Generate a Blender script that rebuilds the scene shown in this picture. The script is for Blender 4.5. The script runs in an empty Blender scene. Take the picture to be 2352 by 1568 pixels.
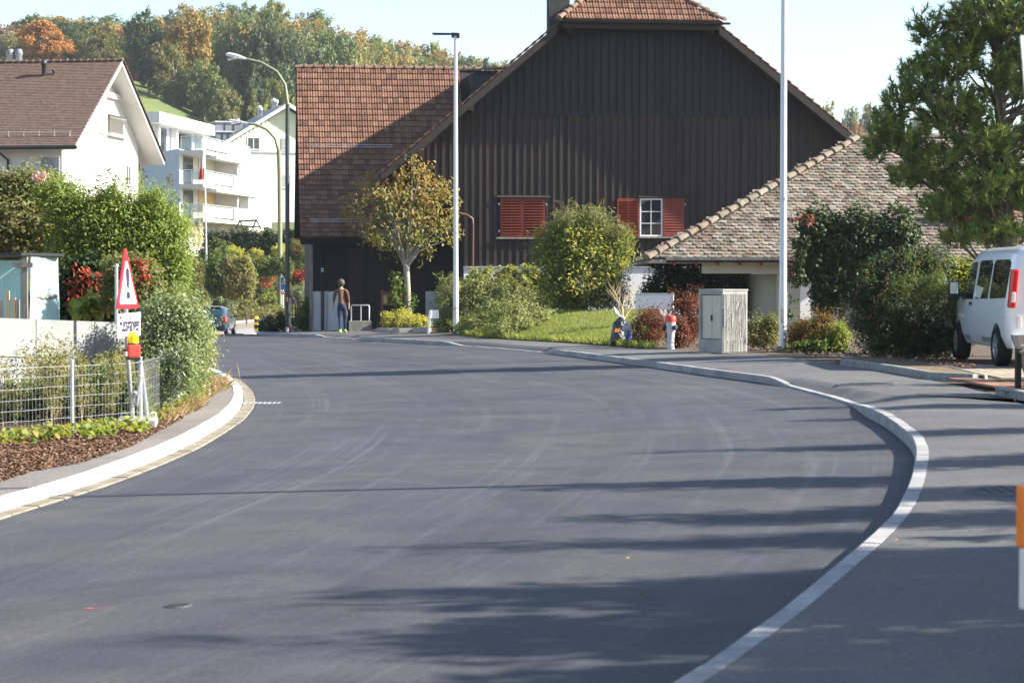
import bpy, bmesh, math, random
import numpy as np
from mathutils import Vector, Matrix

random.seed(7)
rng = np.random.default_rng(7)
R = math.radians
scene = bpy.context.scene
COL = scene.collection

# ---------------------------------------------------------------- camera
CAMZ, F = 1.7, 4900.0                       # eye height; focal length in units of a 2352 wide picture
PITCH = math.atan(140.0 / F)
cam = bpy.data.cameras.new('camera'); camo = bpy.data.objects.new('camera', cam); COL.objects.link(camo)
camo.location = (0, 0, CAMZ); camo.rotation_euler = (math.pi / 2 - PITCH, 0, 0)
cam.sensor_width = 36; cam.lens = 36 * F / 2352.0
cam.clip_start = 0.1; cam.clip_end = 5000
cam.dof.use_dof = True; cam.dof.focus_distance = 58; cam.dof.aperture_fstop = 5.6
scene.camera = camo

# ---------------------------------------------------------------- sky, sun, exposure
SUN_EL, SUN_AZ = R(32.3), R(93.5)               # azimuth clockwise from the viewing direction (+Y)
w = bpy.data.worlds.new('World'); scene.world = w; w.use_nodes = True
nt = w.node_tree
sky = nt.nodes.new('ShaderNodeTexSky'); sky.sky_type = 'NISHITA'; sky.sun_disc = False
sky.sun_elevation = SUN_EL; sky.sun_rotation = SUN_AZ
sky.air_density = 1.0; sky.dust_density = 1.0; sky.ozone_density = 1.0; sky.altitude = 500
bg = nt.nodes['Background']; bg.inputs['Strength'].default_value = 0.085
nt.links.new(sky.outputs['Color'], bg.inputs['Color'])
sl = bpy.data.lights.new('sun', 'SUN'); sl.energy = 5.0; sl.angle = R(0.53); sl.color = (1.0, 0.94, 0.84)
so = bpy.data.objects.new('sun', sl); COL.objects.link(so)
SUNDIR = Vector((math.sin(SUN_AZ) * math.cos(SUN_EL), math.cos(SUN_AZ) * math.cos(SUN_EL), math.sin(SUN_EL)))
so.rotation_euler = SUNDIR.to_track_quat('Z', 'Y').to_euler(); so.location = (60, 30, 60)
vs = scene.view_settings
vs.view_transform = 'Standard'; vs.look = 'None'; vs.exposure = 1.65; vs.gamma = 1.0; vs.use_curve_mapping = False
scene.render.engine = 'CYCLES'
scene.cycles.use_denoising = True
scene.cycles.max_bounces = 6; scene.cycles.diffuse_bounces = 3; scene.cycles.glossy_bounces = 3
scene.cycles.transparent_max_bounces = 12; scene.cycles.transmission_bounces = 4
scene.cycles.sample_clamp_indirect = 6.0

# ---------------------------------------------------------------- a place in the picture -> a place in the world
UP = Vector((0, math.sin(PITCH), math.cos(PITCH))); FW = Vector((0, math.cos(PITCH), -math.sin(PITCH)))
def ray(x, y):
    return Vector((1, 0, 0)) * ((x - 1176) / F) + UP * ((784 - y) / F) + FW
def P(x, y, Y):
    d = ray(x, y); return Vector((0, 0, CAMZ)) + d * (Y / d.y)
def ppm(Y): return F / Y
def sstep(a, b, x):
    t = min(max((x - a) / (b - a), 0), 1); return t * t * (3 - 2 * t)
FARP = [(0, 0), (77, 0), (97, -.62), (112, -1.02), (130, -1.15), (140, -.95), (150, -.3), (158, .9), (166, 3.2), (175, 5.2), (200, 7.5), (240, 11)]
def far_drop(Y):
    for (a, za), (b, zb) in zip(FARP, FARP[1:]):
        if Y <= b:
            t = max((Y - a) / (b - a), 0); return za + (zb - za) * t
    return FARP[-1][1]
def G(X, Y):
    """height of the road plane: banked towards the inside of the bend, dipping beyond the barn"""
    base = 0.03 * min(max(X, -8), 5)
    side = 1 - sstep(-6, 6, X)
    return base + far_drop(Y) * side
def GP(x, y, dz=0.0):
    """picture point -> point on the ground raised by dz"""
    d = ray(x, y); Y = 20.0
    for _ in range(60):
        X = d.x / d.y * Y
        Yn = (CAMZ - G(X, Y) - dz) / (-d.z / d.y) if d.z < 0 else 100
        Y = Y + 0.5 * (Yn - Y)
    X = d.x / d.y * Y
    return Vector((X, Y, G(X, Y) + dz))

# ---------------------------------------------------------------- objects
def tag(o, label=None, cat=None, group=None, kind=None):
    if label: o['label'] = label
    if cat: o['category'] = cat
    if group: o['group'] = group
    if kind: o['kind'] = kind
    return o
def link(o, parent=None):
    COL.objects.link(o)
    if parent is not None: o.parent = parent
    return o
def thing(name, label, cat, loc=(0, 0, 0), rz=0.0, group=None):
    o = bpy.data.objects.new(name, None); o.empty_display_size = .2
    o.location = loc; o.rotation_euler = (0, 0, rz); link(o)
    return tag(o, label, cat, group)
def copy_tree(o, parent=None):
    c = o.copy(); link(c, parent)
    if parent is not None: c.matrix_parent_inverse = o.matrix_parent_inverse.copy()
    for ch in list(o.children): copy_tree(ch, c)
    return c

class MB:
    """collects shapes for one mesh object"""
    def __init__(s): s.v = []; s.f = []; s.m = []; s.sm = []
    def add(s, vs_, fs, mi=0, smooth=False):
        b = len(s.v); s.v += [tuple(p) for p in vs_]
        for f in fs: s.f.append([b + i for i in f]); s.m.append(mi); s.sm.append(smooth)
        return s
    def quad(s, a, b, c, d, mi=0): return s.add([a, b, c, d], [(0, 1, 2, 3)], mi)
    def poly(s, pts, mi=0): return s.add(pts, [tuple(range(len(pts)))], mi)
    def box(s, c, size, rz=0, mi=0, M=None):
        x, y, z = [q / 2 for q in size]
        pts = [Vector((i * x, j * y, k * z)) for i in (-1, 1) for j in (-1, 1) for k in (-1, 1)]
        if M is None: M = Matrix.Rotation(rz, 4, 'Z')
        pts = [M @ p + Vector(c) for p in pts]
        return s.add(pts, [(0, 1, 3, 2), (4, 6, 7, 5), (0, 4, 5, 1), (2, 3, 7, 6), (0, 2, 6, 4), (1, 5, 7, 3)], mi)
    def bbox(s, c, size, bev=.01, rz=0, mi=0, M=None):
        """box with bevelled edges"""
        bm = bmesh.new(); bmesh.ops.create_cube(bm, size=1)
        bmesh.ops.scale(bm, vec=size, verts=bm.verts)
        bmesh.ops.bevel(bm, geom=list(bm.edges), offset=bev, segments=2, affect='EDGES', profile=.6)
        if M is None: M = Matrix.Rotation(rz, 4, 'Z')
        M = Matrix.Translation(c) @ M
        bm.verts.index_update()
        s.add([M @ v.co for v in bm.verts], [[v.index for v in f.verts] for f in bm.faces], mi); bm.free(); return s
    def prism(s, pts, d, mi=0):
        """flat outline extruded along the vector d"""
        n = len(pts); d = Vector(d); pts = [Vector(p) for p in pts]
        fs = [tuple(range(n)), tuple(range(2 * n - 1, n - 1, -1))] + [(i, i + n, (i + 1) % n + n, (i + 1) % n) for i in range(n)]
        return s.add(pts + [p + d for p in pts], fs, mi)
    def tube(s, path, r, n=8, mi=0, cap=True, smooth=True):
        path = [Vector(p) for p in path]; rs = r if isinstance(r, (list, tuple)) else [r] * len(path)
        vs_, fs = [], []; t0 = None; nrm = None
        for i, p in enumerate(path):
            t = (path[min(i + 1, len(path) - 1)] - path[max(i - 1, 0)])
            if t.length < 1e-9: t = Vector((0, 0, 1))
            t.normalize()
            if nrm is None: nrm = t.orthogonal().normalized()
            else: nrm = (nrm - t * nrm.dot(t)); nrm = nrm.normalized() if nrm.length > 1e-6 else t.orthogonal().normalized()
            b = t.cross(nrm)
            for k in range(n):
                a = 2 * math.pi * k / n; vs_.append(p + (nrm * math.cos(a) + b * math.sin(a)) * rs[i])
        for i in range(len(path) - 1):
            for k in range(n):
                fs.append((i * n + k, i * n + (k + 1) % n, (i + 1) * n + (k + 1) % n, (i + 1) * n + k))
        s.add(vs_, fs, mi, smooth)
        if cap:
            s.add(vs_[:n][::-1], [tuple(range(n))], mi); s.add(vs_[-n:], [tuple(range(n))], mi)
        return s
    def lathe(s, c, prof, n=16, mi=0, axis=(0, 0, 1), smooth=True):
        """prof: (radius, height) pairs turned about an axis through c"""
        q = Vector((0, 0, 1)).rotation_difference(Vector(axis)); c = Vector(c); vs_, fs = [], []
        for r, h in prof:
            for k in range(n):
                a = 2 * math.pi * k / n; vs_.append(c + q @ Vector((r * math.cos(a), r * math.sin(a), h)))
        for i in range(len(prof) - 1):
            for k in range(n): fs.append((i * n + k, i * n + (k + 1) % n, (i + 1) * n + (k + 1) % n, (i + 1) * n + k))
        s.add(vs_, fs, mi, smooth)
        s.add(vs_[:n][::-1], [tuple(range(n))], mi); s.add(vs_[-n:], [tuple(range(n))], mi); return s
    def mesh(s, name, mats, off=None):
        me = bpy.data.meshes.new(name)
        v = s.v if off is None else [(a[0] - off[0], a[1] - off[1], a[2] - off[2]) for a in s.v]
        me.from_pydata(v, [], s.f)
        for m in (mats if isinstance(mats, (list, tuple)) else [mats]): me.materials.append(m)
        me.polygons.foreach_set('material_index', s.m); me.polygons.foreach_set('use_smooth', s.sm)
        me.update(); return me
    def build(s, name, mats, parent=None, kind=None, local=False):
        """link as one object; world coordinates unless local (then in the parent's own frame)"""
        off = None
        if parent is not None and not local: off = world_loc(parent)
        o = bpy.data.objects.new(name, s.mesh(name, mats, off)); link(o, parent)
        if kind: o['kind'] = kind
        return o
def world_loc(o):
    l = Vector((0, 0, 0))
    while o is not None: l += o.location; o = o.parent
    return l
def recalc(o):
    bm = bmesh.new(); bm.from_mesh(o.data); bmesh.ops.recalc_face_normals(bm, faces=bm.faces); bm.to_mesh(o.data); bm.free(); return o

# ---------------------------------------------------------------- materials
class NG:
    def __init__(s, name):
        s.mat = bpy.data.materials.new(name); s.mat.use_nodes = True; s.t = s.mat.node_tree; s.n = s.t.nodes
        s.b = s.n['Principled BSDF']; s.out = s.n['Material Output']
    def new(s, t, **kw):
        n = s.n.new(t)
        for k, v in kw.items(): setattr(n, k, v)
        return n
    def L(s, a, b): s.t.links.new(a, b)
    def coord(s, kind='Object', scale=(1, 1, 1)):
        tc = s.new('ShaderNodeTexCoord'); mp = s.new('ShaderNodeMapping'); mp.inputs['Scale'].default_value = scale
        s.L(tc.outputs[kind], mp.inputs[0]); return mp.outputs[0]
    def geo(s, scale=(1, 1, 1)):
        g = s.new('ShaderNodeNewGeometry'); mp = s.new('ShaderNodeMapping'); mp.inputs['Scale'].default_value = scale
        s.L(g.outputs['Position'], mp.inputs[0]); return mp.outputs[0]
    def noise(s, vec, scale=5, detail=4, rough=.55, dist=0):
        n = s.new('ShaderNodeTexNoise'); n.inputs['Scale'].default_value = scale; n.inputs['Detail'].default_value = detail
        n.inputs['Roughness'].default_value = rough; n.inputs['Distortion'].default_value = dist
        s.L(vec, n.inputs['Vector']); return n.outputs[0]
    def ramp(s, fac, stops):
        r = s.new('ShaderNodeValToRGB'); e = r.color_ramp.elements
        while len(e) < len(stops): e.new(.5)
        for el, (p, c) in zip(e, stops):
            el.position = p; el.color = (*c, 1) if len(c) == 3 else c
        s.L(fac, r.inputs[0]); return r.outputs[0]
    def mix(s, a, b, fac, mode='MIX'):
        m = s.new('ShaderNodeMix', data_type='RGBA', blend_type=mode)
        for sock, v in ((m.inputs[6], a), (m.inputs[7], b), (m.inputs[0], fac)):
            if hasattr(v, 'is_linked'): s.L(v, sock)
            elif isinstance(v, (int, float)): sock.default_value = v
            else: sock.default_value = (*v, 1)
        return m.outputs[2]
    def math(s, op, a, b=0.0):
        m = s.new('ShaderNodeMath', operation=op)
        for sock, v in ((m.inputs[0], a), (m.inputs[1], b)):
            if hasattr(v, 'is_linked'): s.L(v, sock)
            else: sock.default_value = v
        return m.outputs[0]
    def rand(s):
        """one number per object and per loose piece of a mesh"""
        g = s.new('ShaderNodeNewGeometry'); o = s.new('ShaderNodeObjectInfo')
        return s.math('FRACT', s.math('ADD', g.outputs['Random Per Island'], o.outputs['Random']))
    def bump(s, h, strength=.3, dist=.02):
        b = s.new('ShaderNodeBump'); b.inputs['Strength'].default_value = strength; b.inputs['Distance'].default_value = dist
        s.L(h, b.inputs['Height']); s.L(b.outputs[0], s.b.inputs['Normal'])
    def set(s, color=None, rough=None, metal=None, spec=None):
        if color is not None:
            if hasattr(color, 'is_linked'): s.L(color, s.b.inputs['Base Color'])
            else: s.b.inputs['Base Color'].default_value = (*color, 1)
        if rough is not None:
            if hasattr(rough, 'is_linked'): s.L(rough, s.b.inputs['Roughness'])
            else: s.b.inputs['Roughness'].default_value = rough
        if metal is not None: s.b.inputs['Metallic'].default_value = metal
        if spec is not None: s.b.inputs['Specular IOR Level'].default_value = spec
        return s

def mottled(name, c1, c2, scale=4, rough=.8, bump=.2, bscale=None, detail=5, metal=0, spec=.3, stretch=(1, 1, 1), bdist=.01):
    g = NG(name); v = g.geo(stretch)
    n = g.noise(v, scale, detail)
    g.set(g.ramp(n, [(.3, c1), (.7, c2)]), rough, metal, spec)
    if bump: g.bump(g.noise(v, bscale or scale * 8, 4), bump, bdist)
    return g.mat
def plain(name, c, rough=.5, metal=0, spec=.4, var=.12, scale=6):
    """an even colour with a little wear"""
    g = NG(name); v = g.coord('Object')
    n = g.noise(v, scale, 4)
    lo = tuple(x * (1 - var) for x in c); hi = tuple(min(1, x * (1 + var)) for x in c)
    r = g.ramp(n, [(.3, (rough * .85,) * 3), (.7, (min(1, rough * 1.15),) * 3)])
    g.set(g.ramp(n, [(.3, lo), (.7, hi)]), r, metal, spec); return g.mat
def leafmat(name, cols, transl=.45, rough=.55, spec=.25, objcolor=False):
    """cols: colour stops over the per-leaf number 'tint'"""
    g = NG(name); a = g.new('ShaderNodeAttribute', attribute_name='tint')
    c = g.ramp(a.outputs['Fac'], [(i / (len(cols) - 1), tuple(min(.85, x * 1.35) for x in q)) for i, q in enumerate(cols)])
    if objcolor:
        oi = g.new('ShaderNodeObjectInfo'); c = g.mix(c, oi.outputs['Color'], 1.0, 'MULTIPLY')
    g.set(c, rough, 0, spec)
    t = g.new('ShaderNodeBsdfTranslucent'); tc = g.mix(c, (1.0, 1.0, .45), 1.0, 'MULTIPLY'); g.L(tc, t.inputs['Color'])
    m = g.new('ShaderNodeMixShader'); m.inputs[0].default_value = transl
    g.L(g.b.outputs[0], m.inputs[1]); g.L(t.outputs[0], m.inputs[2]); g.L(m.outputs[0], g.out.inputs['Surface'])
    return g.mat

# ---------------------------------------------------------------- foliage
def fast_mesh(name, V, n_per, mats, tint=None, smooth=False):
    """V: (N*n_per, 3) vertices; every n_per of them are one face"""
    n = len(V) // n_per; me = bpy.data.meshes.new(name)
    me.vertices.add(len(V)); me.vertices.foreach_set('co', V.astype(np.float32).ravel())
    me.loops.add(len(V)); me.loops.foreach_set('vertex_index', np.arange(len(V), dtype=np.int32))
    me.polygons.add(n); me.polygons.foreach_set('loop_start', np.arange(0, len(V), n_per, dtype=np.int32))
    if tint is not None:
        at = me.attributes.new('tint', 'FLOAT', 'POINT'); at.data.foreach_set('value', np.repeat(tint, n_per).astype(np.float32))
    for m in (mats if isinstance(mats, (list, tuple)) else [mats]): me.materials.append(m)
    me.update(calc_edges=True); return me
def unit(a): return a / np.maximum(np.linalg.norm(a, axis=1, keepdims=True), 1e-9)
def leaves(pos, size, r, aspect=.5, out=None, outw=.6, upw=.5, droop=0.0, fold=.15):
    """diamond leaves at pos; size: length each. Returns vertices (N*4,3)"""
    n = len(pos); nrm = r.normal(size=(n, 3))
    if out is not None: nrm = nrm * .8 + out * outw
    nrm[:, 2] += upw; nrm += np.array(tuple(SUNDIR)) * .55; nrm = unit(nrm)
    ax = r.normal(size=(n, 3)); ax[:, 2] -= droop; ax = unit(ax - nrm * (ax * nrm).sum(1, keepdims=True))
    sd = np.cross(nrm, ax); L = np.asarray(size)[:, None] if np.ndim(size) else np.full((n, 1), size)
    V = np.empty((n, 4, 3))
    V[:, 0] = pos - ax * L * .5; V[:, 2] = pos + ax * L * .5
    V[:, 1] = pos + sd * L * aspect * .5 + nrm * L * fold - ax * L * .08; V[:, 3] = pos - sd * L * aspect * .5 + nrm * L * fold - ax * L * .08
    return V.reshape(-1, 3)
def clumps(lobes, k, r, shell=(.55, 1.0), zmin=None):
    """k clump centres spread through the shells of ellipsoid lobes [(centre, radii)], with outward directions"""
    vol = np.array([(l[1][0] * l[1][1] * l[1][2]) ** (2 / 3) for l in lobes]); idx = r.choice(len(lobes), size=k, p=vol / vol.sum())
    C = np.array([tuple(l[0]) for l in lobes])[idx]; S = np.array([tuple(l[1]) for l in lobes])[idx]
    d = unit(r.normal(size=(k, 3))); rad = r.uniform(shell[0] ** 2, shell[1] ** 2, size=(k, 1)) ** .5
    p = C + d * S * rad
    if zmin is not None: p[:, 2] = np.maximum(p[:, 2], zmin + r.uniform(0, .25, k))
    return p, d
def crown(lobes, k, per, leaf, r, spread=.25, aspect=.5, shell=(.5, 1.0), upw=.5, droop=0.0, zmin=None, flat=1.0, sizevar=.35, outw=.6):
    """leaf vertices + tints for a crown made of clumps"""
    c, d = clumps(lobes, k, r, shell, zmin)
    kk = len(c); ct = r.uniform(0, 1, kk); sp = spread * r.uniform(.6, 1.4, kk)
    n = kk * per
    off = unit(r.normal(size=(n, 3))) * (r.uniform(0, 1, (n, 1)) ** .45); off[:, 2] *= flat
    pos = np.repeat(c, per, 0) + off * np.repeat(sp, per)[:, None]
    if zmin is not None: pos[:, 2] = np.maximum(pos[:, 2], zmin)
    out = unit(np.repeat(d, per, 0) + off * .8)
    size = leaf * r.uniform(1 - sizevar, 1 + sizevar, n)
    tint = np.clip(np.repeat(ct, per) * .55 + r.uniform(0, 1, n) * .45, 0, 1)
    return leaves(pos, size, r, aspect, out, outw, upw, droop), tint, c
def limbs(mb, base, tops, r0, rnd, trunk_h=.3, n=7, bend=.12, mi=0, fork=.55):
    """a tapered trunk that forks into limbs ending at the points in tops"""
    base = Vector(base); cen = sum((Vector(t) for t in tops), Vector()) / len(tops)
    tr = base.lerp(Vector((cen.x, cen.y, cen.z)), trunk_h)
    jit = lambda s: Vector((rnd.uniform(-s, s), rnd.uniform(-s, s), rnd.uniform(-s, s)))
    H = (cen - base).length
    p1 = base.lerp(tr, .5) + jit(H * .02)
    mb.tube([base - Vector((0, 0, .05)), base + Vector((0, 0, H * .03)), p1, tr], [r0 * 1.35, r0, r0 * .88, r0 * .78], n, mi)
    for t in tops:
        t = Vector(t); m1 = tr.lerp(t, .35) + jit(H * bend * .5) + Vector((0, 0, H * .04)); m2 = tr.lerp(t, .7) + jit(H * bend * .5)
        rr = r0 * rnd.uniform(.35, .6) * fork / .55
        mb.tube([tr - Vector((0, 0, r0 * .3)), m1, m2, t], [rr, rr * .75, rr * .45, rr * .12], 5, mi, cap=False)
def lobes_px(spec, Y, dep=1.0):
    """[(x, y, rx, ry[, dY])] in picture units at depth Y -> ellipsoid lobes in metres"""
    out = []
    for q in spec:
        x, y, rx, ry = q[:4]; Yq = Y + (q[4] if len(q) > 4 else 0); s = Yq / F
        out.append((P(x, y, Yq), (rx * s, rx * s * dep, ry * s)))
    return out
def plant(name, label, cat, spec, Y, mat, k=150, per=40, leaf=.08, base=None, stems=5, stem_r=.02, stem_mat=None, seed=1, dep=1.0, group=None, part='foliage', trunk_h=.05, kw=None, extra=None):
    r = np.random.default_rng(seed); rnd = random.Random(seed)
    lob = lobes_px(spec, Y, dep)
    if base is None:
        lo = min(lob, key=lambda l: l[0].z - l[1][2]); base = Vector((sum(l[0].x for l in lob) / len(lob), sum(l[0].y for l in lob) / len(lob), lo[0].z - lo[1][2]))
    base = Vector(base); o = thing(name, label, cat, base, 0, group)
    V, tint, c = crown(lob, k, per, leaf, r, zmin=base.z, **(kw or {}))
    me = fast_mesh(part, V - np.array(tuple(base)), 4, mat, tint)
    link(bpy.data.objects.new(part, me), o)
    if stems:
        mb = MB(); pick = [c[i] for i in r.choice(len(c), size=min(stems, len(c)), replace=False)]
        limbs(mb, base, pick, stem_r, rnd, trunk_h)
        mb.build('stem' if cat != 'tree' else 'trunk', stem_mat or M['bark'], o)
    return o
M = {}
# ================================================================ materials of the setting
def asphalt(name, c1, c2, streak=True, grain=.5, rough=(.62, .8), warm=None):
    g = NG(name); p = g.geo()
    fine = g.noise(p, 260, 3, .7); mid = g.noise(p, 1.3, 5, .6); big = g.noise(p, .18, 3)
    c = g.ramp(mid, [(.25, c1), (.75, c2)])
    if streak:
        uv = g.coord('UV', (46, .07, 1)); s1 = g.noise(uv, 1, 7, .68, .25)
        uv2 = g.coord('UV', (5.5, .045, 1)); s2 = g.noise(uv2, 1, 4, .6, .6)
        c = g.mix(c, tuple(x * 1.85 for x in c2), g.ramp(s1, [(.53, (0, 0, 0)), (.72, (.6, .6, .6))]))
        c = g.mix(c, tuple(x * .62 for x in c1), g.ramp(s2, [(.5, (0, 0, 0)), (.72, (.75, .75, .75))]))
        dust = g.noise(g.geo((.12, .12, .12)), 3, 5, .6, 1.0)
        c = g.mix(c, (.125, .112, .09), g.ramp(dust, [(.5, (0, 0, 0)), (.75, (.42, .42, .42))]))
    else:
        c = g.mix(c, tuple(x * 1.5 for x in c2), g.ramp(big, [(.45, (0, 0, 0)), (.7, (.5, .5, .5))]))
        st = g.noise(p, 9, 6, .7)
        c = g.mix(c, tuple(x * .55 for x in c1), g.ramp(st, [(.58, (0, 0, 0)), (.7, (.5, .5, .5))]))
    gr = g.noise(p, 34, 4, .75); c = g.mix(c, tuple(x * .5 for x in c1), g.ramp(gr, [(.52, (0, 0, 0)), (.68, (.6, .6, .6))])); c = g.mix(c, tuple(x * 1.9 for x in c2), g.ramp(gr, [(.3, (.5, .5, .5)), (.45, (0, 0, 0))]))
    pt = g.noise(g.geo((.5, .5, .5)), 1, 3, .5, 1.5); c = g.mix(c, tuple(x * .7 for x in c1), g.ramp(pt, [(.55, (0, 0, 0)), (.62, (.35, .35, .35))]))
    sp = g.new('ShaderNodeTexVoronoi'); sp.inputs['Scale'].default_value = 48; g.L(p, sp.inputs['Vector'])
    c = g.mix(c, tuple(min(1, x * 2.6) for x in c2), g.ramp(sp.outputs['Distance'], [(.1, (grain, grain, grain)), (.28, (0, 0, 0))]))
    g.set(c, g.ramp(mid, [(.2, (rough[0],) * 3), (.8, (rough[1],) * 3)]), 0, .35)
    g.bump(fine, .35, .006); return g.mat
M['road'] = asphalt('fresh_asphalt', (.041, .041, .048), (.061, .061, .069))
M['pave'] = asphalt('pavement_asphalt', (.076, .074, .074), (.112, .107, .104), False)
M['pave_left'] = asphalt('old_pavement_asphalt', (.15, .135, .12), (.21, .185, .16), False)
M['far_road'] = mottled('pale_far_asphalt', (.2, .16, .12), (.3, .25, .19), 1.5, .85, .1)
def stonemat(name, c1, c2, scale, rough=.8):
    g = NG(name); v = g.geo(); n = g.noise(v, scale, 6, .7); c = g.ramp(n, [(.28, c1), (.7, c2)])
    c = g.mix(c, tuple(x * .55 for x in c1), g.math('MULTIPLY', g.rand(), .45)); d = g.noise(v, 3, 5, .7)
    c = g.mix(c, (.09, .085, .075), g.ramp(d, [(.56, (0, 0, 0)), (.75, (.55, .55, .55))])); g.set(c, rough, 0, .3); g.bump(g.noise(v, 90, 4), .5, .006); return g.mat
M['kerb'] = stonemat('kerb_granite', (.27, .27, .275), (.42, .41, .4), 9)
M['kerb_old'] = mottled('weathered_granite', (.16, .16, .155), (.33, .32, .3), 11, .85, .5, 60)
M['kerb_white'] = mottled('white_painted_kerb', (.74, .73, .7), (.86, .86, .84), 6, .6, .3, 90)
M['gutter'] = stonemat('sandy_gutter_stone', (.2, .172, .125), (.28, .245, .185), 5)
M['soil'] = mottled('garden_soil', (.06, .045, .032), (.13, .1, .07), 6, .95, .6, 40, bdist=.03)
M['mulch'] = mottled('bark_mulch_ground', (.07, .042, .03), (.13, .082, .055), 14, .95, .8, 60, bdist=.03)
M['ground'] = mottled('rough_ground', (.06, .07, .03), (.12, .12, .05), 1.2, .95, .3, 20)
M['lawn'] = mottled('lawn_ground', (.11, .13, .03), (.17, .19, .05), 2.5, .9, .5, 60, bdist=.03)
M['meadow'] = mottled('meadow_grass', (.085, .12, .035), (.13, .16, .05), .08, .9, .2, 3)
M['bark'] = mottled('bark', (.07, .055, .042), (.16, .13, .1), 12, .9, .6, 40, stretch=(1, 1, .25))
M['bark_pale'] = mottled('pale_bark', (.2, .18, .15), (.42, .39, .34), 14, .85, .5, 40, stretch=(.5, .5, 1.6))
M['steel'] = plain('galvanised_steel', (.52, .54, .56), .42, .7, .5, .12, 20)
M['darkmetal'] = plain('dark_painted_metal', (.035, .04, .045), .45, .3)
M['blackplastic'] = plain('black_plastic', (.018, .018, .02), .5)
M['rubber'] = plain('tyre_rubber', (.016, .016, .017), .8, 0, .2)
M['concrete'] = mottled('concrete', (.3, .29, .27), (.42, .41, .38), 5, .9, .3, 80)
M['concrete_dark'] = mottled('mossy_concrete', (.13, .125, .105), (.25, .24, .2), 6, .9, .4, 60)
M['white'] = plain('white_paint', (.8, .8, .78), .5, 0, .4, .04)
M['glass_dark'] = NG('window_glass').set((.02, .025, .03), .04, 0, .8).mat
M['wood_grey'] = mottled('weathered_wood', (.16, .14, .12), (.34, .3, .26), 14, .85, .4, 50, stretch=(1, 1, .15))

# ================================================================ ground, road, pavements
def resample(pts, n):
    pts = [Vector(p) for p in pts]; d = [0]
    for a, b in zip(pts, pts[1:]): d.append(d[-1] + (b - a).length)
    out = []; j = 0
    for i in range(n):
        t = d[-1] * i / (n - 1)
        while j < len(d) - 2 and d[j + 1] < t: j += 1
        f = (t - d[j]) / max(d[j + 1] - d[j], 1e-9); out.append(pts[j].lerp(pts[j + 1], f))
    return out
def smooth_line(pts, n, it=2):
    """even samples along a line, corners rounded; the extra numbers ride along"""
    P_ = resample_t(pts, n)
    for _ in range(it):
        P_ = [P_[0]] + [P_[i - 1] * .25 + P_[i] * .5 + P_[i + 1] * .25 for i in range(1, n - 1)] + [P_[-1]]
    return P_
def resample_t(pts, n):
    A = np.array(pts, float); d = np.r_[0, np.cumsum(np.linalg.norm(np.diff(A[:, :2], axis=0), axis=1))]
    t = np.linspace(0, d[-1], n)
    return [np.array([np.interp(q, d, A[:, k]) for k in range(A.shape[1])]) for q in t]
def strip(name, A, B, nx, zf, mat, kind='structure', n=160):
    """a sheet between two lines of (x, y)"""
    A = resample_t(A, n); B = resample_t(B, n); mb_v, faces, uvs = [], [], []
    L_ = 0
    for i in range(n):
        if i: L_ += .5 * (np.linalg.norm(A[i][:2] - A[i - 1][:2]) + np.linalg.norm(B[i][:2] - B[i - 1][:2]))
        for k in range(nx + 1):
            t = k / nx; q = A[i] * (1 - t) + B[i] * t
            mb_v.append((q[0], q[1], zf(q[0], q[1], t, A[i], B[i]))); uvs.append((t, L_))
    for i in range(n - 1):
        for k in range(nx):
            a = i * (nx + 1) + k; faces.append((a, a + 1, a + nx + 2, a + nx + 1))
    me = bpy.data.meshes.new(name); me.from_pydata(mb_v, [], faces); uvl = me.uv_layers.new(name='UVMap')
    for lp in me.loops: uvl.data[lp.index].uv = uvs[lp.vertex_index]
    for p in me.polygons: p.use_smooth = True
    if me.polygons and me.polygons[0].normal.z < 0: me.flip_normals()
    me.materials.append(mat); o = bpy.data.objects.new(name, me); link(o); o['kind'] = kind; return o
# terrain under everything
def grid(name, xs, ys, zf, mat):
    V = [(x, y, zf(x, y)) for y in ys for x in xs]; nx = len(xs)
    Fc = [(j * nx + i, j * nx + i + 1, (j + 1) * nx + i + 1, (j + 1) * nx + i) for j in range(len(ys) - 1) for i in range(nx - 1)]
    me = bpy.data.meshes.new(name); me.from_pydata(V, [], Fc); me.materials.append(mat)
    for p in me.polygons: p.use_smooth = True
    o = bpy.data.objects.new(name, me); link(o); o['kind'] = 'structure'; return o
xs = sorted(set([-260, -180, -120, -90, -60, -45] + [x for x in range(-36, 40, 2)] + [45, 60, 90, 140, 220] + [5]))
ys = sorted(set([-40, -20, -8] + [y for y in range(0, 240, 3)] + [240]))
grid('ground', xs, ys, lambda x, y: G(x, y) - .18, M['ground'])
# far hillside
HB = [(-900, 36), (0, 36), (300, 33.6), (600, 23), (700, 22), (1100, 22), (1500, 14), (2400, 10)]
HS = [(-900, .09), (0, .075), (300, .1), (500, .17), (650, .18), (800, .14), (1000, .1), (1200, .09), (1950, .08), (2400, .06)]
def hill(X, Y):
    a = X / Y * F + 1176
    zb = np.interp(a, *zip(*HB)); s = np.interp(a, *zip(*HS)); z0 = 10.7 if a < 1200 else 0
    z0 = z0 + (0 - z0) * sstep(1100, 1300, a)
    if Y <= 340: return z0 + (zb - z0) * (Y - 240) / 100
    return zb + s * min(Y - 340, 190) - max(0, Y - 560) * .1
grid('hillside', list(range(-460, 500, 15)), list(range(240, 860, 12)), lambda x, y: float(hill(x, y)), M['meadow'])

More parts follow.
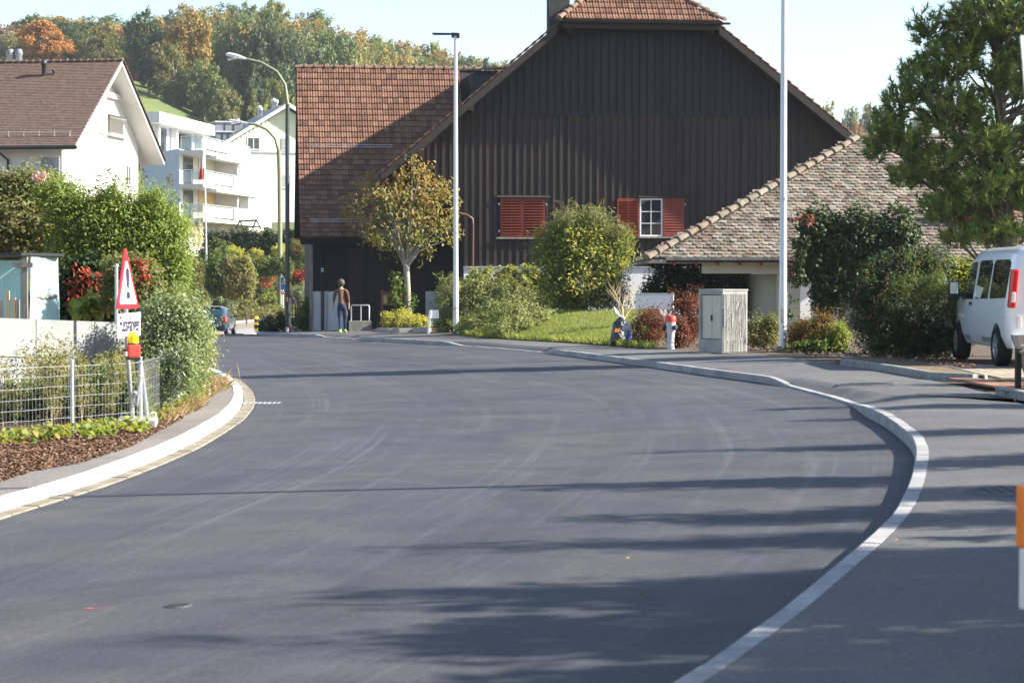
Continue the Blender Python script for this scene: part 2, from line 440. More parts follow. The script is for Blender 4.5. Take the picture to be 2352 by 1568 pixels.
RKP = [(1537, 1568, .12, .12), (1657, 1489, .12, .12), (1803, 1385.5, .12, .12), (1902, 1305, .12, .12), (1977, 1244, .12, .12), (2024, 1202, .12, .12), (2057, 1164, .12, .12), (2081, 1117, .12, .12),
       (2092.6, 1084, .12, .12), (2099.6, 1051, .12, .12), (2101, 1027.6, .12, .12), (2095, 1006, .12, .12), (2077, 988, .12, .12), (2046, 964, .12, .12), (2019.6, 948, .12, .12), (1989, 934, .12, .12), (1955, 931, 0, .025),
       (1902, 914, 0, .025), (1850, 900, 0, .025), (1803, 888, 0, .025), (1777, 884, 0, .11), (1737, 877, 0, .11), (1657, 867, 0, .11), (1582, 856, 0, .11), (1501, 844, 0, .11), (1400, 830, 0, .11), (1330, 820.5, 0, .11),
       (1275, 814, 0, .11), (1250, 811, 0, .02), (1107, 798.5, 0, .02), (1046, 794, 0, .02), (1030, 793.5, 0, .11), (930, 788, 0, .11), (842, 782, 0, .11), (822, 780.5, 0, .02), (741, 775, 0, .02), (726, 774.5, 0, .11), (632, 771.5, 0, .11), (600, 769.5, 0, .11)]
RK = []
for x, y, dz, h in RKP:
    q = GP(x, y, dz); RK.append((q.x, q.y, h))
RK = [(-4.2, -1, .12), (-1.2, 4.2, .12)] + RK
RK += [(RK[-1][0] - .35, RK[-1][1] + 1.0, .11), (RK[-1][0] - .3, RK[-1][1] + 3, .11), (-9.0, 84, .1), (-9.2, 95, .1), (-10, 115, .1), (-11.5, 150, .1)]
LKP = [(0, 1177), (72.6, 1156), (211.7, 1113.5), (332.7, 1068), (423, 1029), (484, 994), (529, 965), (553.4, 938), (559.5, 917), (555, 899), (541, 883.7), (526, 871.6), (511, 864)]
LK = [(-9.5, -1), (-6.3, 5), (-4.6, 11)] + [tuple(GP(x, y))[:2] for x, y in LKP]
LK += [(LK[-1][0] - .9, LK[-1][1] + 4), (-10, 62), (-12.5, 71), (-14.8, 81), (-16.6, 95), (-18, 115), (-19.5, 150)]
NL = 420
RKs = smooth_line(RK, NL, 1); LKs = smooth_line([(a, b, .09) for a, b in LK], NL, 2)
strip('road', [q[:2] for q in LKs], [q[:2] for q in RKs], 12, lambda x, y, t, a, b: G(x, y), M['road'], n=260)
def offset_line(line, d):
    out = []
    for i, p in enumerate(line):
        a, b = line[max(i - 1, 0)], line[min(i + 1, len(line) - 1)]
        t = np.array([b[0] - a[0], b[1] - a[1]]); t /= np.linalg.norm(t) + 1e-9
        out.append((p[0] + t[1] * d, p[1] - t[0] * d))
    return out
def kerbs(name, line, width, step, mat, holder, label=None, gap=.02, front_drop=.12, mats=None, s0=0.0, s1=None):
    """single stones laid end to end along a line of (x, y, height); the back lies to the right of travel for width > 0"""
    A = np.array(line); d = np.r_[0, np.cumsum(np.linalg.norm(np.diff(A[:, :2], axis=0), axis=1))]
    def at(s):
        return np.array([np.interp(s, d, A[:, k]) for k in range(3)])
    s = s0; s1 = s1 or d[-1]; rnd = random.Random(3)
    while s < s1 - step * .5:
        e = s + step - gap; mb = MB(); secs = []
        for q in (s, (s + e) / 2, e):
            p = at(q); t = at(min(q + .15, d[-1]))[:2] - at(max(q - .15, 0))[:2]; t /= np.linalg.norm(t) + 1e-9
            n = np.array([t[1], -t[0]]) * (1 if width > 0 else -1); w_ = abs(width); z = G(p[0], p[1]); h = p[2] + rnd.uniform(-.003, .003)
            B = lambda o, zz: (p[0] + n[0] * o, p[1] + n[1] * o, zz)
            secs.append([B(0, z - front_drop), B(.008, z + h - .015), B(.02, z + h), B(w_ - .008, z + h), B(w_, z + h - .01), B(w_, z - front_drop)])
        for i in (0, 1):
            pts = secs[i] + secs[i + 1]
            mb.add(pts, [(k, k + 1, k + 7, k + 6) for k in range(5)], 0)
        mb.add(secs[0], [tuple(range(6))], 0); mb.add(secs[2][::-1], [tuple(range(6))], 0)
        o = mb.build(name, mat, holder); recalc(o); s += step
def holder(name):
    o = bpy.data.objects.new(name, None); link(o); o['kind'] = 'structure'; return o
kr = holder('kerb'); kerbs('kerb_stone', [(q[0], q[1], q[2]) for q in RKs], .125, .98, M['kerb'], kr, s0=4)
kl = holder('white_kerb'); kerbs('kerb_stone', LKs, -.15, .98, M['kerb_white'], kl, s0=6, s1=58)
gt = holder('gutter')
gl = [(x, y, .012) for (x, y) in offset_line(LKs, .19)]
kerbs('gutter_stone', gl, -.175, .6, M['gutter'], gt, s0=6, s1=58, front_drop=.05)

# right pavement
ROP = [(2450, 935), (2352, 922), (2290, 906), (2200, 884), (2150, 874), (2040, 853), (1930, 837), (1850, 827), (1800, 818), (1720, 811), (1660, 814), (1616, 808), (1540, 803), (1480, 801), (1400, 794), (1300, 787), (1200, 781.5), (1110, 776), (1050, 769), (1000, 766), (900, 765)]
RO = [(10.5, -1), (10.5, 20), (10.2, 27)] + [tuple(GP(x, y, .12))[:2] for x, y in ROP] + [(-4.6, 74), (-6.9, 75.2), (-8.3, 77.5), (-8.1, 84), (-8.2, 95), (-9, 115), (-10.5, 150)]
RKb = offset_line(RKs, .12)
HK = [q[2] for q in RKs]
def pave_z(x, y, t, a, b):
    h = a[2]; return G(x, y) + h - .004 + (.116 - h) * sstep(0, .16, t)
strip('pavement', [(p[0], p[1], h) for p, h in zip(RKb, HK)], [(a, b, .1) for a, b in RO], 14, pave_z, M['pave'], n=220)
strip('garden_soil', [(a, b) for a, b in RO], [(60, -1), (60, 20), (60, 30), (50, 60), (40, 90), (10, 100), (-4, 100), (-7, 110), (-9, 150)], 16, lambda x, y, t, a, b: G(x, y) + .1 + .05 * sstep(0, .2, t), M['soil'], n=120)
# left pavement and garden soil
LOP = [(0, 1101), (75, 1077), (181, 1059), (302, 1020), (378, 977), (452, 938), (490, 899), (490, 866)]
LO = [(-12, -1), (-8, 5), (-5.6, 11)] + [tuple(GP(x, y, .09))[:2] for x, y in LOP]
LO += [(LO[-1][0] - 1.2, LO[-1][1] + 4), (-10.6, 61.8), (-13.1, 71), (-15.4, 81.2), (-17.2, 95), (-18.6, 115), (-20.1, 150)]
LKb = offset_line(LKs, -.145)
strip('pavement', LKb, LO, 6, lambda x, y, t, a, b: G(x, y) + .085, M['pave_left'], n=220)
strip('garden_soil', LO, [(-40, -1), (-40, 10), (-40, 40), (-40, 60), (-45, 90), (-50, 120), (-50, 150)], 14, lambda x, y, t, a, b: G(x, y) + .075 + .1 * sstep(0, .1, t), M['mulch'], n=140)
# pale stretch of road and its far pavement beyond the dip
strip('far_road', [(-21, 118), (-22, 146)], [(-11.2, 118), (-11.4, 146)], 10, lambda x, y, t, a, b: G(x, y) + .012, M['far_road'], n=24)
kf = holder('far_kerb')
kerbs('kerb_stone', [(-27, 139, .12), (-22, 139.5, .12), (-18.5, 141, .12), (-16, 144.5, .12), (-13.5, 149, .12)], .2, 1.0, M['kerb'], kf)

from mathutils.bvhtree import BVHTree
def bvh_of(names):
    V, Fc = [], []
    for o in scene.objects:
        if o.type == 'MESH' and o.name.split('.')[0] in names:
            b = len(V); V += [v.co.copy() for v in o.data.vertices]; Fc += [[b + i for i in p.vertices] for p in o.data.polygons]
    return BVHTree.FromPolygons(V, Fc)
SURF = bvh_of(('road', 'pavement', 'garden_soil'))
def SP(x, y, up=0.0):
    """picture point -> the built road, pavement or soil surface there"""
    h = SURF.ray_cast(Vector((0, 0, CAMZ)), ray(x, y).normalized())[0]
    return (h if h is not None else GP(x, y, .1)) + Vector((0, 0, up))
def SZ(X, Y):
    h = SURF.ray_cast(Vector((X, Y, 30)), Vector((0, 0, -1)))[0]; return h.z if h is not None else G(X, Y)
# manhole covers, drain grate, paint marks
def disc(name, label, x, y, dz, r, mat, ry=None, holes=True):
    hit = SURF.ray_cast(Vector((0, 0, CAMZ)), ray(x, y).normalized()); c = hit[0]; n = hit[1] if hit[1].z > 0 else -hit[1]; T = Matrix.Translation(c) @ Vector((0, 0, 1)).rotation_difference(n).to_matrix().to_4x4()
    o = thing(name, label, 'manhole cover', c)
    def put(mb, nm, m): mb.v = [tuple(T @ Vector(p)) for p in mb.v]; mb.build(nm, m, o)
    mb = MB(); mb.lathe((0, 0, .001), [(r, 0), (r, .003), (r * .93, .004)], 28); put(mb, 'frame', M['steel_dark'])
    mb = MB(); mb.lathe((0, 0, .003), [(r * .9, 0), (r * .9, .003)], 28)
    for i in range(-3, 4):
        for j in range(-3, 4):
            if i * i + j * j < 10: mb.box((i * r * .22, j * r * .22, .0075), (r * .12, r * .12, .003))
    put(mb, 'lid', M['iron']); return o
M['steel_dark'] = plain('worn_steel', (.12, .12, .12), .6, .4); M['iron'] = plain('cast_iron', (.05, .052, .056), .6, .3)
disc('manhole_cover', 'small round valve cover in the road surface beside the red paint arrow', 408, 1391, .004, .075, M['iron'])
disc('manhole_cover', 'round manhole cover in the pavement near the row of bed kerbs', 1990, 882, .11, .42, M['iron'])
disc('manhole_cover', 'dark manhole cover in the shaded pavement beside the orange striped beacon', 2318, 1127, .116, .36, M['iron'])
c = GP(596, 926, .006); o = thing('drain_grate', 'steel drain grate set in the road at the white kerb', 'drain', c)
mb = MB(); mb.box(c + Vector((0, 0, -.004)), (.7, .45, .008)); mb.build('frame', M['steel_dark'], o)
mb = MB()
for i in range(9): mb.box(c + Vector((-.28 + i * .07, 0, .006)), (.03, .38, .012))
mb.build('bar', M['steel'], o)
M['redpaint'] = plain('red_marking_paint', (.5, .09, .07), .7)
def mark(x, y, L_, wd, head, label):
    c = GP(x, y, .003); mb = MB()
    mb.add([c + Vector(q) for q in ((0, -wd, 0), (L_, -wd * .6 + .12, 0), (L_, wd * .6 + .12, 0), (0, wd, 0))], [(0, 1, 2, 3)])
    if head: mb.add([c + Vector(q) for q in ((0, -wd, .001), (-head * .4, head, .001), (-head, .0, .001), (-head * 1.3, -head * .9, .001))], [(0, 1, 2, 3)])
    o = mb.build('paint_mark', M['redpaint'], None); tag(o, label, 'paint mark', None); return o
mark(215, 1397, .2, .004, .035, 'red spray paint arrow on the road near the round manhole cover')
mark(1118, 912, .22, .012, .03, 'short red spray paint dash in the middle of the bend')
# stray pebbles and leaves on the asphalt
M['litter'] = leafmat('dry_leaf', [(.25, .12, .05), (.4, .24, .08), (.3, .08, .05)], .15)
r = np.random.default_rng(5); pos = []
for _ in range(60):
    x, y = r.uniform(900, 2340), r.uniform(800, 1400); q = GP(x, y, .02)
    near = min((q.x - k[0]) ** 2 + (q.y - k[1]) ** 2 for k in RKs[::4])
    if near < 1.5 ** 2 or r.uniform() < .1:
        side = min(RKs, key=lambda k: (q.x - k[0]) ** 2 + (q.y - k[1]) ** 2); q.z = G(q.x, q.y) + (.135 if q.x > side[0] + .15 else .015); pos.append(tuple(q))
for _ in range(160):
    x, y = r.uniform(1480, 2340), r.uniform(800, 960); q = GP(x, y, .13)
    if q.x > 5.2: pos.append(tuple(q))
pos = np.array(pos); V = leaves(pos, r.uniform(.015, .035, len(pos)), r, .6, None, 0, 4.0)
o = bpy.data.objects.new('fallen_leaves', fast_mesh('fallen_leaves', V, 4, M['litter'], r.uniform(0, 1, len(pos)))); link(o); o['kind'] = 'stuff'
# ================================================================ roof tiles
def tilemat(name, cols, moss=None, rough=.85):
    g = NG(name); v = g.geo(); n = g.noise(v, 9, 5, .65)
    c = g.ramp(g.rand(), [(i / (len(cols) - 1), q) for i, q in enumerate(cols)])
    c = g.mix(c, (.05, .04, .035), g.ramp(n, [(.5, (0, 0, 0)), (.8, (.6, .6, .6))]))
    if moss:
        m = g.noise(v, 3.2, 6, .7)
        c = g.mix(c, moss, g.ramp(m, [(.5, (0, 0, 0)), (.66, (.85, .85, .85))]))
    g.set(c, rough, 0, .2); g.bump(g.noise(v, 70, 4, .6), .4, .006); return g.mat
M['tile'] = tilemat('terracotta_tile', [(.16, .08, .053), (.22, .117, .077), (.275, .155, .105), (.195, .096, .063), (.13, .073, .053)])
M['ridge'] = tilemat('ridge_tile_clay', [(.2, .12, .085), (.28, .18, .13), (.17, .1, .075)], (.2, .17, .12))
M['beaver'] = tilemat('old_mossy_tile', [(.15, .125, .095), (.22, .19, .15), (.28, .25, .2), (.17, .11, .085), (.12, .105, .085), (.23, .205, .165)], (.05, .045, .025))
M['ridge_old'] = tilemat('mossy_ridge_clay', [(.17, .145, .11), (.25, .215, .165), (.2, .14, .105), (.22, .19, .15)], (.08, .07, .045))
M['brown_tile'] = tilemat('brown_tile', [(.11, .072, .056), (.14, .092, .072), (.165, .11, .086), (.125, .08, .063)])
def interlock_tile(w_=.21, L=.40):
    mb = MB(); px = [-.5, -.42, -.36, -.16, -.12, .12, .16, .36, .42, .5]; pz = [.0, .0, .034, .034, .012, .012, .034, .034, .0, .0]
    base = []
    for y, dz in ((0, .05), (L, .0)):
        for x, z in zip(px, pz): base.append((x * w_, y, z + dz))
    n = len(px)
    mb.add(base, [(i, i + 1, n + i + 1, n + i) for i in range(n - 1)])
    fr = base[:n] + [(p[0], p[1] + .006, -.004) for p in base[:n]]
    mb.add(fr, [(i + 1, i, n + i, n + i + 1) for i in range(n - 1)])
    k = w_ * .11; y0, y1, zt = .13, .21, .066
    mb.add([(-k, y0, zt), (k, y0, zt), (k, y1, .07), (-k, y1, .07), (-k, y0, .02), (k, y0, .02), (k, y1, .02), (-k, y1, .02)], [(0, 1, 2, 3), (4, 5, 1, 0), (5, 6, 2, 1), (7, 4, 0, 3)])
    return mb
def beaver_tile(w_=.18, L=.36, r=None):
    mb = MB(); pts = [(-.49, L), (-.49, .075), (-.36, .025), (-.15, 0), (.15, 0), (.36, .025), (.49, .075), (.49, L)]
    top = [(x * w_, y, .02 - y * .02 + .006 * (1 - (2 * x) ** 2)) for x, y in pts]; bot = [(p[0], p[1], p[2] - .032) for p in top]
    n = len(top); mb.add(top + bot, [tuple(range(n))] + [(i, n + i, n + (i + 1) % n, (i + 1) % n) for i in range(n)]); return mb
def ridge_cap(L=.4, r0=.11, r1=.09):
    mb = MB(); vs_, fs = [], []; n = 7
    for y, rr in ((-.03, r0 + .034), (.06, r0 + .034), (.061, r0 + .004), (L, r1)):
        for k in range(n):
            a = math.pi * k / (n - 1); vs_.append((rr * math.cos(a), y, rr * math.sin(a)))
    for i in range(3):
        for k in range(n - 1): fs.append((i * n + k, i * n + k + 1, (i + 1) * n + k + 1, (i + 1) * n + k))
    fs.append(tuple(range(n))); mb.add(vs_, fs); return mb
def frame_of(o, xdir, ydir):
    x = Vector(xdir).normalized(); y = Vector(ydir); y = (y - x * y.dot(x)).normalized(); z = x.cross(y)
    return Matrix(((x.x, y.x, z.x, o[0]), (x.y, y.y, z.y, o[1]), (x.z, y.z, z.z, o[2]), (0, 0, 0, 1)))
def place_tiles(name, mats_, mb, mat, parent, keep=300, first=None):
    """the first `keep` placements become single objects that share a mesh, the rest one joined part"""
    me = mb.mesh(name, mat); off = Vector(world_loc(parent))
    order = mats_ if first is None else sorted(mats_, key=first)
    for Mx in order[:keep]:
        o = bpy.data.objects.new(name, me); link(o, parent); q = Mx.copy(); q.translation = Mx.translation - off; o.matrix_local = q
    rest = order[keep:]
    if rest:
        v = np.array(mb.v); nv = len(v); allv = np.empty((len(rest) * nv, 3)); fs = []
        for i, Mx in enumerate(rest):
            A = np.array(Mx); allv[i * nv:(i + 1) * nv] = v @ A[:3, :3].T + A[:3, 3] - np.array(tuple(off))
        tri = []; 
        sizes = [len(f) for f in mb.f]; lv = np.concatenate([np.array(f) for f in mb.f])
        big = (np.arange(len(rest))[:, None] * nv + lv[None, :]).ravel().astype(np.int32)
        st = np.r_[0, np.cumsum(sizes)[:-1]]; starts = (np.arange(len(rest))[:, None] * len(lv) + st[None, :]).ravel().astype(np.int32)
        me2 = bpy.data.meshes.new(name + '_field'); me2.vertices.add(len(allv)); me2.vertices.foreach_set('co', allv.astype(np.float32).ravel())
        me2.loops.add(len(big)); me2.loops.foreach_set('vertex_index', big)
        me2.polygons.add(len(starts)); me2.polygons.foreach_set('loop_start', starts); me2.materials.append(mat); me2.attributes.new('sharp_face', 'BOOLEAN', 'FACE').data.foreach_set('value', np.ones(len(starts), bool)); me2.update(calc_edges=True)
        o = bpy.data.objects.new(name + '_field', me2); link(o, parent); o['kind'] = 'stuff'

# ================================================================ barn: boarded gable with a half hip, tiled wing to its left
BA = R(6.8); BO = Vector(P(1480, 644, 76)); BO.z = 0
BU = Vector((math.cos(BA), math.sin(BA), 0)); BW = Vector((-math.sin(BA), math.cos(BA), 0)); ZV = Vector((0, 0, 1))
def Wb(u, w_, z): return BO + BU * u + BW * w_ + ZV * z
def fp(x, y, w_=0.0):
    """picture point on the plane w of the barn -> (u, z)"""
    d = ray(x, y); o = Vector((0, 0, CAMZ)); t = ((BO - o).dot(BW) + w_) / d.dot(BW); q = o + d * t
    return (q - BO).dot(BU), q.z
def boardmat(name, c1, c2, c3):
    g = NG(name); v = g.geo((7, 7, .35)); n = g.noise(v, 3, 6, .65, .3)
    rd = g.rand(); c = g.mix(g.ramp(n, [(.3, c1), (.7, c2)]), c3, g.math('MULTIPLY', rd, .6)); c = g.mix(c, (.012, .012, .014), g.ramp(rd, [(.0, (.5, .5, .5)), (.45, (0, 0, 0))]))
    st = g.noise(g.geo((1, 1, .3)), 1.1, 4); c = g.mix(c, (.022, .021, .022), g.ramp(st, [(.45, (0, 0, 0)), (.7, (.45, .45, .45))]))
    g.set(c, .72, 0, .25); g.bump(g.noise(g.geo((30, 30, 1.2)), 4, 4), .5, .006); return g.mat
M['board_grey'] = boardmat('dark_stained_boards', (.018, .019, .024), (.03, .031, .037), (.025, .025, .029))
M['board_brown'] = boardmat('brown_stained_boards', (.025, .021, .021), (.06, .047, .042), (.05, .033, .028))
M['barge'] = boardmat('barge_board_wood', (.026, .021, .02), (.052, .042, .037), (.04, .03, .026))
M['plaster_white'] = mottled('white_plaster', (.62, .63, .64), (.74, .74, .74), 2, .9, .3, 90)
M['shutter_red'] = mottled('red_painted_shutter', (.17, .03, .018), (.22, .046, .028), 12, .5, .2, 60, stretch=(1, 1, 4))
M['gutter_metal'] = plain('dark_gutter_metal', (.03, .033, .034), .4, .3)
M['pipe_brown'] = plain('brown_downpipe', (.09, .055, .045), .45, .2)
OV = -1.0
a0, a1 = fp(1278, 57, OV), fp(893, 383, OV); b0, b1 = fp(1652, 57, OV), fp(1975, 322, OV)
SL = (a0[1] - a1[1]) / (a0[0] - a1[0]); SR = (b1[1] - b0[1]) / (b1[0] - b0[0])
zl = lambda u: a1[1] + SL * (u - a1[0]); zr_ = lambda u: b0[1] + SR * (u - b0[0])
UC = (b0[1] - b0[0] * SR - a1[1] + SL * a1[0]) / (SL - SR)          # ridge line of the main roof
ZC = zl(UC); ZHIP = fp(1470, 52, OV - .1)[1]
roof_z = lambda u: min(zl(u), zr_(u), ZHIP + .02)
barn = thing('barn', 'large dark boarded barn with half-hipped gable and red shutters', 'barn', Wb(0, 6, 0))
uL, uR = fp(967, 380)[0], fp(1990, 380)[0]; uc = fp(1065, 560)[0]
zcut0, zcut1 = fp(972, 418)[1], fp(1066, 489)[1]; zpl = fp(1200, 613)[1]; zmid = fp(1500, 267)[1]; zg = -.1
def wall_bottom(u):
    if u < uc: return zcut0 + (zcut1 - zcut0) * (u - uL) / (uc - uL)
    return zpl
wins = []
def rect_px(x0, y0, x1, y1, w_=0.0):
    (ua, zt), (ub, zb) = fp(x0, y0, w_), fp(x1, y1, w_); return ua, zb, ub, zt
WL = rect_px(1149, 456, 1251, 544); WR = rect_px(1469, 456, 1521, 543)
# backing wall (one sheet behind the boards, with the side walls of the barn)
mb = MB()
uEnd = b1[0] + 2.2
outl = [(uL, zcut0), (uc, zcut1), (uc, zg), (uEnd, zg), (uEnd, zr_(uEnd) - .3), (fp(1652, 62)[0], ZHIP - .12), (fp(1285, 62)[0], ZHIP - .12), (uL, zl(uL) - .3)]
mb.prism([Wb(u, .03, z) for u, z in outl], BW * .12)
mb.prism([Wb(uc, .16, zg), Wb(uc + .12, .16, zg), Wb(uc + .12, .16, zcut1 + .3), Wb(uc, .16, zcut1 + .3)], BW * 14)
mb.prism([Wb(uL, .16, zcut0), Wb(uL + .12, .16, zcut0), Wb(uL + .12, .16, zl(uL) - .3), Wb(uL, .16, zl(uL) - .3)], BW * 14)
mb.prism([Wb(uL, .05, zcut0), Wb(uc, .05, zcut1), Wb(uc, .05, zcut1 - .06), Wb(uL, .05, zcut0 - .06)], BW * 8)
mb.build('wall', M['board_grey'], barn)
# boards: wide ones below with a batten over each joint, overlapping ones above
def board(u0, u1, zb0, zb1, zt0, zt1, w_, th, name, mat, nib=0.0, parent=None):
    if nib: pts = [(u0, zb0 + nib), (u0 + nib * .9, zb0), (u1 - nib * .9, zb1), (u1, zb1 + nib), (u1, zt1), (u0, zt0)]
    else: pts = [(u0, zb0), (u1, zb1), (u1, zt1), (u0, zt0)]
    MB().prism([Wb(u, w_ - th, z) for u, z in pts], BW * th).build(name, mat, parent or barn)
rb = random.Random(4)
def blocked(u0, u1):
    for (ua, za, ub, zb) in (WL, WR):
        if u1 > ua - .02 and u0 < ub + .02: return za - .06, zb + .06
def column(u0, u1, w_, th, name, mat, top, bot):
    t0, t1 = top(u0), top(u1); b0_, b1_ = bot(u0), bot(u1)
    if min(t0, t1) - max(b0_, b1_) < .1: return
    k = blocked(u0, u1)
    if k and k[0] > b0_ and k[1] < t0:
        board(u0, u1, b0_, b1_, k[0], k[0], w_, th, name, mat); board(u0, u1, k[1], k[1], t0, t1, w_, th, name, mat)
    else: board(u0, u1, b0_, b1_, t0, t1, w_, th, name, mat)
step = .262; u = uL; i = 0
low_top = lambda u: min(roof_z(u) - .24, zmid + .05)
while u < uEnd - 1.0:
    u1 = min(u + step, uEnd)
    column(u + .004, u1 - .004, .03, .024, 'board', M['board_brown'], low_top, wall_bottom)
    wd = .1 + rb.uniform(-.012, .012); c = u1 + rb.uniform(-.012, .012)
    if uL < c - wd: column(c - wd / 2, c + wd / 2, .006, .038 + rb.uniform(0, .008), 'batten', M['board_brown'], low_top, wall_bottom)
    u = u1
u = fp(1080, 300)[0]; i = 0
while u < uEnd - 1.2:
    wd = .215 if i % 2 == 0 else .06
    t0, t1 = roof_z(u) - .24, roof_z(u + wd) - .27
    if min(t0, t1) > zmid + .05:
        if i % 2 == 0: board(u, u + wd, zmid, zmid, t0, t1, -.03, .028 + rb.uniform(0, .01), 'board', M['board_grey'], .035)
        else: board(u - .012, u + wd + .012, zmid + .03, zmid + .03, t0, t1, -.005, .024, 'board', M['board_grey'], .02)
    u += wd; i += 1
# rendered plinth
mb = MB(); mb.prism([Wb(uc, .03, zg), Wb(uEnd, .03, zg), Wb(uEnd, .03, zpl - .02), Wb(uc, .03, zpl - .02)], -BW * .1)
mb.build('plinth', M['plaster_white'], barn)
MB().prism([Wb(uc - .03, .03, zpl - .02), Wb(uEnd, .03, zpl - .02), Wb(uEnd, .03, zpl + .02), Wb(uc - .03, .03, zpl + .02)], -BW * .16).build('ledge', M['steel'], barn)
# roof slabs, barge boards, soffits, purlin ends
for nm, (ua, za), (ub, zb), sgn in (('left', (a1[0] - .25, zl(a1[0] - .25)), (UC, ZC), -1), ('right', (UC, ZC), (uEnd + .8, zr_(uEnd + .8)), 1)):
    hipw = 2.3
    s0 = fp(1278, 52, OV)[0] if sgn < 0 else fp(1652, 52, OV)[0]; zs = (zl if sgn < 0 else zr_)(s0)
    lowp = (ua, za) if sgn < 0 else (ub, zb); slab = MB(); dn = Vector((0, 0, -.16))
    top = [Wb(lowp[0], OV, lowp[1]), Wb(s0, OV, zs), Wb(UC, OV + hipw, ZC), Wb(UC, 15, ZC), Wb(lowp[0], 15, lowp[1])]
    slab.prism([p + Vector((0, 0, -.04)) for p in top], dn); recalc(slab.build('roof', M['barge'], barn))
    mbb = MB(); pts = [(lowp[0], lowp[1] - .05), (s0, zs - .05), (s0, zs - .34), (lowp[0], lowp[1] - .34)]
    mbb.prism([Wb(a, OV - .04, b) for a, b in pts], BW * .05); recalc(mbb.build('barge_board', M['barge'], barn))
    mbb = MB(); pts = [(lowp[0], lowp[1] - .21), (s0, zs - .21), (s0, zs - .25), (lowp[0], lowp[1] - .25)]
    mbb.prism([Wb(a, OV + .02, b) for a, b in pts], BW * (.02 - OV)); recalc(mbb.build('soffit', M['barge'], barn))
    mbb = MB(); pts = [(lowp[0], lowp[1] - .3), (s0, zs - .3), (s0, zs - .42), (lowp[0], lowp[1] - .42)]
    mbb.prism([Wb(a, -.10, b) for a, b in pts], BW * .06); recalc(mbb.build('trim_board', M['barge'], barn))
    # tiles along the verge
    slope = (zl if sgn < 0 else zr_); k = SL if sgn < 0 else SR
    up = (BU * (-sgn) + ZV * abs(k)).normalized(); across = BW if sgn > 0 else -BW
    L_ = abs((s0 - lowp[0])) * math.sqrt(1 + k * k); ms = []
    n = int(L_ / .335)
    for r_ in range(n + 1):
        for c_ in range(4):
            p = Wb(lowp[0], OV + .06 + c_ * .21, lowp[1]) + up * (r_ * .335) + Vector((0, 0, -.025)); ms.append(frame_of(p, across * 1.0 if up.cross(across).z < 0 else -across, up))
    place_tiles('roof_tile', ms, interlock_tile(), M['tile'], barn, 75, first=lambda m: (m.translation - BO).dot(BW))
for x0, y0, x1, y1 in ((1300, 61, 1316, 80), (1626, 61, 1641, 80), (1076, 233, 1087, 257), (1855, 233, 1867, 262), (960, 333, 974, 372)):
    ua, zb, ub, zt = rect_px(x0, y0, x1, y1, -.5)
    MB().prism([Wb(ua, -.62, zb + .05), Wb(ub, -.62, zb), Wb(ub, -.62, zt + .1), Wb(ua, -.62, zt + .1)], BW * .62).build('purlin_end', M['barge'], barn)
# half hip
h0, h1 = fp(1285, 47, OV - .1), fp(1662, 47, OV - .1); zh = (h0[1] + h1[1]) / 2; hw = OV - .1; apexw = OV + 2.3
hp = Vector((0, apexw - hw, ZC - zh)); hup = (BW * (apexw - hw) + ZV * (ZC - zh)).normalized(); hl = math.hypot(apexw - hw, ZC - zh)
mb = MB(); mb.prism([Wb(h0[0], hw, zh - .03), Wb(h1[0], hw, zh - .03), Wb(UC, apexw, ZC - .03)], Vector((0, 0, -.1))); recalc(mb.build('hip_roof', M['barge'], barn))
ms = []; rows = int(hl / .33)
for r_ in range(rows):
    s = r_ * .33; f0 = s / hl; f1 = (s + .2) / hl; ua = h0[0] + (UC - h0[0]) * f1; ub = h1[0] + (UC - h1[0]) * f1
    c_ = math.floor((ua - h0[0]) / .21)
    while h0[0] + c_ * .21 < ub:
        uu = h0[0] + c_ * .21 + .1
        if ua - .05 < uu < ub + .05: ms.append(frame_of(Wb(uu, hw, zh) + hup * s + Vector((0, 0, -.01)), BU, hup))
        c_ += 1
place_tiles('hip_tile', ms, interlock_tile(), M['tile'], barn, 160, first=lambda m: m.translation.z)
for (u0, z0) in (h0, h1):
    p0 = Wb(u0, hw, zh + .03); p1 = Wb(UC, apexw, ZC + .03); d = p1 - p0; n = int(d.length / .36); side = d.cross(ZV).normalized()
    place_tiles('ridge_tile', [frame_of(p0 + d * (i / n), side, d) for i in range(n)], ridge_cap(.42), M['ridge'], barn, 60)
p0, p1 = Wb(h0[0] - .22, hw - .07, zh - .05), Wb(h1[0] + .22, hw - .07, zh - .05)
mb = MB()
for i in range(8):
    a, b = math.pi + math.pi * i / 8, math.pi + math.pi * (i + 1) / 8
    f = lambda p, t, rr=.075: p + BW * (rr * math.cos(t)) + ZV * (rr * math.sin(t))
    mb.quad(f(p0, a), f(p1, a), f(p1, b), f(p0, b)); mb.quad(f(p0, b, .065), f(p1, b, .065), f(p1, a, .065), f(p0, a, .065))
mb.build('gutter', M['gutter_metal'], barn)
MB().prism([Wb(h0[0] + .1, hw + .06, zh - .04), Wb(h1[0] - .1, hw + .06, zh - .04), Wb(h1[0] - .1, hw + .06, zh - .3), Wb(h0[0] + .1, hw + .06, zh - .3)], BW * .05).build('fascia', M['barge'], barn)
MB().prism([Wb(h0[0] + .1, hw + .115, zh - .22), Wb(h1[0] - .1, hw + .115, zh - .22), Wb(h1[0] - .1, .02, zh - .22), Wb(h0[0] + .1, .02, zh - .22)], Vector((0, 0, -.03))).build('soffit', M['barge'], barn)
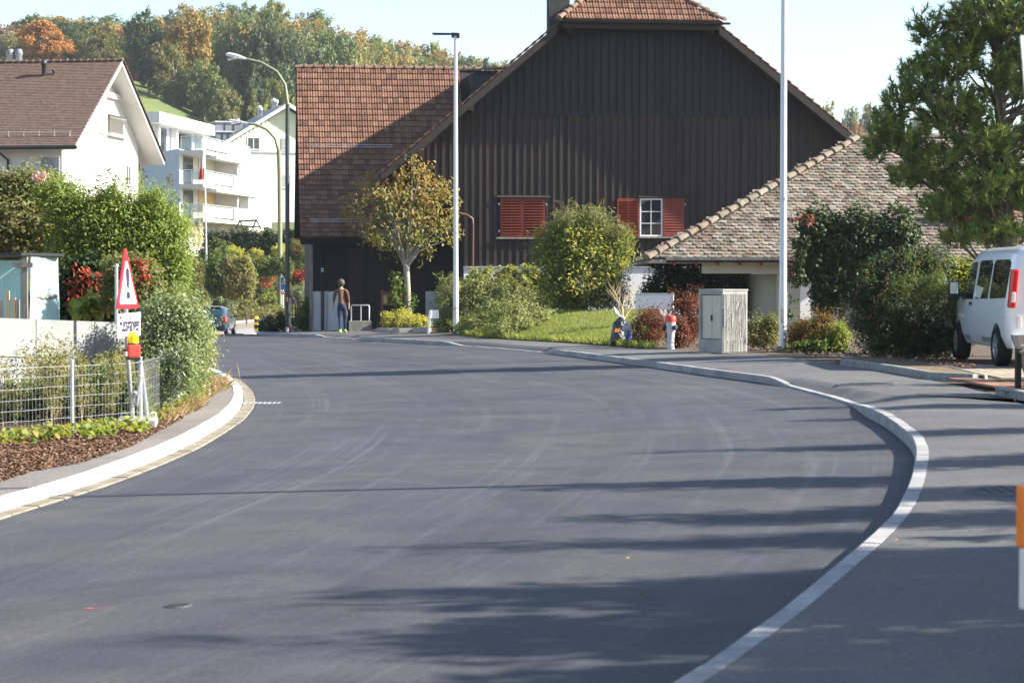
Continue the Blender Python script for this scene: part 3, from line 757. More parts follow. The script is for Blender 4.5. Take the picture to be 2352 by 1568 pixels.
def snow_guard(p0, p1, parent, n, up, two=.09):
    mb = MB()
    for k in (0, 1): mb.tube([p0 + ZV * (.1 + k * two), p1 + ZV * (.1 + k * two)], .013, 6)
    for i in range(n):
        q = p0.lerp(p1, (i + .3) / n); mb.tube([q + ZV * (.1 + two), q + ZV * .1, q - ZV * .03 + up * .12], .012, 5)
    mb.build('snow_guard', M['steel'], parent)
q0, q1 = fp(1386, 14, hw + .8), fp(1556, 14, hw + .8); zq = zh + .8 * (ZC - zh) / (apexw - hw)
snow_guard(Wb(q0[0], hw + .75, zq), Wb(q1[0], hw + .75, zq), barn, 4, hup)
# chimney
ua, zb, ub, zt = rect_px(1258, -80, 1306, 70, 3.0)
mb = MB(); ub2 = ub; mb.bbox(Wb((ua + ub) / 2, 3.0, zh + .6), (ub - ua, .62, 5.2), .015, BA); mb.build('chimney', mottled('dark_chimney_render', (.04, .043, .04), (.075, .078, .07), 4, .9, .3, 60), barn)
# windows and shutters
def shutter(ua, zb, ub, zt, w_, name='shutter', closed_back=True, rail=None, tilt=R(35)):
    fr = MB(); f = .055; th = .035
    for (p, q, r_, s) in ((ua, zb, ua + f, zt), (ub - f, zb, ub, zt), (ua + f, zb, ub - f, zb + .09), (ua + f, zt - .09, ub - f, zt)):
        fr.prism([Wb(p, w_ - th, q), Wb(r_, w_ - th, q), Wb(r_, w_ - th, s), Wb(p, w_ - th, s)], BW * th)
    if rail: fr.prism([Wb((ua + ub) / 2 - .012, w_ - th - .006, zb + .09), Wb((ua + ub) / 2 + .012, w_ - th - .006, zb + .09), Wb((ua + ub) / 2 + .012, w_ - th - .006, zt - .09), Wb((ua + ub) / 2 - .012, w_ - th - .006, zt - .09)], BW * .012)
    o = fr.build(name, M['shutter_red'], barn); n = 12; h = (zt - zb - .18) / n
    for i in range(n):
        z = zb + .09 + (i + .5) * h; mb = MB()
        Mx = Matrix.Rotation(BA, 4, 'Z') @ Matrix.Rotation(tilt, 4, 'X')
        mb.box(Wb((ua + ub) / 2, w_ - th * .45, z), (ub - ua - 2 * f, .012, h * 1.02), 0, 0, Mx); mb.build('slat', M['shutter_red'], o)
    return o
def hinges(us, zs):
    for a in us:
        for z in zs:
            mb = MB(); mb.box(Wb(a, -.07, z), (.035, .05, .07), BA); mb.build('hinge', M['steel'], barn)
ua, zb, ub, zt = WL; um = (ua + ub) / 2
MB().prism([Wb(ua, .02, zb), Wb(ub, .02, zb), Wb(ub, .02, zt), Wb(ua, .02, zt)], BW * .02).build('window_back', M['glass_dark'], barn)
shutter(ua, zb, um - .004, zt, -.045, tilt=R(-58), rail=True); shutter(um + .004, zb, ub, zt, -.045, tilt=R(-58), rail=True)
hinges((ua - .05, ub + .05), (zb + .2, zt - .2))
for (x0, x1, yt, nm) in ((1141, 1263, 453, 'drip_board'), (1466, 1578, 453, 'drip_board')):
    A, B_ = fp(x0, yt), fp(x1, yt); MB().prism([Wb(A[0], -.14, A[1] - .02), Wb(B_[0], -.14, A[1] - .02), Wb(B_[0], -.02, A[1] + .04), Wb(A[0], -.02, A[1] + .04)], Vector((0, 0, .025))).build(nm, M['barge'], barn)
for (x0, x1, ys_) in ((1139, 1256, 545), (1464, 1572, 543.5)):
    A, B_ = fp(x0, ys_), fp(x1, ys_); MB().prism([Wb(A[0], -.15, A[1]), Wb(B_[0], -.15, A[1]), Wb(B_[0], .02, A[1]), Wb(A[0], .02, A[1])], Vector((0, 0, -.055))).build('sill', M['wood_grey'], barn)
ua, zb, ub, zt = WR; win = MB(); f = .05
for (p, q, r_, s) in ((ua, zb, ua + f, zt), (ub - f, zb, ub, zt), (ua + f, zb, ub - f, zb + f), (ua + f, zt - f, ub - f, zt)):
    win.prism([Wb(p, -.05, q), Wb(r_, -.05, q), Wb(r_, -.05, s), Wb(p, -.05, s)], BW * .06)
wo = win.build('window', M['white'], barn); mu = MB(); mu.box(Wb((ua + ub) / 2, -.02, (zb + zt) / 2), (.022, .03, zt - zb - 2 * f), BA)
for k in (1, 2): mu.box(Wb((ua + ub) / 2, -.0205, zb + f + (zt - zb - 2 * f) * k / 3), (ub - ua - 2 * f, .03, .022), BA)
mu.build('muntin', M['white'], wo)
for i in range(2):
    for j in range(3):
        a = ua + f + i * (ub - ua - 2 * f) / 2; b = zb + f + j * (zt - zb - 2 * f) / 3; dx, dz = (ub - ua - 2 * f) / 2, (zt - zb - 2 * f) / 3
        MB().prism([Wb(a, 0, b), Wb(a + dx, 0, b), Wb(a + dx, 0, b + dz), Wb(a, 0, b + dz)], BW * .006).build('pane', M['glass_dark'], wo)
sa, sb, sc_, sd = rect_px(1417, 456, 1467, 543); shutter(sa, sb, sc_, sd, -.05, rail=True, tilt=R(30))
sa, sb, sc_, sd = rect_px(1522, 456, 1570, 543); shutter(sa, sb, sc_, sd, -.05, tilt=R(-20))
hinges((fp(1469, 500)[0], fp(1573, 500)[0]), (zb + .2, zt - .2))
# downpipe of the gable
q = [fp(1020, 481, -.2), fp(1073, 494, -.2), fp(1085, 503, -.2), fp(1086, 520, -.2), fp(1085, 640, -.2)]
mb = MB(); mb.tube([Wb(a, -.22, b) for a, b in q], .045, 8); mb.build('downpipe', M['pipe_brown'], barn)
mb = MB(); mb.box(Wb(fp(1144, 690)[0], -.1, 1.2), (.05, .05, .2), BA); mb.build('shutter_holder', M['steel'], barn)

# ---------------------------------------------------------------- the tiled wing
WE, WWALL = 2.8, 3.6
e0 = fp(690, 545, WE); r0 = fp(700, 157, 10.4); wing = thing('barn_wing', 'lower wing of the barn with long orange tiled roof facing the street', 'barn wing', Wb(e0[0] + 5, 9, 0))
rows = []; ww, zz = WE, e0[1]; i = 0
while True:
    f = min(i / 28, 1); ang = R(29 + 22 * f); rows.append((ww, zz, ang)); ww += .332 * math.cos(ang); zz += .332 * math.sin(ang); i += 1
    q = Wb(e0[0], ww, zz); d = q - Vector((0, 0, CAMZ)); yy = 784 - F * d.dot(UP) / d.dot(FW)
    if yy < 159 or i > 60: break
RIDGEW, RIDGEZ = ww, zz; ms = []
uw0 = e0[0]; uw1 = fp(1165, 300, 9)[0]
for (ww, zz, ang) in rows:
    up = BW * math.cos(ang) + ZV * math.sin(ang); c_ = 0
    while uw0 + c_ * .21 < uw1 + 2:
        uu = uw0 + .105 + c_ * .21
        if uu < uc + .9: ms.append(frame_of(Wb(uu + rb.uniform(-.004, .004), ww, zz + rb.uniform(-.004, .004)), BU, up))
        c_ += 1
        if uu > uc + 1.5: break
place_tiles('roof_tile', ms, interlock_tile(), M['tile'], wing, 300, first=lambda m: -m.translation.z)
prof = [(a, b) for a, b, _ in rows] + [(RIDGEW, RIDGEZ)]
mb = MB(); under = [Wb(uw0 + .02, a, b - .05) for a, b in prof] + [Wb(uw0 + .02, a, b - .22) for a, b in prof[::-1]]
mb.prism(under, BU * (uc - uw0 + 3)); recalc(mb.build('roof_deck', M['barge'], wing))
mb = MB(); mb.prism([Wb(uw0 + .02, RIDGEW, RIDGEZ - .05), Wb(uw0 + .02, RIDGEW + 6.5, RIDGEZ - 6.5), Wb(uw0 + .02, RIDGEW + 6.5, RIDGEZ - 6.7), Wb(uw0 + .02, RIDGEW, RIDGEZ - .22)], BU * (uc - uw0 + 3)); recalc(mb.build('roof_deck', M['barge'], wing))
ms = []; n = int((uw1 + 1.0 - uw0) / .4)
for i in range(n): ms.append(frame_of(Wb(uw0 + .4 * (i + 1) , RIDGEW, RIDGEZ - .01), BW, -BU))
place_tiles('ridge_tile', ms, ridge_cap(.43, .12, .095), M['ridge'], wing, 60)
zw = rows[2][1]
gz = G(-7, 72) + .1; uwl = fp(717, 650, WWALL)[0]
mb = MB(); mb.prism([Wb(uwl, WWALL, gz - .3), Wb(uc + 1, WWALL, gz - .3), Wb(uc + 1, WWALL, zw), Wb(uwl, WWALL, zw)], BW * .15)
gp = [(WWALL + .16, gz - .3), (RIDGEW + 5.5, gz - .3), (RIDGEW + 5.5, RIDGEZ - 6.1), (RIDGEW, RIDGEZ - .3)] + [(a, b - .25) for a, b, _ in rows[::-1] if a > WWALL + .1]
mb.prism([Wb(uwl, a, b) for a, b in gp], BU * .15); recalc(mb.build('wall', M['board_grey'], wing))
zp = fp(760, 668, WWALL)[1]
def plinth(x0, x1):
    a, b = fp(x0, 700, WWALL)[0], fp(x1, 700, WWALL)[0]
    MB().prism([Wb(a, WWALL - .05, gz - .3), Wb(b, WWALL - .05, gz - .3), Wb(b, WWALL - .05, zp), Wb(a, WWALL - .05, zp)], BW * .05).build('plinth', M['plaster_white'], wing)
plinth(717, 796); plinth(977, 1062)
d0, d1 = fp(790, 700, WWALL)[0], fp(976, 700, WWALL)[0]; u = uwl
while u < uc + .8:
    wd = .185 + rb.uniform(-.01, .015); door = d0 < u + wd * .5 < d1
    if not door: board(u + .003, u + wd - .003, zp - .02, zp - .02, zw - .05, zw - .05, WWALL - .03, .026, 'board', M['board_grey'], .03, wing)
    u += wd
dr = MB(); ztop = fp(830, 574, WWALL)[1]; dr.prism([Wb(d0, WWALL - .03, gz - .2), Wb(d1, WWALL - .03, gz - .2), Wb(d1, WWALL - .03, ztop + .1), Wb(d0, WWALL - .03, ztop + .1)], BW * .02)
door = dr.build('door', M['board_grey'], wing); u = d0
while u < d1 - .02:
    wd = min(.178, d1 - u); MB().prism([Wb(u + .004, WWALL - .06, gz + .02), Wb(u + wd - .004, WWALL - .06, gz + .02), Wb(u + wd - .004, WWALL - .06, ztop), Wb(u + .004, WWALL - .06, ztop)], BW * .028).build('door_board', M['board_brown'], door); u += wd
u = d0
while u < d1 - .02:
    wd = min(.2, d1 - u); board(u + .003, u + wd - .003, ztop + .03, ztop + .03, zw - .05, zw - .05, WWALL - .03, .026, 'board', M['board_grey'], 0, wing); u += wd
mb = MB(); mb.prism([Wb(d0 - .05, WWALL - .09, ztop), Wb(d1 + .05, WWALL - .09, ztop), Wb(d1 + .05, WWALL - .09, ztop + .03), Wb(d0 - .05, WWALL - .09, ztop + .03)], BW * .09); mb.build('door_rail', M['darkmetal'], wing)
mb = MB(); p0, p1 = Wb(uw0 - .05, WE - .08, e0[1] - .03), Wb(uc, WE - .08, e0[1] - .03)
for i in range(8):
    a, b = math.pi + math.pi * i / 8, math.pi + math.pi * (i + 1) / 8
    f = lambda p, t, rr=.07: p + BW * (rr * math.cos(t)) + ZV * (rr * math.sin(t))
    mb.quad(f(p0, a), f(p1, a), f(p1, b), f(p0, b)); mb.quad(f(p0, b, .062), f(p1, b, .062), f(p1, a, .062), f(p0, a, .062))
mb.build('gutter', M['gutter_metal'], wing)
MB().prism([Wb(uw0, WE + .04, e0[1] - .04), Wb(uc, WE + .04, e0[1] - .04), Wb(uc, WE + .04, e0[1] - .2), Wb(uw0, WE + .04, e0[1] - .2)], BW * .04).build('fascia', M['barge'], wing)
n = 40; scal = []
for i in range(n + 1):
    t = i / n; uu = uw0 + (uc - uw0) * t; scal.append((uu, e0[1] - .24 - (.03 if i % 2 else 0)))
MB().prism([Wb(a, WE + .3, b) for a, b in scal] + [Wb(uc, WE + .3, e0[1] + .02), Wb(uw0, WE + .3, e0[1] + .02)], BW * .025).build('valance', M['barge'], wing)
MB().box(Wb(uwl - .04, WWALL - .09, (gz + zw) / 2), (.13, .13, zw - gz), BA).build('corner_post', M['wood_grey'], wing)
pu = fp(740, 600, WWALL)[0]
mb = MB(); zpp = fp(740, 672, WWALL)[1]; mb.tube([Wb(pu, WE - .05, e0[1] - .08), Wb(pu, WE + .15, e0[1] - .3), Wb(pu, WWALL - .14, e0[1] - .5), Wb(pu, WWALL - .14, zpp)], .045, 8)
dp = mb.build('downpipe', M['gutter_metal'], wing)
mb = MB(); mb.tube([Wb(pu, WWALL - .14, zpp + .02), Wb(pu, WWALL - .14, gz - .02)], .06, 8)
for z in (zpp - .02, zpp - .45): mb.tube([Wb(pu, WWALL - .14, z), Wb(pu, WWALL - .14, z - .04)], .072, 8)
mb.build('stand_pipe', M['pipe_brown'], wing)
mb = MB(); pu2 = fp(750, 600, WWALL)[0]; mb.tube([Wb(pu2, WWALL - .1, zpp - .05), Wb(pu2, WWALL - .1, gz)], .02, 6); mb.build('conduit', M['steel'], wing)
snow = [(fp(707, 347, 7.5), fp(902, 349, 7.5)), (fp(710, 514, WE + .7), fp(880, 516, WE + .7))]
for (A, B_), wq in zip(snow, (None, None)):
    rw = min(rows, key=lambda q: abs(784 - F * (Wb(A[0], q[0], q[1]) - Vector((0, 0, CAMZ))).dot(UP) / (Wb(A[0], q[0], q[1]) - Vector((0, 0, CAMZ))).dot(FW) - (348 if A[1] > 5 else 516)))
    snow_guard(Wb(A[0], rw[0], rw[1]), Wb(B_[0], rw[0], rw[1]), wing, 4, BW * .7 + ZV * .6)
ua, zb, ub, zt = rect_px(1073, 177, 1135, 240, 9.5)
mb = MB(); mb.bbox(Wb((ua + ub) / 2 + .1, 9.6, (zb + zt) / 2), (ub - ua, 1.1, zt - zb), .02, BA); mb.build('roof_hatch', M['darkmetal'], wing)
# plaque on the downpipe
pz = fp(739, 621, WWALL)[1]; o = thing('number_plaque', 'small white and blue number plate fixed to the wing downpipe', 'plaque', Wb(pu, WWALL - .2, pz))
MB().box(Wb(pu, WWALL - .2, pz), (.09, .012, .17), BA).build('plate', M['white'], o)
M['blue'] = plain('sign_blue', (.02, .12, .42), .4); MB().box(Wb(pu, WWALL - .2, pz - .062), (.088, .016, .045), BA).build('blue_band', M['blue'], o)
mb = MB(); mb.lathe(Wb(pu, WWALL - .207, pz + .025), [(.03, 0), (.03, .004)], 12, 0, tuple(-BW)); mb.build('ring', M['darkmetal'], o)
# ================================================================ carport with mossy hipped roof
M['cream'] = mottled('cream_render', (.58, .54, .44), (.68, .64, .54), 2, .9, .3, 90)
M['rafter_red'] = plain('red_rafter_paint', (.33, .045, .025), .6)
EY, EZ, RY, RZ = 61.0, P(1700, 596, 61).z, 66.6, P(1975, 317, 66.6).z
hx0, hx1 = P(1490, 596, EY).x, P(1975, 317, RY).x; XE = 23.0
carport = thing('carport', 'cream carport with mossy hipped tile roof in front of the barn', 'carport', (13, 65, .2))
fup = Vector((0, RY - EY, RZ - EZ)); fl = fup.length; fup.normalize(); rc = random.Random(9); ms = []
nr = int(fl / .166)
for r_ in range(nr + 1):
    s = r_ * .166; xh = hx0 + (hx1 - hx0) * s / fl
    c_ = 0; off = .1 * (r_ % 2)
    while hx0 + off + c_ * .2 < XE:
        x = hx0 + off + c_ * .2
        if x > xh - .02:
            m = frame_of(Vector((x, EY, EZ)) + fup * s + Vector((0, 0, rc.uniform(.04, .062))), Vector((1, 0, 0)), fup); m = m @ Matrix.Rotation(rc.uniform(-.02, .02), 4, 'Z') @ Matrix.Rotation(R(-7.5) + rc.uniform(-.015, .015), 4, 'X'); ms.append(m)
        c_ += 1
place_tiles('roof_tile', ms, beaver_tile(.2, .4), M['beaver'], carport, 300, first=lambda m: m.translation.y + (0 if m.translation.x < 10 else 50))
lup = Vector((hx1 - hx0, 0, RZ - EZ)); ll = lup.length; lup.normalize(); ms = []
for r_ in range(int(ll / .15) + 1):
    s = r_ * .15; f = s / ll; y0 = EY + (RY - EY) * f
    for c_ in range(int((RY + 5.5 - EY) / .18)):
        y = EY + .09 * (r_ % 2) + c_ * .18
        if y0 < y < 2 * RY - y0: ms.append(frame_of(Vector((hx0, y, EZ)) + lup * s, Vector((0, -1, 0)), lup) @ Matrix.Rotation(R(-4.5), 4, 'X'))
place_tiles('side_tile', ms, beaver_tile(), M['beaver'], carport, 60)
mb = MB()
for a in ([(hx0, EY, EZ), (XE, EY, EZ), (XE, RY, RZ), (hx1, RY, RZ)], [(hx0, EY, EZ), (hx1, RY, RZ), (hx0, 2 * RY - EY, EZ)], [(hx1, RY, RZ), (XE, RY, RZ), (XE, 2 * RY - EY, EZ), (hx0, 2 * RY - EY, EZ)]):
    mb.prism([(p[0], p[1], p[2] - .03) for p in a], (0, 0, -.08))
recalc(mb.build('roof_deck', M['wood_grey'], carport))
p0, p1 = Vector((hx0 - .05, EY - .05, EZ + .03)), Vector((hx1, RY, RZ + .03)); d = p1 - p0; n = int(d.length / .43)
place_tiles('ridge_tile', [frame_of(p0 + d * (i / n), d.cross(ZV), d) @ Matrix.Rotation(rc.uniform(-.02, .02), 4, 'Z') for i in range(n)], ridge_cap(.5, .13, .105), M['ridge_old'] if 'ridge_old' in M else M['beaver'], carport, 60)
place_tiles('ridge_tile', [frame_of(Vector((hx1 + i * .43, RY, RZ + .02)), Vector((0, -1, 0)), Vector((1, 0, 0))) for i in range(int((XE - hx1) / .43))], ridge_cap(.5, .13, .105), M['ridge_old'], carport, 60)
gx0 = P(1530, 596, EY - .1).x; mb = MB(); p0, p1 = Vector((gx0, EY - .1, EZ - .02)), Vector((XE, EY - .1, EZ - .02))
for i in range(8):
    a, b = math.pi + math.pi * i / 8, math.pi + math.pi * (i + 1) / 8
    f = lambda p, t, rr=.065: p + Vector((0, rr * math.cos(t), rr * math.sin(t)))
    mb.quad(f(p0, a), f(p1, a), f(p1, b), f(p0, b)); mb.quad(f(p0, b, .058), f(p1, b, .058), f(p1, a, .058), f(p0, a, .058))
mb.build('gutter', M['gutter_metal'], carport)
MB().box(((gx0 + XE) / 2, EY - .03, EZ + .02), (XE - gx0, .02, .1)).build('fascia', M['wood_grey'], carport)
x = P(1649, 600, EY).x - 1.86
while x < XE - .2:
    if x > hx0 + .25:
        MB().prism([(x - .04, EY - .02, EZ - .06), (x - .04, EY - .02, EZ - .17), (x - .04, EY + 1.2, EZ + .42), (x - .04, EY + 1.2, EZ + .6)], (.08, 0, 0)).build('rafter_tail', M['rafter_red'], carport)
    x += .62
bx0 = P(1613, 610, EY + .5).x; zb0 = P(1700, 628, EY + .5).z
mb = MB(); mb.box(((bx0 + XE) / 2, EY + .6, (zb0 + EZ - .0) / 2), (XE - bx0, .22, EZ - zb0)); mb.build('beam', M['cream'], carport)
zgr = .2
def colm(x0, x1, Y, name, mat, dy=.3):
    a, b = P(x0, 700, Y).x, P(x1, 700, Y).x; MB().box(((a + b) / 2, Y + dy / 2, (zb0 + zgr) / 2 - .1), (b - a, dy, zb0 - zgr + .19)).build(name, mat, carport)
colm(1786, 1838, EY + .52, 'pillar', M['cream'], .3)
colm(1752, 1785, EY + 1.4, 'pillar', M['cream'], 3.5)
colm(1729, 1751, EY + 5.6, 'wall', M['cream'], .25)
colm(1865, 1886, EY + .55, 'pillar', M['white'], .2)
colm(1905, 1925, EY + .55, 'pillar', M['white'], .2)
colm(1900, 2400, EY + 3.2, 'wall', M['cream'], .25)
mb = MB(); a = P(1757, 513, EY + 1.6); zz_ = EZ + (RZ - EZ) * 1.6 / 5.5 + .13
mb.tube([(a.x, EY + 1.6, zz_), (a.x + 6.2, EY + 1.6, zz_)], .045, 8)
for i in range(8): mb.box((a.x + .4 + i * .8, EY + 1.68, zz_ - .07), (.03, .12, .12))
mb.build('snow_rail', M['wood_grey'], carport)

# ================================================================ right kerb beds, drive
def seg(points, dz=.116): return [tuple(GP(x, y, dz))[:2] + (.11 + .11,) for x, y in points]
b1k = holder('bed_kerb'); kerbs('kerb_stone', seg([(1928, 837), (2040, 854), (2142, 872), (2200, 874), (2246, 876)]), -.13, .9, M['kerb_old'], b1k)
kerbs('kerb_stone', [tuple(GP(x, y, .2))[:2] + (.2,) for x, y in [(2083, 826), (2181, 842), (2262, 862)]], -.07, .9, M['kerb_old'], b1k)
b2k = holder('bed_kerb'); kerbs('kerb_stone', seg([(2285, 905), (2352, 921), (2440, 942)]), -.14, .9, M['kerb_old'], b2k)
M['bedsoil'] = mottled('stony_bed_soil', (.10, .075, .045), (.24, .18, .11), 9, .95, .8, 60, bdist=.03)
strip('bed_soil', [(GP(x, y, .116).x, GP(x, y, .116).y + .1) for x, y in [(1930, 836), (2040, 853), (2142, 871), (2244, 875)]], [tuple(GP(x, y, .19))[:2] for x, y in [(1940, 815), (2085, 825), (2182, 842), (2258, 862)]], 4, lambda x, y, t, a, b: G(x, y) + .19, M['bedsoil'], n=20)
q0 = GP(2285, 898, .19); strip('bed_soil', [(q0.x, q0.y), (q0.x + 3, q0.y - 2.2)], [(q0.x + .5, q0.y + 1.0), (q0.x + 4, q0.y - 1.2)], 3, lambda x, y, t, a, b: G(x, y) + .19, M['bedsoil'], n=8)
M['paver'] = tilemat('sandy_pavers', [(.3, .24, .17), (.38, .31, .23), (.34, .28, .22), (.26, .22, .17)])
drive = grid('driveway', [6.6 + .4 * i for i in range(14)], [30.6 + .5 * i for i in range(32)], lambda x, y: G(x, y) + .125 - (0 if x > GP(2200, 870, .2).x - 2 else 0), M['soil'])
pv = MB().bbox((0, 0, 0), (.19, .24, .05), .008); pme = pv.mesh('paver', M['paver'])
c = 0
for i in range(17):
    for j in range(19):
        x = 7.15 + i * .2; y = 30.9 + j * .25 + (.125 if i % 2 else 0)
        if c < 300:
            o = bpy.data.objects.new('paver', pme); link(o, drive); o.location = (x, y, G(x, y) + .125 + rc.uniform(0, .004)); c += 1
M['rust'] = mottled('rusty_steel_plate', (.17, .075, .045), (.3, .16, .11), 5, .8, .3, 60)
a, b = GP(2178, 877, .12), GP(2284, 896, .12); d = (b - a); nrm = Vector((-d.y, d.x, 0)).normalized() * .42
o = MB().prism([a + Vector((0, 0, .03)), b + Vector((0, 0, .03)), b + nrm + Vector((0, 0, .03)), a + nrm + Vector((0, 0, .03))], (0, 0, .028)).build('steel_plate', M['rust'], None); recalc(o); tag(o, 'rusty reddish steel plate lying at the driveway edge between the bed kerbs', 'plate')

# ================================================================ street lamps, cabinet, hydrant and the rest on the right pavement
M['pole_grey'] = plain('light_grey_pole_paint', (.62, .65, .68), .38, .15, .5, .05)
def slim_lamp(loc, h, r0, r1, label, head_dir):
    o = thing('street_lamp', label, 'street lamp', loc, 0, 'slim grey street lamps along the pavement'); loc = Vector(loc)
    mb = MB(); mb.tube([loc - ZV * .1, loc + ZV * 1.2, loc + ZV * 1.25, loc + ZV * h], [r0, r0, r0 * .93, r1], 14); pl_ = mb.build('pole', M['pole_grey'], o)
    mb = MB(); mb.bbox(loc + Vector((-r0 * .3, -r0 * .93, .75)), (.07, .02, .34), .005); mb.build('access_door', M['steel'], pl_)
    mb = MB(); mb.lathe(loc + ZV * 3.1, [(r0 * .97, 0), (r0 * .97, .05)], 14); mb.build('band', M['steel'], pl_)
    mb = MB(); mb.lathe(loc + ZV * .0, [(r0 * 1.35, 0), (r0 * 1.35, .05), (r0 * 1.1, .07)], 14); mb.build('collar', M['darkmetal'], o)
    mb = MB(); hd = Vector(head_dir).normalized(); t = loc + ZV * h; sd = hd.cross(ZV)
    for (d0, d1, z0, z1, wd) in ((-.12, .12, -.06, .1, .05), (.1, .72, .05, .1, .13)):
        mb.prism([t + hd * d0 + ZV * z0 - sd * wd * .7, t + hd * d1 + ZV * (z0 + .02) - sd * wd, t + hd * d1 + ZV * (z0 + .02) + sd * wd, t + hd * d0 + ZV * z0 + sd * wd * .7], ZV * (z1 - z0))
    recalc(mb.build('lamp_head', M['darkmetal'], o)); return o
q = GP(1047, 766, .1); h = P(1038, 84, q.y).z - q.z
slim_lamp(q, h, .088, .055, 'slim pale grey street lamp with flat head beside the juniper mound', (-1, .25, 0))
q = GP(1798, 806, .1); slim_lamp(q, 9.2, .082, .055, 'slim grey lamp post in front of the carport with its top out of frame', (-1, -.3, 0))
slim_lamp(Vector((8.2, 17.1, .25)), 9.3, .085, .05, 'slim grey lamp post outside the frame right of the bend', (-1, -.1, 0))
def post_blocks(x, y, spec):
    for (px, py, sx, sy, sz, mat, lab) in spec:
        c = GP(px, py, .1); o = MB().bbox(c + ZV * sz / 2, (sx, sy, sz), .01, .3).build('pole_footing', M[mat], None); tag(o, lab, 'footing')
M['tan_stone'] = mottled('tan_stone', (.34, .27, .2), (.48, .4, .3), 8, .9, .3, 60)
post_blocks(0, 0, [(1786, 806, .12, .2, .1, 'tan_stone', 'small tan stone block left of the lamp post foot'), (1821, 803, .13, .18, .22, 'tan_stone', 'taller tan stone block right of the lamp post foot'), (1033, 762, .12, .2, .3, 'concrete', 'grey block left of the lamp post at the juniper mound')])
# concrete cabinet
cab0 = GP(1660, 811, .1); cab = thing('utility_cabinet', 'grey concrete utility cabinet with two metal doors and ribbed side', 'utility cabinet', cab0)
dd = Vector((-.42, .78, 0)); Lw = dd.length; dd.normalize(); ds = Vector((-dd.y, dd.x, 0)) * -1.0; ds = Vector((dd.y, -dd.x, 0)); Sw = .60; H = P(1660, 668, cab0.y).z - cab0.z
nd = -ds
def cq(a, b, z): return cab0 + dd * a + ds * b + ZV * z
mb = MB()
fw = .07
for (a0_, a1_, z0, z1) in ((0, fw, 0, H), (Lw - fw, Lw, 0, H), (fw, Lw - fw, 0, .27), (fw, Lw - fw, H - .07, H)):
    mb.prism([cq(a0_, 0, z0), cq(a1_, 0, z0), cq(a1_, 0, z1), cq(a0_, 0, z1)], ds * .12)
mb.prism([cq(0, .12, 0), cq(Lw, .12, 0), cq(Lw, .12, H), cq(0, .12, H)], ds * (Sw - .12)); recalc(mb.build('housing', M['concrete'], cab))
M['cab_door'] = plain('beige_metal_door', (.5, .47, .38), .45, .2, .4, .06)
for k in (0, 1):
    a_ = fw + k * (Lw - 2 * fw) / 2; b_ = a_ + (Lw - 2 * fw) / 2
    dr_ = MB().prism([cq(a_ + .006, .035, .285), cq(b_ - .006, .035, .285), cq(b_ - .006, .035, H - .09), cq(a_ + .006, .035, H - .09)], ds * .03).build('door', M['cab_door'], cab)
mb = MB(); mb.bbox(cq(Lw / 2, .02, H * .56), (.03, .04, .12), .008, math.atan2(dd.y, dd.x)); mb.build('handle', M['steel_dark'], cab)
rr = random.Random(2)
for i in range(18):
    t0_ = .02 + i * (Sw - .04) / 18; z = .02
    mb = MB()
    while z < H - .08:
        zl_ = rr.uniform(.12, .5); z1_ = min(z + zl_, H - .06); wv = (Sw - .04) / 18 * rr.uniform(.45, .75); off = rr.uniform(0, .008); pr = rr.uniform(.008, .02)
        mb.prism([cq(0, t0_ + off, z), cq(0, t0_ + off + wv, z), cq(0, t0_ + off + wv * .9, z1_), cq(0, t0_ + off + wv * .2, z1_)], -dd * pr); z = z1_ + rr.uniform(0, .03)
    recalc(mb.build('rib', M['concrete'], cab))
MB().prism([cq(-.012, -.012, H), cq(Lw + .01, -.012, H), cq(Lw + .01, Sw + .012, H), cq(-.012, Sw + .012, H)], ZV * .035).build('lid', M['concrete'], cab)
# pale box on posts
c = P(1503, 710, 49.5); bx = thing('mailbox_unit', 'pale grey-green metal box on posts among the red barberry bushes', 'mailbox', (c.x, c.y + .2, .25))
s = 49.5 / F; W_ = 88 * s; Hh = 34 * s
MB().bbox((c.x + .02, c.y + .22, c.z + Hh / 2), (W_, .42, Hh), .012, R(-5)).build('box', M['pale_green'] if 'pale_green' in M else M['white'], bx)
mb = MB(); mb.bbox((c.x + .02, c.y + .22, c.z + Hh + .012), (W_ + .03, .46, .025), .008, R(-5)); mb.build('lid', M['steel'], bx)
for k in (-1, 1): MB().box((c.x + k * W_ * .38, c.y + .3, c.z / 2 + .1), (.06, .06, c.z - .2)).build('leg', M['steel'], bx)
# hydrant
c = GP(1541, 797, .14); hy = thing('hydrant', 'pale grey fire hydrant with red cap between the barberry bushes', 'hydrant', c)
M['hyd'] = plain('grey_hydrant_paint', (.5, .5, .52), .5); M['hydred'] = plain('red_hydrant_cap', (.62, .06, .04), .45)
mb = MB(); mb.lathe(c - ZV * .05, [(.085, 0), (.085, .06), (.075, .08), (.085, .35), (.1, .42), (.105, .6)], 16); mb.build('body', M['hyd'], hy)
mb = MB(); mb.lathe(c + ZV * .55, [(.112, 0), (.112, .1), (.095, .13), (.05, .15), (.02, .15)], 16); mb.build('cap', M['hydred'], hy)
for dx in ((.6, -.8), (-.9, .3)):
    v = Vector((dx[0], dx[1], 0)).normalized(); mb = MB(); mb.lathe(c + ZV * .43, [(.05, 0), (.05, .14), (.062, .141), (.062, .17), (.04, .18)], 12, 0, v); mb.build('outlet', M['blackplastic'], hy)
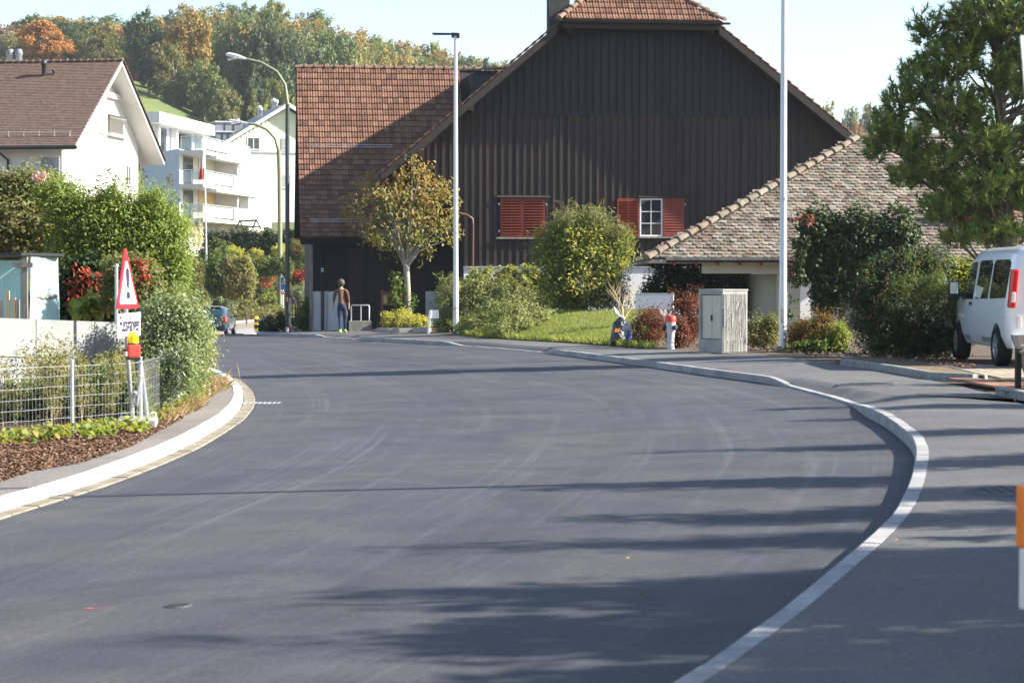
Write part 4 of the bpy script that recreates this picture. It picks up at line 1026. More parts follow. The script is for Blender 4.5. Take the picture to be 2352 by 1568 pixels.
# rubbish bags
M['bagblack'] = mottled('black_bag_plastic', (.012, .013, .017), (.02, .022, .03), 5, .22, .8, 16, spec=.6, bdist=.03)
M['baggrey'] = mottled('grey_bag_plastic', (.3, .31, .34), (.5, .5, .53), 5, .3, .9, 18, spec=.5, bdist=.03)
M['bagblue'] = mottled('blue_bag_plastic', (.02, .06, .42), (.03, .09, .55), 5, .35, .8, 18, bdist=.03)
def bag(x, y, wpx, hpx, Y, mat, label, neck=True, seed=1, tie=None, lab_=None):
    s = Y / F; c = P(x, y, Y); rx, hz = wpx * s / 2, hpx * s; r = random.Random(seed); import mathutils.noise as mn
    o = thing('rubbish_bag', label, 'rubbish bag', c, 0, 'rubbish bags on the grass edge'); bm = bmesh.new(); bmesh.ops.create_icosphere(bm, subdivisions=4, radius=1)
    for v in bm.verts:
        p = v.co.copy(); z = (p.z + 1) / 2; wid = (1 - z ** 2.6) ** .5 if z < 1 else 0; ang = math.atan2(p.y, p.x)
        if z > .75 and neck: wid = max(wid * (1 - (z - .75) * 2.4), .13)
        k = 1 + .10 * mn.noise(p * 2.2 + Vector((seed, 0, 0))) + .05 * mn.noise(p * 6 + Vector((0, seed, 0))) + .05 * math.sin(ang * 9 + z * 5) * z
        rad = math.hypot(p.x, p.y); wid = min(wid * 1.05, 1) if z > .15 else (.72 + z * 1.9)
        v.co = Vector((math.cos(ang) * rx * wid * k * min(1, rad * 6), math.sin(ang) * rx * wid * k * .85 * min(1, rad * 6), z * hz * (1 + .04 * mn.noise(p * 3))))
    me = bpy.data.meshes.new('bag'); bm.to_mesh(me); bm.free(); me.materials.append(mat)
    for p in me.polygons: p.use_smooth = True
    link(bpy.data.objects.new('bag', me), o)
    if tie:
        mb = MB(); t = c + ZV * hz * .97
        mb.tube([t + Vector((.10, -.02, -.03)), t + Vector((.06, -.04, .02)), t + Vector((-.02, -.03, .04)), t + Vector((-.1, 0, .12)), t + Vector((-.15, 0, .26)), t + Vector((-.1, .02, .18)), t + Vector((-.02, .0, .06))], .022, 6); mb.build('tie', M['white'], o)
    if lab_:
        mb = MB(); q = c + Vector((-.02, -rx * .86, hz * .78))
        for k in (-1, 1): mb.box(q + Vector((k * .03, 0, 0)), (.05, .012, .09), 0, 0, Matrix.Rotation(R(-12), 4, 'X') @ Matrix.Rotation(R(15), 4, 'Y'))
        mb.build('sticker', M['orange'], o)
    return o
M['orange'] = plain('orange_sticker', (.8, .22, .02), .5)
bag(1424, 768, 36, 40, 50.3, M['bagblack'], 'black rubbish bag with white tie at the back of the pile', True, 1, True)
bag(1419, 794, 36, 46, 49.6, M['bagblack'], 'bulging black rubbish bag with orange sticker in front of the pile', True, 2, None, True)
bag(1440, 785, 26, 48, 49.9, M['baggrey'], 'grey translucent rubbish bag leaning right of the black bags', True, 3)
bag(1445, 790, 14, 26, 49.7, M['bagblue'], 'small blue bag beside the black rubbish bags', False, 4)
# bench at the right edge
bo = GP(2338, 889, .2); bn = thing('wooden_bench', 'weathered wooden bench cut off by the right picture edge', 'bench', bo)
MB().box(bo + Vector((0, 0, .24)), (.06, .1, .5)).build('leg', M['wood_dark'] if 'wood_dark' in M else M['barge'], bn)
MB().box(bo + Vector((1.5, 0, .24)), (.06, .1, .5)).build('leg', M['barge'], bn)
for k in (0, 1.5):
    a, b = bo + Vector((-.08 + k, 0, .66)), bo + Vector((.1 + k, 0, .16)); MB().prism([a, a + Vector((.07, 0, 0)), b + Vector((.07, 0, 0)), b], (0, .09, 0)).build('side_board', M['wood_grey'], bn)
for i in range(3):
    a = bo + Vector((.02 + i * .0, .1, .6 - i * .14)); MB().box(a + Vector((.75, 0, 0)), (1.5, .03, .12)).build('plank', M['wood_grey'], bn)
for i in range(3): MB().box(bo + Vector((.8, -.1 - i * .12, .45)), (1.6, .1, .03)).build('plank', M['wood_grey'], bn)
# striped beacon and the back of a sign at the right edge, close to the camera
M['orange_refl'] = plain('orange_reflective', (.85, .2, .015), .35, 0, .5, .05); M['pinkwhite'] = plain('white_reflective', (.72, .66, .62), .4, 0, .4, .05)
c = P(2338, 1115, 8.0); zt_ = c.z; bc = thing('traffic_beacon', 'orange and white striped traffic beacon cut off by the right picture edge', 'traffic beacon', (c.x + .14, 8.02, G(2.1, 8) + .116))
gz_ = G(2.1, 8) + .116; n = 2; MB().box((c.x + .2, 8.03, (zt_ - .47 + gz_) / 2), (.05, .04, zt_ - .47 - gz_)).build('post', M['pinkwhite'], bc)
for i in range(n):
    z1_ = zt_ - i * .235; z0_ = max(z1_ - .235, gz_ + .06); mb = MB(); inset = .0 if i % 2 == 0 else .012
    mb.bbox((c.x + .14 + inset * .5, 8.02, (z0_ + z1_) / 2), (.28 - inset, .03, z1_ - z0_), .012); mb.build('stripe', M['orange_refl'] if i % 2 == 0 else M['pinkwhite'], bc)
mb = MB(); mb.bbox((c.x + .24, 8.05, gz_ + .04), (.16, .6, .08), .02); mb.build('foot', M['blackplastic'], bc)
c = P(2345, 82, 8.5); sg = thing('sign_back', 'grey sign back tilted at the upper right picture edge', 'sign', (c.x + .6, 8.6, G(2.6, 8.6) + .116))
e = P(2353, 182, 8.5); mb = MB(); pts = [c, c + Vector((.75, .35, -.05)), e + Vector((.75, .35, -.35)), e + (e - c) * 1.2]
mb.prism(pts, (0, .02, 0)); recalc(mb.build('panel', M['steel'], sg))
mb = MB(); mb.tube([(c.x + .6, 8.72, G(2.6, 8.6) + .1), (c.x + .6, 8.9, c.z + .3)], .03, 8); mb.build('post', M['steel'], sg)
# ================================================================ vehicles
def interp_cols(st, y):
    ys_ = [s[0] for s in st]
    y = min(max(y, ys_[0]), ys_[-1])
    for a, b in zip(st, st[1:]):
        if y <= b[0]:
            t = (y - a[0]) / max(b[0] - a[0], 1e-9); return [(p[0] + (q[0] - p[0]) * t, p[1] + (q[1] - p[1]) * t) for p, q in zip(a[1], b[1])]
def side_x(st, y, z):
    c = interp_cols(st, y)
    for (x0, z0), (x1, z1) in zip(c, c[1:]):
        if z0 <= z <= z1 and z1 > z0: return x0 + (x1 - x0) * (z - z0) / (z1 - z0)
    return c[0][0] if z < c[0][1] else c[-1][0]
def vehicle_body(st, parent, mat, wheels, wr, wx):
    """st: [(y, [(half width, z) from sill to roof edge])]; a closed shell with cut wheel arches"""
    bm = bmesh.new(); n = len(st[0][1]); rings = []
    for y, c in st:
        top = c[-1]; L_ = [bm.verts.new((-x, y, z)) for x, z in c]; mid = bm.verts.new((0, y, top[1] + .025)); R_ = [bm.verts.new((x, y, z)) for x, z in c[::-1]]
        rings.append(L_ + [mid] + R_)
    m = 2 * n + 1
    for a, b in zip(rings, rings[1:]):
        for k in range(m): bm.faces.new((a[k], a[(k + 1) % m], b[(k + 1) % m], b[k]))
    for ring, fl in ((rings[0], False), (rings[-1], True)):
        for k in range(n - 1):
            q = (ring[k], ring[k + 1], ring[m - 2 - k], ring[m - 1 - k]); bm.faces.new(q if fl else q[::-1])
        bm.faces.new((ring[n - 1], ring[n], ring[n + 1]) if fl else (ring[n + 1], ring[n], ring[n - 1]))
    bmesh.ops.recalc_face_normals(bm, faces=bm.faces); me = bpy.data.meshes.new('body'); bm.to_mesh(me); bm.free()
    o = bpy.data.objects.new('body', me); link(o)
    cut = MB()
    for y in wheels: cut.tube([(-wx - .5, y, wr), (-wx + .32, y, wr)], wr * 1.14, 28); cut.tube([(wx - .32, y, wr), (wx + .5, y, wr)], wr * 1.14, 28)
    co = cut.build('cut', mat, None); recalc(co)
    b = o.modifiers.new('b', 'BEVEL'); b.width = .035; b.segments = 2; b.limit_method = 'ANGLE'; b.angle_limit = R(28)
    md = o.modifiers.new('c', 'BOOLEAN'); md.operation = 'DIFFERENCE'; md.object = co; md.solver = 'EXACT'
    dg = bpy.context.evaluated_depsgraph_get(); me2 = bpy.data.meshes.new_from_object(o.evaluated_get(dg))
    bpy.data.objects.remove(o); bpy.data.objects.remove(co)
    me2.materials.clear(); me2.materials.append(mat)
    me2.set_sharp_from_angle(angle=R(32))
    for p in me2.polygons: p.use_smooth = True; p.material_index = 0
    ob = bpy.data.objects.new('body', me2); link(ob, parent); return ob
def side_panel(st, side, yz, name, mat, parent, out=.006, th=.012):
    yz = list(yz); pts = [(side * (side_x(st, y, z) + out), y, z) for y, z in yz]; mb = MB(); mb.prism(pts, (-side * th, 0, 0)); return recalc(mb.build(name, mat, parent, local=True))
def rear_panel(yf, xz, name, mat, parent, th=.012, out=.006):
    mb = MB(); mb.prism([(x, yf(x, z) - out, z) for x, z in xz], (0, th, 0)); return recalc(mb.build(name, mat, parent, local=True))
def rounded(x0, z0, x1, z1, r, n=4):
    out = []
    for cx, cz, a0_ in ((x1 - r, z0 + r, -90), (x1 - r, z1 - r, 0), (x0 + r, z1 - r, 90), (x0 + r, z0 + r, 180)):
        for i in range(n + 1):
            a = R(a0_ + 90 * i / n); out.append((cx + r * math.cos(a), cz + r * math.sin(a)))
    return out
def wheel(parent, x, y, r_, wd, side, rimmat):
    w_ = bpy.data.objects.new('wheel', None); w_.location = (x, y, r_); link(w_, parent); w_.empty_display_size = .1
    t = MB(); t.lathe((0, 0, 0), [(r_ * .62, -wd / 2), (r_ * .93, -wd / 2), (r_, -wd * .35), (r_, wd * .35), (r_ * .93, wd / 2), (r_ * .62, wd / 2), (r_ * .6, wd * .4)], 30, 0, (side, 0, 0)); t.build('tyre', M['rubber'], w_, local=True)
    m = MB(); m.lathe((0, 0, 0), [(r_ * .63, 0), (r_ * .63, wd * .46), (r_ * .58, wd * .46), (r_ * .55, wd * .36), (r_ * .2, wd * .4), (r_ * .16, wd * .47), (.01, wd * .48)], 30, 0, (side, 0, 0))
    for k in range(5):
        a = 2 * math.pi * k / 5; d = Vector((0, math.cos(a), math.sin(a))); q = d.cross(Vector((1, 0, 0)))
        m.prism([d * r_ * .16 + q * .03, d * r_ * .56 + q * .045, d * r_ * .56 - q * .045, d * r_ * .16 - q * .03], Vector((side * wd * .49, 0, 0)))
    m.build('rim', rimmat, w_, local=True); return w_
M['van_white'] = NG('white_car_paint').set((.78, .79, .8), .22, 0, .5).mat; M['van_white'].node_tree.nodes['Principled BSDF'].inputs['Coat Weight'].default_value = .5
M['car_blue'] = NG('blue_grey_car_paint').set((.02, .045, .075), .22, .3, .5).mat; M['car_blue'].node_tree.nodes['Principled BSDF'].inputs['Coat Weight'].default_value = .7
M['tail_red'] = NG('red_tail_light').set((.5, .012, .015), .12, 0, .7).mat; M['tail_clear'] = NG('clear_lamp').set((.72, .6, .58), .12, 0, .7).mat
M['glass_car'] = NG('tinted_car_glass').set((.012, .015, .018), .03, 0, .8).mat; M['alloy'] = plain('alloy_rim', (.42, .43, .45), .35, .7)
M['chrome'] = NG('mirror_glass').set((.5, .55, .6), .06, 1.0).mat
# --- white van, parked with its tail towards the camera
VY = 33.9; vx = P(2320, 700, VY).x + .94; van = thing('van', 'white passenger van parked tail first in the driveway', 'van', (vx, VY, G(8, VY) + .15), 0)
def vs_(y, s, zr=1.97, zw=1.78, k=1.0, zs=.3): return (y, [(.86 * s, zs), (.945 * s, zs + .2), (.955 * s, .82), (.95 * s, 1.0), (.935 * s * k, 1.12), (.83 * s * k, zw), (.76 * s * k, zr - .08), (.60 * s * k, zr - .015)])
st = [vs_(0, .955, 1.93, 1.76), vs_(.06, .99, 1.955), vs_(.4, 1), vs_(1.3, 1), vs_(2.4, 1), vs_(3.0, .995, 1.97), vs_(3.45, .985, 1.86, 1.7), vs_(3.95, .965, 1.42, 1.3), vs_(4.2, .95, 1.2, 1.17, 1.0), vs_(4.55, .9, 1.05, 1.08, .97), vs_(4.75, .8, .85, .9, .95)]
st = [(y, [(x, max(z, c[i - 1][1] + .01) if i and z <= c[i - 1][1] else z) for i, (x, z) in enumerate(c)]) for y, c in st]
for i in range(len(st)):
    c = st[i][1]
    for k in range(1, len(c)):
        if c[k][1] <= c[k - 1][1]: c[k] = (c[k][0], c[k - 1][1] + .012)
body = vehicle_body(st, van, M['van_white'], (.92, 4.02), .33, .95)
for s in (-1, 1):
    side_panel(st, s, [(.35, 1.12), (1.45, 1.1), (1.5, 1.18), (1.5, 1.68), (1.4, 1.74), (.45, 1.74), (.33, 1.68)], 'side_window', M['glass_car'], van)
    side_panel(st, s, [(1.62, 1.1), (2.55, 1.09), (2.58, 1.7), (2.5, 1.74), (1.7, 1.74), (1.6, 1.66)], 'side_window', M['glass_car'], van)
    side_panel(st, s, [(2.75, 1.08), (3.75, 1.07), (3.8, 1.15), (3.35, 1.66), (3.2, 1.71), (2.78, 1.72)], 'front_window', M['glass_car'], van)
    for y0 in (1.55, 2.66, 3.72): side_panel(st, s, [(y0, .36), (y0 + .012, .36), (y0 + .012, 1.06), (y0, 1.06)], 'door_seam', M['darkmetal'], van, .001, .004)
    side_panel(st, s, [(.25, .80), (3.6, .80), (3.6, .83), (.25, .83)], 'side_moulding', M['van_white'], van, .012, .02)
    side_panel(st, s, [(1.3, .37), (3.5, .37), (3.5, .46), (1.3, .46)], 'sill', M['steel'], van, .006, .03)
    for z in (.98,): side_panel(st, s, [(2.78, z), (2.92, z), (2.92, z + .05), (2.78, z + .05)], 'door_handle', M['blackplastic'], van, .03, .03)
    for y in (.92, 4.02): wheel(van, s * .86, y, .33, .22, s, M['alloy'])
    # mirror
    mr = MB(); mr.bbox((s * 1.12, 3.45, 1.22), (.19, .12, .34), .04); mo = mr.build('mirror', M['blackplastic'], van, local=True)
    mr = MB(); mr.box((s * 1.13, 3.387, 1.27), (.14, .006, .2)); mr.build('mirror_glass', M['chrome'], mo, local=True)
    mr = MB(); mr.box((s * .99, 3.47, 1.15), (.12, .06, .08)); mr.build('mirror_arm', M['blackplastic'], mo, local=True)
    # tall tail light on the corner
    tl = MB(); pts = [(s * (side_x(st, .10, z) * .985 + .0), z) for z in (.95, 1.1, 1.35, 1.58)]
    tl.bbox((s * .885, .045, 1.27), (.11, .16, .62), .03, 0, 0, Matrix.Rotation(R(-5 * s), 4, 'Y')); to = tl.build('tail_light', M['tail_red'], van, local=True)
    tl = MB(); tl.bbox((s * .892, .0, 1.13), (.07, .1, .17), .02, 0, 0, Matrix.Rotation(R(-5 * s), 4, 'Y')); tl.build('reversing_lamp', M['tail_clear'], to, local=True)
rear = lambda x, z: 0.0 + (.0 if z < 1.76 else (z - 1.76) * .3)
rear_panel(rear, rounded(-.7, 1.12, -.02, 1.72, .09), 'rear_window', M['glass_car'], van); rear_panel(rear, rounded(.02, 1.12, .7, 1.72, .09), 'rear_window', M['glass_car'], van)
rear_panel(rear, [(-.006, .5), (.006, .5), (.006, 1.9), (-.006, 1.9)], 'door_seam', M['darkmetal'], van, .004, .002)
rear_panel(rear, rounded(-.55, .62, .55, .86, .05), 'plate_recess', M['van_white'], van, .02, .018)
MB().bbox((0, -.05, .42), (1.86, .2, .22), .05).build('bumper', M['van_white'], van, local=True)
for s in (-1, 1):
    MB().box((s * .68, -.152, .4), (.13, .006, .04)).build('reflector', M['tail_red'], van, local=True)
    MB().box((s * .8, -.012, .74), (.05, .03, .2)).build('fog_lamp', M['tail_clear'], van, local=True)
mb = MB(); mb.tube([(-.55, .5, 1.98), (-.54, .36, 2.42)], .006, 5); mb.build('antenna', M['blackplastic'], van, local=True)
# --- blue hatchback on the far stretch of road
cp = P(482, 768, 113.5); car = thing('car', 'dark blue hatchback driving away beyond the hedge', 'car', (cp.x, 113.5, G(cp.x, 113.5) + .01), R(-1))
def cs(y, s, zr, zw, k=1.0, zs=.26, zb=.95): return (y, [(.8 * s, zs), (.87 * s, zs + .2), (.885 * s, .72), (.86 * s, zb), (.70 * s * k, zw), (.62 * s * k, zr - .07), (.48 * s * k, zr - .01)])
st = [cs(0, .9, 1.1, 1.02, 1.1), cs(.12, .96, 1.3, 1.2, 1.02), cs(.42, 1, 1.52, 1.4), cs(1.0, 1, 1.58, 1.46), cs(1.9, 1, 1.58, 1.46), cs(2.5, 1, 1.52, 1.42), cs(3.1, .98, 1.18, 1.12, 1.05), cs(3.5, .96, 1.02, 1.0, 1.12), cs(4.1, .9, .85, .87, 1.15, .28, .8), cs(4.3, .8, .72, .74, 1.15, .3, .68)]
for i in range(len(st)):
    c = st[i][1]
    for k in range(1, len(c)):
        if c[k][1] <= c[k - 1][1]: c[k] = (c[k][0], c[k - 1][1] + .012)
vehicle_body(st, car, M['car_blue'], (.75, 3.3), .31, .86)
for s in (-1, 1):
    side_panel(st, s, [(.5, 1.05), (1.15, .99), (1.15, 1.4), (.75, 1.42)], 'side_window', M['glass_car'], car); side_panel(st, s, [(1.22, .99), (1.9, .98), (1.9, 1.4), (1.22, 1.41)], 'side_window', M['glass_car'], car)
    side_panel(st, s, [(1.97, .98), (2.9, .99), (2.5, 1.35), (2.3, 1.39), (1.97, 1.4)], 'front_window', M['glass_car'], car)
    for y in (.75, 3.3): wheel(car, s * .78, y, .31, .2, s, M['alloy'])
    mr = MB(); mr.bbox((s * .98, 2.75, 1.02), (.2, .12, .15), .03); mr.build('mirror', M['car_blue'], car, local=True)
    mr = MB(); mr.bbox((s * .74, .08, .88), (.2, .2, .34), .04, 0, 0, Matrix.Rotation(R(-8 * s), 4, 'Y')); mr.build('tail_light', M['tail_red'], car, local=True)
mb = MB(); mb.prism([(-.62, .075, 1.0), (.62, .075, 1.0), (.55, .36, 1.46), (-.55, .36, 1.46)], (0, -.012, .01)); recalc(mb.build('rear_window', M['glass_car'], car, local=True))
MB().bbox((0, .0, .5), (1.62, .2, .28), .05).build('bumper', M['car_blue'], car, local=True)
MB().box((0, -.012, .78), (.5, .02, .11)).build('number_plate', M['white'], car, local=True)
MB().bbox((0, .38, 1.54), (1.1, .18, .04), .015).build('spoiler', M['car_blue'], car, local=True)
# ================================================================ the woman walking away along the barn
def skin_figure(J, E, root, name, sub=2):
    names = list(J); idx = {n: i for i, n in enumerate(names)}
    me = bpy.data.meshes.new(name); me.from_pydata([J[n][0] for n in names], [(idx[a], idx[b]) for a, b in E], [])
    o = bpy.data.objects.new(name, me); link(o)
    m = o.modifiers.new('s', 'SKIN'); m.use_smooth_shade = True; m.branch_smoothing = .4
    for n in names:
        v = me.skin_vertices[0].data[idx[n]]; r_ = J[n][1]; v.radius = r_ if isinstance(r_, tuple) else (r_, r_); v.use_root = (n == root)
    s = o.modifiers.new('d', 'SUBSURF'); s.levels = sub; s.render_levels = sub
    dg = bpy.context.evaluated_depsgraph_get(); me2 = bpy.data.meshes.new_from_object(o.evaluated_get(dg)); bpy.data.objects.remove(o); return me2
M['skin'] = plain('skin', (.5, .27, .18), .55); M['shirt'] = mottled('brown_jersey', (.10, .045, .03), (.15, .07, .045), 10, .85, .5, 26, bdist=.02)
M['jeans'] = mottled('blue_denim', (.012, .02, .05), (.03, .045, .095), 6, .85, .4, 60); M['hair'] = mottled('ash_blond_hair', (.05, .04, .03), (.13, .10, .075), 30, .6, .5, 40, stretch=(1, 1, .25))
M['shoe'] = plain('lime_shoe', (.38, .6, .12), .6)
wp = SP(786, 764.5); PW = thing('person', 'woman in brown top and blue jeans walking away beside the barn wing', 'person', wp)
J = {'hip': ((0, 0, .93), (.16, .12)), 'waist': ((-.02, .01, 1.08), (.145, .10)), 'chest': ((-.03, .0, 1.30), (.175, .115)), 'collar': ((-.03, .0, 1.43), (.10, .075)), 'neck': ((-.03, .01, 1.52), .05), 'jaw': ((-.03, .035, 1.60), (.062, .07)), 'head': ((-.03, .02, 1.69), (.078, .095)), 'top': ((-.03, .0, 1.75), (.05, .06)), 'nose': ((-.03, .135, 1.655), .012)}
E = [('hip', 'waist'), ('waist', 'chest'), ('chest', 'collar'), ('collar', 'neck'), ('neck', 'jaw'), ('jaw', 'head'), ('head', 'top'), ('head', 'nose')]
for s, sh, el, wr, kn, an, toe in ((-1, (-.215, .0, 1.405), (-.275, -.02, 1.13), (-.295, .06, .93), (-.07, -.02, .50), (-.045, -.24, .12), (-.04, -.05, .035)), (1, (.155, .0, 1.40), (.215, -.03, 1.13), (.225, -.02, .90), (.095, .06, .50), (.085, .10, .09), (.09, .25, .05))):
    q = 'l' if s < 0 else 'r'
    J.update({q + 'sh': (sh, .068), q + 'el': (el, .05), q + 'wr': (wr, .027), q + 'hipj': ((s * .095, -.01, .86), (.122, .12)), q + 'kn': (kn, (.07, .07)), q + 'calf': (tuple(Vector(kn).lerp(Vector(an), .35) + Vector((0, -.02, 0))), .058), q + 'an': (an, .04)})
    E += [('collar', q + 'sh'), (q + 'sh', q + 'el'), (q + 'el', q + 'wr'), ('hip', q + 'hipj'), (q + 'hipj', q + 'kn'), (q + 'kn', q + 'calf'), (q + 'calf', q + 'an')]
    w_ = Vector(wr); d = (w_ - Vector(el)).normalized(); pm = w_ + d * .06; J[q + 'pm'] = (tuple(pm), (.036, .02)); E.append((q + 'wr', q + 'pm'))
    for k, L_ in enumerate((.07, .08, .074, .058)):
        b = pm + Vector((0, (k - 1.5) * .02, 0)); m1 = b + d * L_ * .55; m2 = m1 + (d * .8 + Vector((-s * .5, .25, 0))).normalized() * L_ * .5
        J[q + 'f%da' % k] = (tuple(m1), .0095); J[q + 'f%db' % k] = (tuple(m2), .008); E += [(q + 'pm', q + 'f%da' % k), (q + 'f%da' % k, q + 'f%db' % k)]
    t1 = w_ + d * .035 + Vector((0, .045, 0)); J[q + 'ta'] = (tuple(t1), .011); J[q + 'tb'] = (tuple(t1 + d * .04 + Vector((0, .012, 0))), .009); E += [(q + 'wr', q + 'ta'), (q + 'ta', q + 'tb')]
me = skin_figure(J, E, 'hip', 'body')
for m in ('skin', 'shirt', 'jeans'): me.materials.append(M[m])
for p in me.polygons:
    c = p.center; arm = c.x < -.205 + (1.42 - c.z) * .0 or c.x > .165
    k = 2
    if c.z > .93: k = 1
    if arm and c.z < 1.02: k = 0
    elif abs(c.x) < .16 and c.z <= .97: k = 2
    if c.z > 1.475: k = 0
    if c.z < .13: k = 0
    p.material_index = k; p.use_smooth = True
link(bpy.data.objects.new('body', me), PW)
bm = bmesh.new(); bmesh.ops.create_icosphere(bm, subdivisions=3, radius=1)
import mathutils.noise as mnoise
for v in bm.verts:
    p = v.co; k = 1 + .06 * mnoise.noise(p * 4) + .03 * mnoise.noise(p * 11); front = max(0, p.y)
    v.co = Vector((p.x * .118 * k - .03, p.y * .125 * k * (1 - .35 * front * (p.z < .35)) - .008, p.z * .142 * k + 1.675 + (.02 if p.z < -.5 and p.y < 0 else 0)))
me = bpy.data.meshes.new('hair'); bm.to_mesh(me); bm.free(); me.materials.append(M['hair'])
for p in me.polygons: p.use_smooth = True
link(bpy.data.objects.new('hair', me), PW)
for (x, y, z, rx) in ((-.045, -.17, .06, 28), (.09, .17, .06, -8)):
    mb = MB(); mb.bbox((x, y, z), (.085, .25, .075), .03, 0, 0, Matrix.Rotation(R(rx - 8), 4, 'X')); mb.build('shoe', M['shoe'], PW, local=True)
for s in (-1, 1):
    mb = MB(); mb.lathe((-.03 + s * .032, .108, 1.67), [(.002, -.01), (.011, -.004), (.011, .004), (.002, .01)], 8); mb.build('eye', M['white'], PW, local=True)
mb = MB(); mb.bbox((-.03, .108, 1.605), (.05, .012, .012), .004); mb.build('mouth', M['shirt'], PW, local=True)
# ================================================================ things by the barn wing and on the far road
o = thing('railing', 'grey steel railing on a concrete block beside the barn wing door', 'railing', SP(828, 762))
s = 73.5 / F; bz = P(828, 737, 73.5)
blk = MB(); a, b = P(800, 762, 73.5), P(852, 762, 73.5); gz0 = SZ(-5.5, 73.3) - .05
blk.bbox(((a.x + b.x) / 2, 73.7, (gz0 + bz.z) / 2), (b.x - a.x, .38, bz.z - gz0), .015, BA); blk.build('block', M['concrete_dark'], o)
zt = P(828, 701, 73.5).z; mb = MB(); x0, x1 = P(806, 700, 73.5).x, P(847, 700, 73.5).x
mb.tube([(x0, 73.65, bz.z), (x0, 73.65, zt - .03), (x0 + .03, 73.65, zt), (x1 - .03, 73.7, zt), (x1, 73.7, zt - .03), (x1, 73.7, bz.z)], .022, 8); mb.build('rail', M['steel'], o)
xm = P(828, 700, 73.5).x; mb = MB(); mb.tube([(xm, 73.68, bz.z), (xm, 73.68, zt)], .02, 8); mb.build('post', M['steel'], o)
# reddish wooden notice case behind the cherry tree
q = P(889, 760, 76.6); o = thing('notice_case', 'reddish brown wooden notice case on a post behind the cherry tree', 'notice case', (q.x, 76.6, 0))
M['redwood'] = mottled('red_brown_wood', (.2, .075, .04), (.32, .13, .075), 10, .7, .3, 50, stretch=(1, 1, .2))
zt, zb_ = P(889, 672, 76.6).z, P(889, 700, 76.6).z; x1 = P(925, 690, 76.6).x; x0 = P(876, 700, 76.6).x
MB().box((x0 + .03, 76.6, zt / 2 + .05), (.07, .07, zt + .1)).build('post', M['redwood'], o); MB().box((x1, 76.6, zt / 2 + .05), (.07, .07, zt + .1)).build('post', M['redwood'], o)
MB().bbox(((x0 + x1) / 2 + .05, 76.57, (zt + zb_) / 2 - .03), (x1 - x0 - .1, .12, zt - zb_ - .03), .01).build('panel', M['redwood'], o)
MB().box((x0 + .14, 76.5, (zt + zb_) / 2 - .03), (.12, .01, .3)).build('notice', plain('yellow_notice', (.5, .38, .12), .7), o)
MB().box(((x0 + x1) / 2 + .03, 76.6, zt + .0), (x1 - x0 + .15, .16, .04)).build('cap', M['redwood'], o)
# tree bed with granite edge
kt = holder('tree_bed_edge')
kerbs('kerb_stone', [tuple(SP(x, y))[:2] + (SZ(*tuple(SP(x, y))[:2]) - G(*tuple(SP(x, y))[:2]) + .13,) for x, y in [(862, 762), (905, 764.5), (940, 763), (985, 762.5)]], -.12, .9, M['kerb'], kt)
strip('bed_soil', [tuple(SP(x, y))[:2] for x, y in [(862, 761), (985, 761)]], [(SP(862, 761).x, SP(862, 761).y + 3.5), (SP(985, 761).x, SP(985, 761).y + 3.5)], 3, lambda x, y, t, a, b: G(x, y) + .2, M['soil'], n=8)
# small white marker by the juniper
q = SP(986, 766); o = thing('marker_post', 'short white marker post with small plate beside the juniper mound', 'marker post', q); h = P(986, 713, q.y).z - q.z
MB().bbox(q + Vector((0, 0, h / 2)), (.07, .05, h), .006, 0, 0, Matrix.Rotation(R(5), 4, 'Y')).build('post', M['white'], o); MB().bbox(q + Vector((.16, .03, h - .12)), (.26, .02, .26), .006).build('plate', M['pole_grey'], o)
# old green street lamps with a whip arm
M['lampgreen'] = plain('old_green_lamp_paint', (.2, .22, .13), .5); M['lampgreen_dark'] = plain('dark_green_lamp_paint', (.045, .065, .06), .5); M['lamphead'] = plain('pale_lamp_head', (.5, .52, .5), .4)
def whip_lamp(xb, yb, Y, arc, split, r0, label, mats_):
    b = P(xb, yb, Y); o = thing('street_lamp', label, 'street lamp', b, 0, 'old green whip lamps')
    pts = [b + Vector((0, 0, -.3))] + [P(x, y, Y) for x, y in arc]; k = split; mb = MB(); n = len(pts)
    rr = [r0 * (1 - .55 * i / (n - 1)) for i in range(n)]
    mb.tube(pts[:k + 1], [r0, r0 * .95] + [r0 * .9] * (k - 1), 12); mb.build('pole', mats_[0], o)
    mb = MB(); mb.tube(pts[k:], [r0 * .75] + [r0 * .6] * (n - k - 1), 10); mb.build('arm', mats_[1], o)
    hx = pts[-1]; d = (pts[-1] - pts[-2]).normalized(); up_ = d.cross(Vector((0, 1, 0))); up_ = up_ if up_.z > 0 else -up_
    L_ = 46 * Y / F; mb = MB(); ys2 = .13
    prof = [(0, .05), (.25, .10), (.55, .13), (.9, .12), (1, .06)]
    rings = []
    for t, w_ in prof: c = hx + d * L_ * t; rings.append([c + Vector((0, ys2 * (.5 + t * .6 if t < .9 else .8), 0)) * sx + up_ * (h_ * w_) for sx, h_ in ((-1, -.45), (-1, .35), (-.5, .8), (.5, .8), (1, .35), (1, -.45))])
    v = [p for r_ in rings for p in r_]; f = [(i * 6 + k_, i * 6 + (k_ + 1) % 6, (i + 1) * 6 + (k_ + 1) % 6, (i + 1) * 6 + k_) for i in range(4) for k_ in range(6)] + [tuple(range(6)), tuple(range(24, 30))]
    mb.add(v, f); recalc(mb.build('lamp_head', M['lamphead'], o))
    mb = MB(); c = hx + d * L_ * .62 - up_ * .09; mb.box(c, (L_ * .55, .2, .07), 0, 0, Matrix.Rotation(-math.asin(max(-1, min(1, d.z))) * (1 if d.x < 0 else 1), 4, 'Y')); mb.build('lens', M['glass_lamp'], o); return o
M['glass_lamp'] = NG('lamp_lens').set((.5, .5, .46), .2, 0, .5).mat
